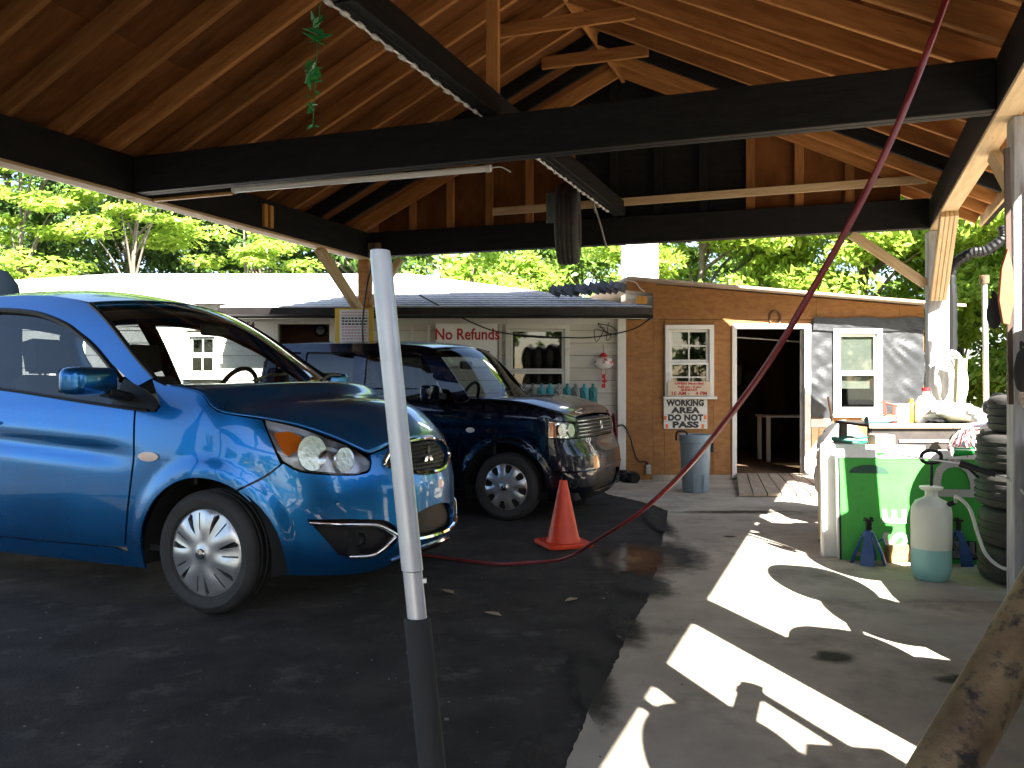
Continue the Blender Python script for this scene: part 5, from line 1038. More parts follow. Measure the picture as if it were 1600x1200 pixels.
for i,(w,y,sx) in enumerate((('WORKING',630,0.92),('AREA',641.5,1.35),('DO NOT',653,1.05),('PASS',664,1.5))): put(s,w,1071,y,9.560,0.094,BLKP,0.0055,sx*1.0,1.06)
for (x,y) in ((1039.5,653),(1102,652),(1042,666),(1098,666)):
    p=px(x,y,9.561); MB().box((p.x,9.5605,p.z),(0.03,0.002,0.05)).build('orange_corner',ORP,s)
for y in (635.5,647.2,658.5):
    a=px(1037.5,y+0.25,9.561); b=px(1104.5,y-0.25,9.561); mb=MB(); rectbox(mb,a.x,b.x,a.z,b.z,9.5605,9.5615); mb.build('seam',mat('grey_print',(0.3,0.3,0.3),0.6),s)
CREAM=mat('cream_sign',(0.62,0.52,0.40),0.55,col2=(0.55,0.44,0.32),scale=8)
s=sign('hours_sign',1043,1110,596,618.5,9.53,CREAM,'cream opening hours sign on the lower sash of the wing window')
for (w,y,h,sx) in (('OPEN Mon-Sat',599.3,0.036,1.5),('9:30 am - 6 pm',604.6,0.03,1.5),('SUNDAY',609.2,0.036,1.35)): put(s,w,1077,y,9.520,h,REDP,0.0014,sx)
put(s,'10 AM -',1063,614.8,9.520,0.058,REDP,0.0014,1.15); put(s,'4 PM',1096,614.8,9.520,0.058,REDP,0.0014,1.15)
# papers on the shop wall, left of the doorway
s=sign('wall_notice',366,400,499,520,9.55,SIGNW,'grubby white notice with faint numbers left of the dark doorway'); put(s,'77-54',383,508,9.540,0.10,BLKP,0.001)
paper('red_poster',372,395,521,535,9.55,mat('red_white_poster',(0.55,0.02,0.05),0.5,col2=(0.75,0.72,0.70),scale=9,contrast=(0.5,0.55)),'small red and white poster under the wall notice','poster')
paper('white_poster',399,429,501,530,9.55,SIGNW,'white paper poster beside the doorway frame','poster'); paper('yellow_strip',397,432,531.5,534.5,9.54,YELB,'thin yellow strip below the white paper poster','sign')
# clocks on the brown wall inside the doorway
paper('inner_panel_wall',437,515,504,560,10.6,mat('terracotta_panel',(0.22,0.09,0.05),0.8,col2=(0.30,0.13,0.08),scale=4),'terracotta panel inside the shop doorway','panel')
p=px(500,516,10.55); t=thing('wall_clock','round dark wall clock inside the shop doorway','clock',(p.x,10.56,p.z)); mb=MB(); mb.lathe([(0.09,0.03),(0.09,0.0),(0.065,-0.01)],(p.x,10.58,p.z),(0,1,0),24); mb.build('case',DARKPL,t,smooth=40); mb=MB(); mb.lathe([(0.055,0.0),(0.055,-0.004)],(p.x,10.565,p.z),(0,1,0),24); mb.build('dial',SIGNW,t); MB().bar((p.x,10.556,p.z),(p.x+0.02,10.556,p.z+0.03),0.004,0.006).build('hand',BLKP,t)
# shelf with ten jugs
p0=px(795,629,9.45); p1=px(930,629,9.45)
mb=MB(); mb.box(((p0.x+p1.x)/2,9.46,p0.z-0.02),(p1.x-p0.x,0.16,0.03)); t=thing('jug_shelf','brown wooden shelf under the shop window holding plastic jugs','shelf',((p0.x+p1.x)/2,9.46,p0.z-0.1)); mb.build('board',mat('brown_shelf',(0.20,0.09,0.045),0.7,col2=(0.28,0.14,0.07),scale=5,stretch=(1,8,8)),t)
for x in (815,880,920):
    c=px(x,629,9.5); MB().prism([(0,0),(0.10,0),(0,-0.12)],(c.x,9.555,c.z-0.036),(0,-1,0),(0,0,1),0.015).build('bracket',RUST,t)
JT=[('teal',(0.03,0.22,0.27)),('dull grey',(0.20,0.22,0.23)),('grey',(0.17,0.19,0.20)),('light teal',(0.05,0.32,0.40)),('bright turquoise',(0.03,0.36,0.48)),('pale grey',(0.27,0.28,0.28)),('deep teal',(0.02,0.26,0.32)),('greenish grey',(0.18,0.22,0.21)),('turquoise',(0.04,0.30,0.36)),('dark teal',(0.02,0.20,0.23))]
order=['leftmost, half hidden by the wagon','second from left','third from left','fourth from left','fifth from left','fifth from right','fourth from right','third from right','second from right','rightmost']
JW,JH=0.094,0.20
for i,(nm,c) in enumerate(JT):
    x=806+13.4*i; p=px(x,629,9.44); t=thing('oil_jug','%s plastic jug on the shelf, %s'%(nm,order[i]),'jug',(p.x,9.44,p.z-0.003),group='plastic jugs on the window shelf')
    jm=mat('jug_plastic_%s'%nm.replace(' ','_'),c,0.4,col2=tuple(k*0.8 for k in c),scale=12); z=p.z-0.003; mb=MB()
    prof=[(-JW/2,0),(JW/2,0),(JW/2,JH*0.80),(JW*0.34,JH*0.90),(JW*0.16,JH*0.93),(JW*0.16,JH),(-JW*0.16,JH),(-JW*0.16,JH*0.93),(-JW*0.40,JH*0.88),(-JW/2,JH*0.8)]
    mb.prism(prof,(p.x,9.44+0.05,z),(1,0,0),(0,0,1),0.10); mb.build('body',jm,t,smooth=40,bevel=0.008)
    mb=MB(); mb.lathe([(JW*0.2,JH),(JW*0.2,JH+0.022),(JW*0.15,JH+0.026)],(p.x,9.44,z),(0,0,1),14); mb.build('cap',jm,t,smooth=40)
    mb=MB(); mb.tube(spline([(p.x-JW*0.30,9.386,z+JH*0.74),(p.x-JW*0.02,9.375,z+JH*0.60),(p.x+JW*0.12,9.386,z+JH*0.28)],5),0.010,6); mb.build('handle',jm,t,smooth=50)
# paper lantern ornament on the white wall
p=px(943,567,9.5); t=thing('lantern_ornament','red and white hanging lantern ornament on the white wall by the downspout','ornament',(p.x,9.5,p.z-0.25))
mb=MB(); mb.lathe([(0.02,0.07),(0.08,0.055),(0.115,0.015),(0.115,-0.015),(0.08,-0.055),(0.02,-0.075)],(p.x,9.5,p.z),(0,0,1),20,sy=0.5); mb.build('globe',mat('lantern_print',(0.62,0.60,0.60),0.4,col2=(0.45,0.03,0.03),scale=9,contrast=(0.5,0.56)),t,smooth=50)
mb=MB(); mb.lathe([(0.05,0.07),(0.045,0.09),(0.02,0.12)],(p.x,9.5,p.z),(0,0,1),14,sy=0.5); mb.build('cap',REDP,t,smooth=40)
for dx in (-0.03,0.03): MB().tube([(p.x+dx,9.5,p.z-0.06),(p.x+dx*0.7,9.5,p.z-0.14)],0.004,5).build('cord',REDP,t)
for k in range(3): MB().box((p.x+0.01*(k%2),9.5,p.z-0.16-0.055*k),(0.045,0.012,0.05),Matrix.Rotation(R(45*(k%2)),3,'Y')).build('tassel_charm',REDP,t)
MB().tube([(p.x,9.5,p.z+0.12),(p.x,9.53,p.z+0.22)],0.003,5).build('hook_wire',BLACK,t)
# tangle of cable on the wall and the service wires
WIRE=mat('black_cable',(0.012,0.012,0.013),0.5)
def wire(label,pts,r,name='cable',m=None,n=8,cat='cable'):
    mb=MB(); mb.tube(spline([tuple(p) for p in pts],n),r,6); return solo(name,mb,m or WIRE,label,cat,tuple(pts[0]),smooth=60)
wire('black cable sagging from the roof edge across the window to the downspout',[px(655,461,9.0),px(740,505,9.3),px(792,521,9.45),(fx(880),9.50,fz(528)),(fx(930),9.5,fz(527)),(fx(985),9.45,fz(516)),(fx(1010),9.2,fz(500))],0.008)
q=random.Random(8); pts=[Vector((fx(940+q.uniform(-14,26)),9.52-q.uniform(0,0.04),fz(520+q.uniform(-17,15)))) for _ in range(12)]
wire('tangled loop of black cable hanging on the wall under the eave',pts,0.005,n=6)
wire('thin overhead wire crossing from the hanging tyre towards the wing roof',[px(905,413,8.0),px(960,450,9.3),(fx(978),YW-0.1,fz(447))],0.006)
wire('dark cord running down the front of the carport post',[cp(0.01,-0.01,2.5)+Vector((0.03,-0.09,0)),px(573,450,8.66),px(567,500,8.66),px(567,535,8.66)],0.010)
# red hose reel
p=px(953,665,9.45); t=thing('hose_reel','dark red hose reel mounted on the white wall beside the downspout','hose reel',(p.x,9.45,p.z-0.15))
mb=MB(); 
for dy in (-0.05,0.05): mb.lathe([(0.145,-0.008),(0.15,0.0),(0.145,0.008),(0.02,0.008)],(p.x+dy,9.45,p.z),(1,0,0.05),24)
mb.build('flange',mat('dark_red_paint',(0.16,0.012,0.014),0.4,dirt=(0.06,0.03,0.03),dscale=8),t,smooth=40)
mb=MB(); 
for k in range(6): mb.tube([(p.x-0.04+0.016*k,9.45+0.105*math.cos(a),p.z+0.105*math.sin(a)) for a in [2*math.pi*i/20 for i in range(20)]],0.013,6,closed=True)
mb.build('hose_coil',mat('dark_red_hose',(0.13,0.015,0.02),0.5),t,smooth=50); MB().tube([(p.x+0.05,9.45,p.z),(p.x,9.58,p.z)],0.02,8).build('axle',RUST,t)
wire('black power cord looping from the reel down to the wing wall',[(p.x+0.06,9.45,p.z-0.02),(fx(972),9.47,fz(664)),(fx(983),9.50,fz(683)),(fx(988),9.53,fz(700)),(fx(996),9.56,fz(719)),(fx(1010),9.57,fz(722)),(fx(1012),9.57,fz(740))],0.010)
MB_=MB(); MB_.box((fx(1012),9.575,fz(733)),(0.06,0.04,0.11)); solo('outlet_box',MB_,GREYWOOD,'small grey outlet box low on the plywood wall','box',smooth=40,bevel=0.006)
# horseshoe over the door
t=MB(); c=px(1211,495,9.575); t.tube([(c.x+0.062*math.cos(R(a))*(1.0),9.575,c.z-0.01+0.075*math.sin(R(a))+(-0.02 if a<0 or a>180 else 0)) for a in range(-50,231,14)],0.013,6); solo('horseshoe',t,mat('rusty_iron',(0.07,0.04,0.025),0.7,col2=(0.12,0.07,0.04),scale=20),'rusty iron horseshoe nailed above the open doorway','horseshoe',smooth=50)
# grey-blue bin
c=gpx(1092,773); bx_=thing('rubbish_bin','tall blue grey plastic bin against the plywood wall by the door','bin',(c.x,c.y+0.16,0.014)); BIN=mat('bin_plastic',(0.17,0.24,0.30),0.5,col2=(0.22,0.29,0.35),scale=6,dirt=(0.10,0.12,0.14),dscale=5,dthr=(0.6,0.8))
bz=Vector((c.x,c.y+0.16,0.014)); mb=MB(); mb.lathe([(0.128,0.0),(0.136,0.02),(0.160,0.52),(0.170,0.525),(0.170,0.60),(0.162,0.605),(0.152,0.60),(0.125,0.03),(0,0.03)],bz,(0,0,1),32); mb.build('body',BIN,bx_,smooth=35)
for s_ in (-1,1):
    x=bz.x+s_*0.155; mb=MB(); mb.tube(spline([(x-0.06,bz.y-0.06 if s_<0 else bz.y-0.05,0.56),(x-0.06,bz.y-0.08,0.63),(x-0.03,bz.y-0.085,0.655),(x+0.03,bz.y-0.085,0.65),(x+0.05,bz.y-0.08,0.62),(x+0.05,bz.y-0.06,0.55)],5),0.011,6); 
    if s_<0: mb.build('handle',DARKPL,bx_,smooth=50)
    else: MB().box((bz.x+0.165,bz.y-0.03,0.48),(0.03,0.06,0.10)).build('handle',DARKPL,bx_,bevel=0.006)
mb=MB()
for dx in (-0.055,0.055): mb.bar((bz.x+dx*0.9,bz.y-0.140,0.03),(bz.x+dx,bz.y-0.152,0.20),0.010,0.010)
mb.bar((bz.x-0.055,bz.y-0.152,0.20),(bz.x+0.055,bz.y-0.152,0.20),0.010,0.010); mb.build('rib',BIN,bx_)
# traffic cone
c=gpx(882,857); c.y+=0.12; cone=thing('traffic_cone','orange traffic cone standing in front of the navy wagon','cone',(c.x,c.y,0))
CONE=mat('cone_orange',(0.72,0.055,0.008),0.45,col2=(0.62,0.045,0.008),scale=8,dirt=(0.25,0.04,0.02),dscale=6,dthr=(0.62,0.82))
mb=MB(); H=0.46; mb.lathe([(0.128,0.02),(0.125,0.035),(0.112,0.06),(0.026,H),(0.022,H+0.003),(0.018,H-0.002)],(c.x,c.y,0),(0,0,1),28); mb.build('cone_body',CONE,cone,smooth=40)
mb=MB(); pts=[]
for (sx_,sy_) in ((-1,-1),(1,-1),(1,1),(-1,1)): pts+=[(sx_*0.168-(0.03*sx_ if k==0 else 0),sy_*0.168-(0.03*sy_ if k else 0)) for k in ((0,1) if sx_*sy_<0 else (1,0))]
pts=sorted(pts,key=lambda p:math.atan2(p[1],p[0])); mb.prism(pts,(c.x,c.y,0.002),(math.cos(0.35),math.sin(0.35),0),(-math.sin(0.35),math.cos(0.35),0),0.03); mb.build('base',CONE,cone,bevel=0.006)
# red air hose swooping from the rafters to the ground
hp=[px(1500,-80,2.55),px(1478,0,2.55),px(1405,190,2.5),px(1330,345,2.5),px(1262,465,2.55),px(1205,560,2.65),px(1140,650,2.9),px(1070,735,3.35),px(1000,800,3.9),px(935,842,4.5),Vector((0.33,5.0,0.07)),Vector((0.14,5.12,0.02)),Vector((-0.10,5.10,0.014)),Vector((-0.45,5.28,0.014)),Vector((-0.75,5.5,0.014)),Vector((-1.2,5.9,0.014))]
wire('dark red air hose sweeping from the roof down across the floor',hp,0.0105,'air_hose',mat('red_hose',(0.20,0.018,0.022),0.42,col2=(0.15,0.014,0.018),scale=9),10,'hose')
# aluminium pole with black foam grip, close to the camera
tp=px(594,392,1.55); bt=Vector((px(676,1200,1.5).x+0.045,1.49,0.0)); pole=thing('telescopic_pole','leaning silver telescopic pole with black foam grip, close to the camera','pole',(bt.x,bt.y,0))
def al_(t): return bt+(tp-bt)*t
zz=lambda z:(z-bt.z)/(tp.z-bt.z)
z1=CAMH-(893-600)/FPX*1.52; z2=CAMH-(965-600)/FPX*1.52
mb=MB(); dirp=(tp-bt).normalized(); L=(tp-bt).length
mb.lathe([(0.0165,zz(z1)*L),(0.0205,zz(z1)*L+0.002),(0.0205,L*0.99),(0.019,L),(0.016,L)],bt,dirp,24); mb.build('upper_tube',STEEL,pole,smooth=35)
mb=MB(); mb.lathe([(0.0185,zz(z2)*L-0.05),(0.0185,zz(z1)*L)],bt,dirp,24); mb.build('lower_tube',STEEL,pole,smooth=35)
mb=MB(); mb.lathe([(0.02,0.02),(0.0255,0.03),(0.0255,zz(z2)*L-0.004),(0.0235,zz(z2)*L),(0.019,zz(z2)*L)],bt,dirp,24); mb.build('foam_grip',FOAM,pole,smooth=35)
mb=MB(); mb.lathe([(0.13,0.0),(0.13,0.012),(0.05,0.03),(0.026,0.06)],bt,(0,0,1),28); mb.build('foot_plate',DARKPL,pole,smooth=35)
MB().box(al_(zz(z1)-0.012)+Vector((0.021,-0.004,0)),(0.008,0.008,0.008)).build('lock_button',STEEL,pole)
# rusty pipe leaning across the lower right corner
pa=Vector((0.60,1.08,0.0)); pb=Vector((1.72,1.42,1.85)); a0=px(1475,1200,1.12); b0=px(1645,905,1.22); d=(b0-a0).normalized(); pa=a0-d*((a0.z)/d.z); pb=b0+d*0.9
pipe=thing('rusty_pipe','thick rusty steel pipe leaning across the lower right corner','pipe',(pa.x,pa.y,0)); mb=MB(); mb.tube([pa+(pb-pa)*i/12 for i in range(13)],0.040,20); mb.build('tube',RUST,pipe,smooth=40); mb=MB(); mb.lathe([(0.043,0),(0.047,0.01),(0.047,0.05),(0.043,0.06)],pb-d*0.1,d,20); mb.build('collar',RUST,pipe,smooth=40)
mb=MB(); mb.box((pa.x,pa.y,0.022),(0.16,0.16,0.02)); mb.build('foot',RUST,pipe)
# ------------------------------------------------------------------ overhead fittings
# hanging tyre seen edge on
c=px(888,340,7.35); t=thing('hanging_tyre','worn black tyre hung edge on from the ridge beam','tyre',(c.x,c.y,c.z-0.38)); me=tyre_mesh(0.37,0.20,0.20,OLDRUBBER); link('tyre_body',me,t,T(c.x,c.y,c.z-0.06)@Matrix.Rotation(R(82),4,'Z'))
MB().tube([(c.x,c.y,c.z+0.17),(c.x,c.y,c.z+0.45)],0.012,8).build('hanger_rope',GREYWOOD,t)
# tube light strip on the cross beam
p0=px(366,297,5.66); p1=px(765,263,5.0); t=thing('tube_light','unlit white fluorescent tube fixed along the bottom of the cross beam','light',tuple((p0+p1)/2)); TUBE=mat('white_tube',(0.86,0.84,0.80),0.4,coat=0.3)
mb=MB(); mb.tube([p0,p1],0.020,12); mb.build('tube',TUBE,t,smooth=40); mb=MB(); mb.tube([p0-(p1-p0)*0.004,p0+(p1-p0)*0.012],0.024,12); mb.build('end_cap',SIGNW,t,smooth=40); mb=MB(); mb.tube([p1-(p1-p0)*0.012,p1+(p1-p0)*0.004],0.024,12); mb.build('end_cap',SIGNW,t,smooth=40)
mb=MB(); mb.tube(spline([p1,p1+Vector((0.07,-0.01,0.005)),p1+Vector((0.13,-0.03,-0.03))],5),0.004,5); mb.build('lead',SIGNW,t)
# rope light with beads along the ridge beam
t=thing('rope_light','string of clear white beads running along the ridge beam','string light',tuple(cp(0.487,1,2.56)))
BEAD=mat('clear_bead',(0.60,0.60,0.58),0.25,coat=0.6); pts=[]
for i in range(161):
    b=0.12+i*(2.2-0.12)/160
    if abs(b-1)<0.03: continue
    p=cp(0.4935,b,BZ1-0.006+0.004*math.sin(i*1.7)); pts.append(p)
mb=MB(); mb.tube([p for p in pts if True],0.006,5); mb.build('cord',BEAD,t,smooth=60)
mb=MB(); bead=None
for i,p in enumerate(pts):
    if i%3==0:
        d=AX; mb2=MB(); mb2.lathe([(0,-0.032),(0.012,-0.026),(0.014,0),(0.012,0.026),(0,0.032)],(0,0,0),(0,1,0),8)
        if bead is None: bead=mb2.mesh('bead',BEAD,smooth=60)
        link('bead',bead,t,T(p.x,p.y,p.z)@Matrix.Rotation(math.atan2(AX.y,AX.x)-R(90)+rnd.uniform(-.15,.15),4,'Z'))
wire('pale cord dangling from the ridge beam beside the hanging tyre',[cp(0.49,0.22,2.72),px(928,320,7.4),px(938,350,7.45),px(948,388,7.5)],0.008,m=GREYWOOD)
p=px(933,304,7.5); mb=MB(); mb.box(p,(0.05,0.03,0.05)); solo('switch_box',mb,SIGNW,'tiny white switch box near the end of the ridge beam','box',bevel=0.004)
p=px(862,325,7.6); mb=MB(); mb.box(p,(0.10,0.05,0.28)); solo('breaker_box',mb,mat('green_grey_box',(0.06,0.10,0.085),0.5,col2=(0.12,0.15,0.13),scale=9),'small green grey box beside the hanging tyre','box',bevel=0.006)
# green glass leaf mobile hanging in the front bay
t=thing('green_mobile','string of shiny green plastic leaves hanging from the rafters at upper left','mobile',tuple(px(492,195,3.2))); GRN=mat('green_plastic',(0.02,0.22,0.05),0.15,col2=(0.04,0.34,0.09),scale=9,coat=0.5)
p0=px(502,-30,3.2); p1=px(489,195,3.2); MB().tube([p0,p1],0.0018,4).build('thread',GRN,t); q=random.Random(5)
for (x,y,n_,s_) in ((499,30,4,0.07),(495,55,4,0.10),(490,105,6,0.06),(491,122,6,0.07),(488,146,2,0.03),(488,168,5,0.05),(488,196,3,0.03)):
    for k in range(n_):
        c=px(x+q.uniform(-8,8),y+q.uniform(-6,6),3.2+q.uniform(-.02,.02)); a=Vector((q.uniform(-1,1),q.uniform(-.6,.6),q.uniform(-1,1))).normalized(); b=a.orthogonal().normalized()
        mb=MB(); mb.add([c-a*s_*.5,c+b*s_*.22+a.cross(b)*0.006,c+a*s_*.5,c-b*s_*.22+a.cross(b)*0.006,c-a*s_*.5-a.cross(b)*.002,c+b*s_*.22+a.cross(b)*0.004,c+a*s_*.5-a.cross(b)*.002,c-b*s_*.22+a.cross(b)*0.004],[(0,1,2),(0,2,3),(4,6,5),(4,7,6),(0,4,5,1),(1,5,6,2),(2,6,7,3),(3,7,4,0)]); mb.build('leaf',GRN,t)
# ------------------------------------------------------------------ right side: sign panels, sprayer, stands, tyres, workbench
GREEN=mat('green_sign_face',(0.045,0.30,0.045),0.35,col2=(0.06,0.34,0.06),scale=5,dirt=(0.03,0.16,0.03),dscale=5,dthr=(0.6,0.8))
GREYL=mat('grey_lettering',(0.42,0.42,0.40),0.5); 
gl=gpx(1312,874,0.012); gr_=gpx(1560,884,0.012); gy=(gl.y+gr_.y)/2; ang=math.atan2(gr_.y-gl.y,gr_.x-gl.x); W_=(gr_-gl).length; Hh=0.715
gt=thing('green_sign_panel','big green sign panel with sideways grey letters leaning below the workbench','sign',(gl.x,gl.y,0.012),ang)
MS=wm(gt)@Matrix.Rotation(R(-6),4,'X')
def sp(x0,x1,z0,z1,y0,y1,name,m,par=gt,bev=0.0):
    mb=MB(); rectbox(mb,x0,x1,z0,z1,y0,y1); mb.v=[MS@v for v in mb.v]; return mb.build(name,m,par,bevel=bev)
sp(0,W_,0,Hh,0,0.02,'face',GREEN); sp(0,W_,Hh-0.055,Hh,-0.006,-0.0005,'white_band',SIGNW); sp(-0.012,-0.001,0,Hh,-0.012,0.03,'edge_trim',GREYL); sp(-0.002,0.012,0.0,Hh-0.06,-0.005,-0.0006,'dark_edge',DARKPL)
def lt(s_,x,z,h,m,rot=90,off=0.004,sx=1.0): text('lettering',s_,h,MS@T(x,-0.0035,z)@FACE@Matrix.Rotation(R(rot),4,'Z'),m,gt,'LEFT',off,0.002,sx)
lt('S',0.345,0.10,0.20,GREYL,90,0.006,0.95); lt('E',0.345,0.235,0.20,GREYL,90,0.006,0.95); lt('D',0.72,0.40,0.36,GREYL,90,0.006,1.0); lt('P',0.62,0.02,0.34,GREYL,90,0.006); lt('E',0.80,0.02,0.32,DARKPL,90,0.012,0.8); lt('E',0.80,0.03,0.30,GREYL,90,0.003,0.8); lt('L',0.16,0.02,0.16,GREYL,90,0.004)
mb=MB(); mb.add([MS@Vector((0.19+0.12*math.cos(R(a)),-0.003,0.56+0.055*math.sin(R(a)))) for a in range(0,181,12)],[tuple(range(16))]); mb.build('dark_crest',mat('dark_green_print',(0.01,0.05,0.03),0.5),gt,recalc=False)
wt=thing('white_sign_panel','white framed panel leaning at the left end behind the green sign','sign',(gl.x-0.03,gl.y+0.09,0.012),ang); MW=wm(wt)@Matrix.Rotation(R(-5),4,'X')
mb=MB(); rectbox(mb,-0.035,0.60,0,0.74,0.0,0.02); mb.v=[MW@v for v in mb.v]; mb.build('face',SIGNW,wt)
mb=MB(); rectbox(mb,-0.05,-0.036,0,0.745,-0.03,0.035); mb.v=[MW@v for v in mb.v]; mb.build('edge_trim',SIGNW,wt)
# garden sprayer
c=gpx(1455,905,0.012); sx0,sy0=c.x,c.y; spr=thing('garden_sprayer','translucent white pump sprayer half full of turquoise liquid','sprayer',(sx0,sy0,0.012))
TANK=mat('milky_tank',(0.58,0.62,0.52),0.45,trans=0.0,col2=(0.62,0.65,0.56),scale=4); LIQ=mat('turquoise_tank',(0.22,0.46,0.43),0.45,col2=(0.26,0.50,0.47),scale=4)
r=0.108; zb0=0.012
mb=MB(); mb.lathe([(0.0,0.0),(0.075,0.0),(0.092,0.015),(r,0.07),(r,0.185)],(sx0,sy0,zb0),(0,0,1),32); mb.build('lower_tank',LIQ,spr,smooth=40)
mb=MB(); mb.lathe([(r,0.185),(r*1.01,0.19),(r*1.01,0.39),(r*0.97,0.42),(0.085,0.455),(0.045,0.475),(0.034,0.485),(0.034,0.515),(0.055,0.522),(0.064,0.535),(0.064,0.540),(0.03,0.545),(0,0.545)],(sx0,sy0,zb0),(0,0,1),32); mb.build('tank',TANK,spr,smooth=40)
mb=MB(); mb.tube([(sx0,sy0,zb0+0.54),(sx0+0.002,sy0,zb0+0.68)],0.008,8); mb.build('pump_rod',DARKPL,spr,smooth=40)
mb=MB(); hc=Vector((sx0,sy0,zb0+0.715)); pts=[hc+Vector((0.058*math.cos(a),0.0,0.036*math.sin(a)+(-0.008 if math.sin(a)<0 else 0)*abs(math.cos(a)))) for a in [2*math.pi*i/28 for i in range(28)]]; mb.tube(pts,0.011,8,closed=True); mb.build('pump_handle',DARKPL,spr,smooth=50)
HOSEW=mat('clear_white_hose',(0.50,0.51,0.46),0.4)
mb=MB(); mb.tube([(sx0+0.055,sy0-0.06,zb0+0.44),(sx0+0.10,sy0-0.075,zb0+0.46)],0.014,8); mb.build('outlet',DARKPL,spr,smooth=40)
h1=[(sx0+0.10,sy0-0.075,zb0+0.46)]+[tuple(px(x,y,d_)) for (x,y,d_) in ((1495,776,4.45),(1515,795,4.42),(1528,835,4.40),(1540,865,4.38),(1560,884,4.34),(1580,888,4.25),(1615,870,4.1),(1620,800,4.05),(1600,770,4.08),(1580,752,4.15),(1556,744,4.25))]
mb=MB(); mb.tube(spline(h1,6),0.0095,8); mb.build('hose',HOSEW,spr,smooth=50)
w0=px(1556,742,4.25); w1=px(1500,724,4.35); w2=px(1382,708,4.62)
mb=MB(); mb.tube([w0,w0+(w1-w0)*0.5,w1],[0.013,0.017,0.021],10); mb.build('spray_grip',DARKPL,spr,smooth=40); mb=MB(); mb.tube([w1,w2],0.0045,6); mb.build('wand',STEEL,spr,smooth=40); MB().tube([w2,w2+(w2-w1).normalized()*0.04+Vector((0,0,-0.012))],[0.007,0.010],8).build('nozzle',GREEN,spr,smooth=40)
mb=MB(); mb.bar(w1+Vector((0.02,0,-0.005)),w1+Vector((0.09,-0.02,-0.075)),0.016,0.012); mb.build('trigger',DARKPL,spr)
mb=MB(); mb.tube([px(1488,706,4.62),px(1520,705,4.6)],[0.028,0.022],12); solo('green_bottle',mb,mat('green_bottle_glass',(0.01,0.22,0.03),0.1,coat=1.0),'small bright green bottle behind the sprayer handle','bottle',smooth=40)
# jack stands
JB=mat('blue_jack_paint',(0.025,0.065,0.20),0.45,col2=(0.035,0.09,0.26),scale=9,dirt=(0.05,0.04,0.04),dscale=9,dthr=(0.6,0.75))
def jack(label,x,y,rz):
    t=thing('jack_stand',label,'jack stand',(x,y,0.012),rz,group='blue jack stands'); M=wm(t)
    for k in range(4):
        a=R(45+90*k); mb=MB(); vs=[]
        f0=Vector((0.10*math.cos(a),0.10*math.sin(a),0)); n1=Vector((-math.sin(a),math.cos(a),0))
        for (z,rr,w) in ((0.0,0.105,0.085),(0.07,0.085,0.075),(0.20,0.030,0.028)):
            p=Vector((rr*math.cos(a),rr*math.sin(a),z)); vs+=[M@(p+n1*w*0.5),M@(p-n1*w*0.5),M@(p*1.0+n1*w*0.38-Vector((math.cos(a),math.sin(a),0))*0.018),M@(p-n1*w*0.38-Vector((math.cos(a),math.sin(a),0))*0.018)]
        fs=[]
        for i in (0,4): fs+=[(i,i+1,i+5,i+4),(i+2,i+6,i+7,i+3),(i,i+4,i+6,i+2),(i+1,i+3,i+7,i+5)]
        fs+=[(0,2,3,1),(8,9,11,10)]; mb.add(vs,fs); mb.build('leg',JB,t)
    mb=MB(); mb.lathe([(0.036,0.17),(0.032,0.20),(0.026,0.21)],M@Vector((0,0,0)),(0,0,1),4); mb.build('collar',JB,t)
    mb=MB(); mb.box(M@Vector((0,0,0.20)),(0.030,0.024,0.14)); 
    for k in range(5): mb.box(M@Vector((0.016,0,0.15+0.024*k)),(0.012,0.020,0.010))
    mb.box(M@Vector((0,0,0.272)),(0.055,0.035,0.012)); mb.box(M@Vector((0.022,0,0.283)),(0.012,0.035,0.015)); mb.box(M@Vector((-0.022,0,0.283)),(0.012,0.035,0.015)); mb.build('ratchet_post',DARKPL,t,bevel=0.002)
    mb=MB(); mb.tube([M@Vector((0.03,-0.02,0.13)),M@Vector((0.07,-0.05,0.16)),M@Vector((0.085,-0.05,0.11))],0.006,6); mb.build('lever',JB,t,smooth=40)
c=gpx(1357,880,0.012); jack('blue jack stand in front of the green sign, left of the sprayer',c.x,c.y,0.3); c=gpx(1497,880,0.012); jack('blue jack stand half hidden behind the sprayer tank',c.x,c.y,0.8)
c=gpx(1405,876,0.012); mb=MB(); mb.box((c.x,c.y,0.012+0.055),(0.20,0.10,0.11),Matrix.Rotation(0.1,3,'Z')); solo('wood_block',mb,mat('old_block_wood',(0.22,0.13,0.05),0.8,col2=(0.32,0.2,0.08),scale=6,stretch=(1,8,8)),'short brown wood block between jack stand and sprayer','wood block',bevel=0.006)
# tyre stacks at the right edge
tm=[tyre_mesh(r_,r_*0.62,w_,OLDRUBBER,44) for r_,w_ in ((0.325,0.205),(0.31,0.195),(0.335,0.22))]
q=random.Random(31)
def stack(x,y,n_,names,g):
    z=0.014
    for i in range(n_):
        k=q.randrange(3); w_=(0.205,0.195,0.22)[k]*1.04; o=link('tyre',tm[k],None,T(x+q.uniform(-.03,.03),y+q.uniform(-.03,.03),z+w_/2)@Matrix.Rotation(q.uniform(0,6),4,'Z')@Matrix.Rotation(R(90),4,'X'))
        tag(o,names(i,n_),'tyre',g); z+=w_+0.001
    return z
ordn=['bottom','second from bottom','third from bottom','fourth from bottom','fifth from bottom','top']
nm_=lambda where:(lambda i,n:'dusty used tyre, %s of the stack %s'%(ordn[i] if i<n-1 else 'topmost',where))
ztop=stack(3.05,4.62,5,nm_('right of the sprayer'),'stacked used tyres'); stack(2.86,3.86,4,nm_('at the right picture edge'),'stacked used tyres')
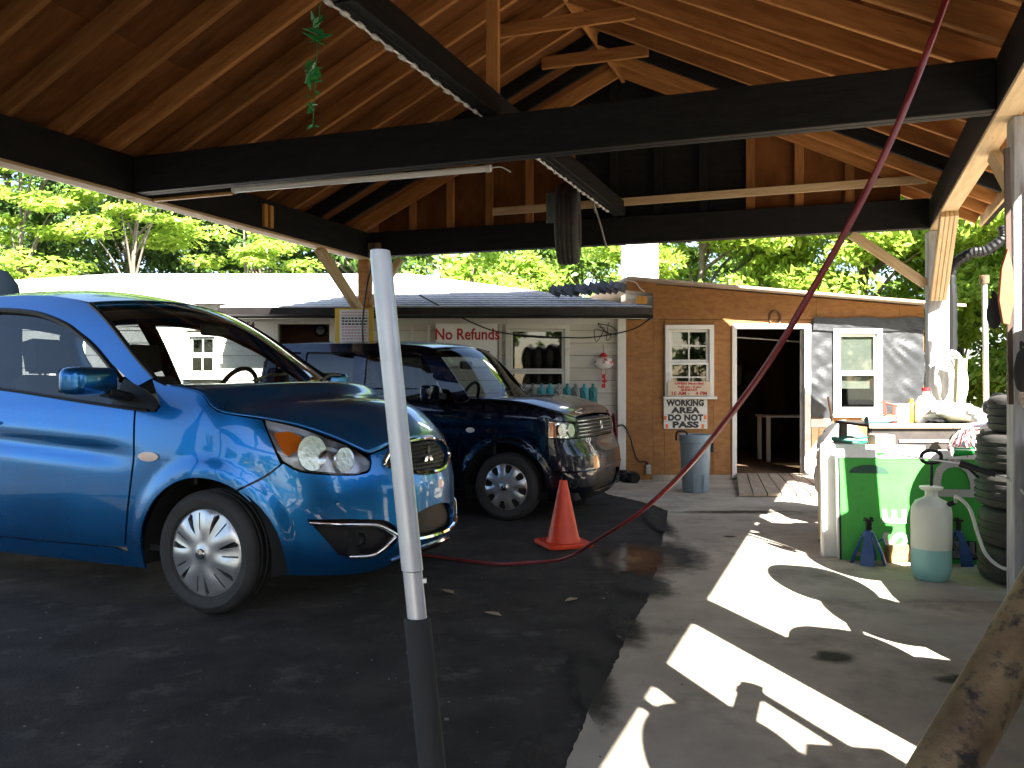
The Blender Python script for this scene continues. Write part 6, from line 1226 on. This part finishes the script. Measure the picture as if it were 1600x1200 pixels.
# tyres stood on a rack along the right side (their round tops shade the concrete)
rk=thing('tyre_rack','steel rack of tyres along the right side, unseen boards and tall end added for shade','rack',tuple(cp(1.03,1.8,0.0)))
for b in (1.36,1.95,2.06,2.95):
    for da in (0.985,1.085): MB().bar(cp(da,b,0),cp(da,b,2.2 if b>2 else 0.9),0.04,0.04).build('leg',RUST,rk)
for da in (0.985,1.085):
    MB().bar(cp(da,1.25,0.12),cp(da,2.95,0.12),0.035,0.035).build('rail',RUST,rk); MB().bar(cp(da,1.25,1.10),cp(da,1.95,0.42),0.035,0.035).build('rail',RUST,rk)
    for z_ in (0.78,1.44): MB().bar(cp(da,2.06,z_),cp(da,2.95,z_),0.035,0.035).build('rail',RUST,rk)
def bpan(pts,da):
    q_=[cp(da,b,z) for b,z in pts]; n=len(q_); d_=CR*0.015; MB().add(q_+[v+d_ for v in q_],[tuple(range(n)),tuple(range(2*n-1,n-1,-1))]+[(k,(k+1)%n,(k+1)%n+n,k+n) for k in range(n)]).build('sun_block_board',FRESH,rk)  # boards added out of view to stop sunlight coming through the tyre holes
bpan([(1.20,0.03),(1.97,0.03),(1.97,0.80),(1.86,0.98),(1.78,1.02),(1.70,1.14),(1.62,1.19),(1.54,1.33),(1.46,1.38),(1.38,1.50),(1.30,1.56),(1.24,1.52),(1.20,1.42)],1.092); bpan([(2.03,0.03),(2.97,0.03),(2.97,2.0),(2.12,2.0),(2.03,1.7)],1.092)
th_=math.atan2(AX.y,AX.x); wd=['first','second','third','fourth','fifth']
_m=MB(); _m.lathe([(0.215,-0.07),(0.205,-0.02),(0.10,0.0),(0.09,-0.02),(0.0,-0.02)],(0,0,0),(0,1,0),28); _m.lathe([(0.215,0.07),(0.205,0.0),(0.10,0.012),(0.0,0.0)],(0,0,0),(0,1,0),28); hole_plug=_m.mesh('rim',RUST,smooth=35)  # rims added to plug the rack tyres, so no sun spots pass through
def rt(b,z,da,lb,kk):
    M_=T(*cp(da,b,z))@Matrix.Rotation(th_,4,'Z')@Matrix.Rotation(b*5,4,'Y'); o=link('tyre',tm[kk],None,M_); tag(o,lb,'tyre','tyres on the rack'); link('rim',hole_plug,o,M_)
for i,(b,z) in enumerate(((1.14,1.46),(1.30,1.38),(1.46,1.29),(1.62,1.10),(1.78,0.88))): rt(b,z,1.012+0.045*((i+1)%2),'used tyre leaning on the sloped rail of the rack, %s from its top end'%wd[i],0)
for i in range(4): rt(1.34+0.205*i,0.46,1.012,'unseen used tyre added to block light on the low rail under the sloped row, %s along'%wd[i],(i+1)%3)  # lower tyres added out of view to block light beneath the sloped row
for r_,z in enumerate((0.46,1.12,1.78)):
    for i in range(4): rt(2.14+0.205*i,z,1.03,'unseen used tyre added for shade in the tall end of the rack, %s row, %s along'%(['low','middle','top'][r_],wd[i]),(i+r_)%3)  # tall end added out of view to shade the rusty pipe and near concrete
mb=MB(); mb.box((1.78,1.40,1.35),(0.30,0.035,2.68),Matrix.Rotation(R(20),3,'Z')); solo('shadow_board',mb,FRESH,'tall unseen board added right of the viewer to cast a shadow strip','board',bevel=0.004)  # added out of view only for the strip of shadow it throws on the concrete
# ---- workbench
BN=thing('workbench','cluttered black topped workbench beyond the green sign','workbench',(3.0,6.1,0.012)); WB0=px(1350,662,6.0); zt=WB0.z
DESK=mat('desk_black',(0.02,0.018,0.017),0.5,col2=(0.05,0.04,0.035),scale=5); EDGE=mat('worn_desk_edge',(0.36,0.30,0.23),0.6,dirt=(0.10,0.08,0.06),dscale=8)
x0,x1=px(1352,660,6.0).x,4.4
mb=MB(); mb.box(((x0+x1)/2,6.25,zt-0.012),(x1-x0,0.62,0.024)); mb.build('top',DESK,BN,bevel=0.006); mb=MB(); mb.box(((x0+x1)/2,5.93,zt-0.014),(x1-x0+0.01,0.016,0.034)); mb.build('edge_strip',EDGE,BN,bevel=0.004)
mb=MB(); mb.box(((x0+x1)/2,5.96,zt-0.11),(x1-x0-0.05,0.02,0.16)); mb.build('apron',DESK,BN); mb=MB(); mb.box(((x0+x1)/2+0.05,5.945,zt-0.125),(x1-x0-0.35,0.012,0.02)); mb.build('drawer_rail',EDGE,BN)
for x in (x0+0.04,x1-0.05):
    for y in (5.98,6.5): MB().box((x,y,(zt-0.02)/2),(0.05,0.05,zt-0.03)).build('leg',DESK,BN)
WHITEP=mat('white_plastic',(0.74,0.73,0.70),0.4); 
def lathe_thing(name,label,cat,p,prof,m,n=20,**k):
    mb=MB(); mb.lathe(prof,p,(0,0,1),n,**k); return solo(name,mb,m,label,cat,tuple(p),smooth=40)
def bz_(x,Y=6.15): v=px(x,660,Y); return Vector((v.x,Y,zt+0.0005))
jt=thing('white_jug','white plastic jug standing on the workbench','jug',tuple(bz_(1447))); p=bz_(1447); mb=MB(); mb.lathe([(0,0),(0.075,0),(0.08,0.02),(0.08,0.15),(0.05,0.20),(0.025,0.21),(0.025,0.24),(0,0.24)],p,(0,0,1),20); mb.build('body',WHITEP,jt,smooth=40); mb=MB(); mb.tube(spline([p+Vector((0.07,-0.02,0.16)),p+Vector((0.11,-0.02,0.13)),p+Vector((0.08,-0.02,0.07))],5),0.011,6); mb.build('handle',WHITEP,jt,smooth=40); mb=MB(); mb.lathe([(0.03,0.24),(0.03,0.265),(0,0.265)],p,(0,0,1),14); mb.build('cap',REDP,jt)
lathe_thing('paint_can','dented white paint can on the workbench beside the red tool','can',bz_(1408),[(0,0),(0.055,0),(0.055,0.13),(0.06,0.135),(0.06,0.145),(0.05,0.14),(0,0.14)],WHITEP)
p=bz_(1390,6.1); t=thing('red_caulk_gun','rusty red clamp tool standing on the workbench','tool',tuple(p)); RT_=mat('rusty_red_tool',(0.24,0.035,0.02),0.6,col2=(0.12,0.04,0.025),scale=14)
MB().box(p+Vector((0,0,0.03)),(0.10,0.06,0.06)).build('base',RT_,t,bevel=0.008); MB().bar(p+Vector((-0.03,0,0.05)),p+Vector((-0.045,0,0.17)),0.022,0.022).build('jaw',RT_,t); MB().bar(p+Vector((0.03,0,0.05)),p+Vector((0.035,0,0.13)),0.022,0.022).build('jaw',RT_,t); MB().tube([p+Vector((-0.07,0,0.16)),p+Vector((0.06,0,0.13))],0.009,8).build('screw',RT_,t)
lathe_thing('spray_can','yellow and grey spray can on the workbench','can',bz_(1424,6.2),[(0,0),(0.032,0),(0.032,0.13),(0.02,0.15),(0.014,0.155),(0.014,0.18),(0,0.18)],YELB)
p=bz_(1375,5.99); mb=MB(); mb.tube([p+Vector((-0.10,0,0.025)),p+Vector((0.05,0.02,0.025)),p+Vector((0.13,0.03,0.03))],[0.03,0.03,0.012],12); solo('air_tool','grey blue air tool lying near the edge of the bench','',) if False else solo('air_tool',mb,mat('grey_blue_tool',(0.16,0.26,0.32),0.4,metal=0.3),'grey blue air tool lying near the edge of the bench','tool',smooth=40)
def crumple(name,label,cat,c,sx,sy,sz,m,seed,n=14):
    q_=random.Random(seed); mb=MB(); vs=[];fs=[]; ph=[(q_.uniform(2,7),q_.uniform(0,6.3),q_.uniform(2,6),q_.uniform(0,6.3)) for _ in range(7)]
    for j in range(n+1):
        f=math.pi*j/n
        for i in range(2*n):
            th=math.pi*i/n; w=1+sum(0.10*math.sin(a*th*1.0//1 and round(a)*th+b+c_*f+d) for a,b,c_,d in ph)+q_.uniform(-.03,.03); zz_=(0.5-0.5*math.cos(f))
            vs.append((c[0]+sx*w*math.sin(f)*math.cos(th),c[1]+sy*w*math.sin(f)*math.sin(th),c[2]+sz*zz_*(1+0.12*(w-1))))
    for j in range(n):
        for i in range(2*n): fs.append((j*2*n+i,j*2*n+(i+1)%(2*n),(j+1)*2*n+(i+1)%(2*n),(j+1)*2*n+i))
    mb.add(vs,fs); return solo(name,mb,m,label,cat,tuple(c),smooth=60)
RAG=mat('pale_rag',(0.62,0.60,0.54),0.85,col2=(0.70,0.68,0.64),scale=6,dirt=(0.4,0.38,0.30),dscale=5)
crumple('plastic_bag','crumpled pale plastic bag lying on the right of the bench','bag',bz_(1490,6.05),0.20,0.14,0.15,mat('pale_plastic_bag',(0.60,0.63,0.52),0.3,col2=(0.70,0.71,0.66),scale=5),1)
crumple('rag','pale crumpled rag heaped on the workbench behind the jug','rag',bz_(1475,6.3),0.17,0.10,0.13,RAG,2); crumple('glove','dark work glove lying by the jug on the bench','glove',bz_(1463,5.99),0.08,0.05,0.04,DARKPL,3)
crumple('shop_towel','tan shop towel bunched at the left end of the bench','towel',bz_(1372,6.15),0.10,0.08,0.06,FRESH,4)
p=px(1372,690,5.9); bx2=MB(); bx2.box((p.x,5.88,p.z),(0.135,0.10,0.13)); 
t=thing('storage_crate','low wooden crate behind the green sign under the bench edge','crate',(px(1340,700,5.75).x,5.75,0.012)); c=px(1345,700,5.75)
mb=MB(); mb.box((c.x,5.78,0.34),(0.50,0.25,0.655)); mb.build('box',FRESH,t,bevel=0.006)
for z_ in (0.15,0.35,0.55): MB().box((c.x,5.650,z_),(0.50,0.012,0.08)).build('slat',FRESH,t)
o=MB(); o.box((px(1376,690,5.75).x,5.74,0.668+0.062),(0.14,0.12,0.122)); solo('carton',o,mat('grey_carton',(0.42,0.37,0.33),0.8,dirt=(0.3,0.25,0.2),dscale=6),'small tan carton standing on the crate under the bench edge','carton',bevel=0.003)
q=random.Random(17); GH=mat('dark_green_hose',(0.015,0.10,0.075),0.45)
cc=Vector((px(1330,690,5.72).x,5.74,0.675)); pts=[cc+Vector((0.10*math.cos(a*0.9)*q.uniform(.6,1.3),0.07*math.sin(a*0.9)*q.uniform(.6,1.2),0.012*i*0.5+q.uniform(0,.03))) for i,a in enumerate([0.9*k for k in range(16)])]
wire('dark green hose tangled on the crate at the left of the bench',pts,0.011,'green_hose',GH,5,'hose'); crumple('brown_sack','brown cloth bundle lying on the crate left of the carton','bundle',(px(1315,694,5.7).x,5.73,0.669),0.12,0.09,0.07,mat('brown_cloth',(0.20,0.15,0.11),0.9,col2=(0.30,0.24,0.18),scale=7),6)
crumple('white_sack','bright white sack slumped behind the crate under the window','sack',(px(1322,670,6.9).x,6.9,0.012),0.22,0.18,0.80,RAG,9)
# coiled white hose and hook on the grey post; yellow post; silver pipe
hk=px(1470,590,7.05); t=thing('coiled_hose','coiled white hose hanging on the grey carport post','hose',tuple(hk)); 
for k in range(5): 
    mb=MB(); mb.tube([hk+Vector(((0.085+0.012*k)*math.cos(a)+0.012*k,-0.02*k+0.01*math.sin(3*a),-0.03+(0.20+0.014*k)*math.sin(a))) for a in [2*math.pi*i/28 for i in range(28)]],0.013,6,closed=True); mb.build('loop',WHITEP,t,smooth=50)
mb=MB(); mb.bar(px(1452,572,7.0),px(1490,558,7.0),0.02,0.02); mb.build('hook_arm',WHITEP,t)
mb=MB(); a=px(1497,560,6.7); mb.box((a.x,6.7,(a.z+0.012)/2),(0.075,0.06,a.z-0.012),Matrix.Rotation(R(2),3,'Y')); solo('yellow_plank','upright pale yellow plank leaning behind the bench by the grey post','plank' if False else mat('pale_yellow_paint',(0.74,0.68,0.36),0.6,col2=(0.66,0.6,0.32),scale=4),'upright pale yellow plank','plank') if False else solo('yellow_plank',mb,mat('pale_yellow_paint',(0.74,0.68,0.36),0.6,col2=(0.66,0.6,0.32),scale=4),'upright pale yellow plank behind the bench beside the grey post','plank',bevel=0.004)
a=px(1538,432,6.6); mb=MB(); mb.tube([(a.x+0.03,6.6,0.012),(a.x,6.6,a.z)],0.022,12); t=thing('silver_pipe','thin pale metal pipe standing upright behind the workbench','pipe',(a.x+0.03,6.6,0.012)); mb.build('tube',mat('pale_metal_pipe',(0.46,0.42,0.36),0.5,metal=0.4,dirt=(0.25,0.2,0.15),dscale=6),t,smooth=40); mb=MB(); mb.lathe([(0.034,-0.02),(0.036,0),(0.036,0.045),(0.03,0.05)],(a.x,6.6,a.z-0.04),(0,0,1),14); mb.build('flange',RUST,t,smooth=40)
# carburettor-like lump of parts, wire bundle, long gun-like tool
t=thing('engine_part','greasy black and silver engine part on the right end of the bench','engine part',tuple(bz_(1545,5.6))); p=px(1543,655,5.6); q=random.Random(3)
for k in range(9):
    d=Vector((q.uniform(-.10,.13),q.uniform(-.07,.07),q.uniform(-.08,.14))); rr=q.uniform(.03,.06); mb=MB(); ax=(q.uniform(-1,1),q.uniform(-1,1),q.uniform(-.4,1))
    mb.lathe([(rr*0.6,-rr),(rr,-rr*0.8),(rr,rr*0.5),(rr*0.7,rr*0.9),(rr*0.3,rr)],p+d,ax,12); mb.build('casting',DARKPL if k%3 else STEEL,t,smooth=30,bevel=0.002)
MB().box((p.x,5.6,zt/2+0.03),(0.12,0.12,p.z-0.06)).build('stand',DARKPL,t,bevel=0.005)
WC=[mat('wire_%d'%i,c_,0.45) for i,c_ in enumerate(((0.6,0.6,0.58),(0.55,0.05,0.10),(0.65,0.45,0.03),(0.12,0.12,0.13),(0.55,0.20,0.35),(0.35,0.28,0.2)))]
t=thing('wire_bundle','bundle of coloured loose wires spilling over the green sign','wire bundle',tuple(px(1500,720,5.2))); q=random.Random(6); s0=px(1518,672,5.45)
for k in range(34):
    e=px(1476+q.uniform(0,58),712+q.uniform(-12,26),5.12+q.uniform(0,.1)); mid_=(s0+e)/2+Vector((q.uniform(-.03,.03),q.uniform(-.03,.03),0.03+q.uniform(0,.05))); mb=MB(); mb.tube(spline([s0+Vector((q.uniform(-.05,.06),q.uniform(-.05,.05),q.uniform(-.03,.03))),mid_,e],5),0.0032,4); mb.build('wire',WC[k%6 if k%2 else 0],t)
MB().tube([px(1512,668,5.5),px(1560,660,5.3)],[0.03,0.024],10).build('sheath',mat('blue_grey_sheath',(0.22,0.26,0.32),0.5),t,smooth=40)
# post side clutter at the right edge
a=px(1592,420,3.95); mb=MB(); mb.box((2.66,4.02,1.63),(0.11,0.02,1.15)); solo('white_plank',mb,mat('grey_white_plank',(0.52,0.50,0.49),0.7,col2=(0.60,0.58,0.57),scale=4,stretch=(6,6,1)),'pale painted plank nailed to the right carport post','plank',bevel=0.004)
a=px(1573,232,3.98); b=px(1579,632,3.98); mb=MB(); mb.bar(a,b,0.022,0.03); solo('dark_conduit',mb,mat('dark_brown_pipe',(0.06,0.032,0.02),0.6),'dark brown conduit running down the right carport post','pipe')
mb=MB(); P=[(1576,388),(1566,420),(1562,470),(1568,505),(1578,508),(1585,470),(1583,420)]; o_=[px(x,y,3.92) for x,y in P]; mb.add(o_+[v+Vector((0,0.02,0)) for v in o_],[tuple(range(7)),tuple(range(13,6,-1))]+[(i,(i+1)%7,(i+1)%7+7,i+7) for i in range(7)]); solo('red_paddle',mb,mat('rusty_red_paddle',(0.42,0.09,0.03),0.55,col2=(0.30,0.10,0.04),scale=9),'rust red paddle shaped plate hanging on the right post','plate',bevel=0.003)
def pod(label,x,y,Y,rx,rz,name):
    c=px(x,y,Y); mb=MB(); mb.lathe([(0,-rz),(rx*0.55,-rz*0.85),(rx*0.95,-rz*0.35),(rx,0.1*rz),(rx*0.8,rz*0.7),(rx*0.45,rz*0.95),(0,rz)],c,(0.08,0,1),18,sy=0.6); t=thing(name,label,'bag',tuple(c-Vector((0,0,rz)))); mb.build('body',FOAM,t,smooth=60); mb=MB(); mb.tube(spline([c+Vector((-rx*.3,0,rz*.9)),c+Vector((0,0.02,rz*1.25)),c+Vector((rx*.3,0,rz*.9))],5),0.006,6); mb.build('strap',DARKPL,t)
pod('black padded pouch hanging beside the red plate on the post',1555,488,4.0,0.042,0.085,'black_pouch'); pod('black padded pouch hanging at the right edge above the tyre stack',1600,578,3.9,0.048,0.11,'black_pouch')
# interior of the wing, seen through the door: white table, shelving, tube
t=thing('white_table','pale painted table standing in the dim plywood wing','table',(fx(1235),11.4,0.066)); 
tx=px(1230,660,11.4).x; mb=MB(); mb.box((tx,11.4,0.70),(0.75,0.5,0.03)); mb.build('top',SIGNW,t)
for dx in (-0.33,0.33):
    for dy in (-0.2,0.2): MB().box((tx+dx,11.4+dy,0.38),(0.05,0.05,0.62)).build('leg',SIGNW,t,bevel=0.004)
t=thing('dark_cabinet','dark cabinet with boxes at the back of the plywood wing','cabinet',(3.6,13.6,0.066)); MB().box((3.5,13.7,0.6),(1.3,0.4,1.05)).build('carcass',DESK,t); 
for k in range(5): MB().box((3.0+0.25*k,13.6,1.25+0.05*(k%2)),(0.19,0.2,0.22+0.1*(k%2))).build('box',[EDGE,DESK,GREYL][k%3],t)
mb=MB(); mb.tube([px(1151,527,10.2),px(1249,534,10.2)],0.008,6); solo('door_rod',mb,WHITEP,'thin white rod across the top of the doorway','rod',smooth=40)
t=thing('push_broom','wooden handled tool leaning by the right door jamb','broom',(fx(1290),9.3,0.012)); MB().tube([(fx(1296),9.2,0.03),(fx(1286),9.45,1.0)],0.014,8).build('handle',mat('broom_handle',(0.24,0.12,0.06),0.6),t,smooth=40); MB().box((fx(1297),9.18,0.045),(0.22,0.05,0.06)).build('head',DARKPL,t)
# tall dark blue cabinet top at far left, behind the hatchback
c=px(2,440,6.6); mb=MB(); cab=thing('dark_locker','tall dark blue rounded locker behind the hatchback at far left','locker',(c.x-0.18,6.7,0)); mb.lathe([(0,0),(0.26,0),(0.27,0.02),(0.27,1.80),(0.24,1.98),(0.16,2.09),(0,2.12)],(c.x-0.18,6.7,0),(0,0,1),28,sy=0.7); mb.build('shell',mat('dark_locker_paint',(0.001,0.003,0.006),0.85,spec=0.06),cab,smooth=40); MB().box((c.x-0.18,6.51,1.0),(0.3,0.02,1.5)).build('door',mat('dark_locker_paint',(0.008,0.022,0.035)),cab,bevel=0.01)
# litter on the asphalt: leaves, chips of gravel
q=random.Random(77); LM=mat('dry_leaf',(0.28,0.22,0.13),0.8,col2=(0.40,0.33,0.22),scale=9); GM=mat('gravel_chip',(0.10,0.095,0.09),0.9,col2=(0.18,0.175,0.165),scale=9)
for i,(x,y,lb) in enumerate(((893,938,'pale dry leaf lying on the asphalt below the cone'),(770,960,'small dry leaf lying on the asphalt right of the pole'),(700,925,'dry leaf lying on the asphalt near the hatchback bumper'))):
    c=gpx(x,y,0.004); L=0.055; mb=MB(); v=[(0,-1,0),(0.42,-0.35,0.12),(0.35,0.4,0.10),(0,1,0.05),(-0.35,0.4,0.12),(-0.42,-0.35,0.10),(0,0,0.0)]; a=q.uniform(0,3); mb.add([(c.x+L*(p[0]*math.cos(a)-p[1]*math.sin(a)),c.y+L*(p[0]*math.sin(a)+p[1]*math.cos(a)),0.006+L*p[2]) for p in v],[(0,1,6),(1,2,6),(2,3,6),(3,4,6),(4,5,6),(5,0,6)]); solo('dry_leaf',mb,LM,lb,'leaf',(c.x,c.y,0.005))
mb=MB()
for i in range(260):
    y=q.uniform(2.2,7.5); x=q.uniform(-0.75*y,edge_at(y)+0.3); s_=q.uniform(0.0015,0.0042)*(1 if q.random()<.93 else 1.8); mb.box((x,y,0.012*(x>edge_at(y))+s_*0.3),(s_*2,s_*1.5,s_),Matrix.Rotation(q.uniform(0,3),3,'Z')@Matrix.Rotation(q.uniform(-.4,.4),3,'X'))
o=mb.build('gravel_chips',GM); tag(o,'scattered pale gravel chips on the asphalt','gravel',kind='stuff')
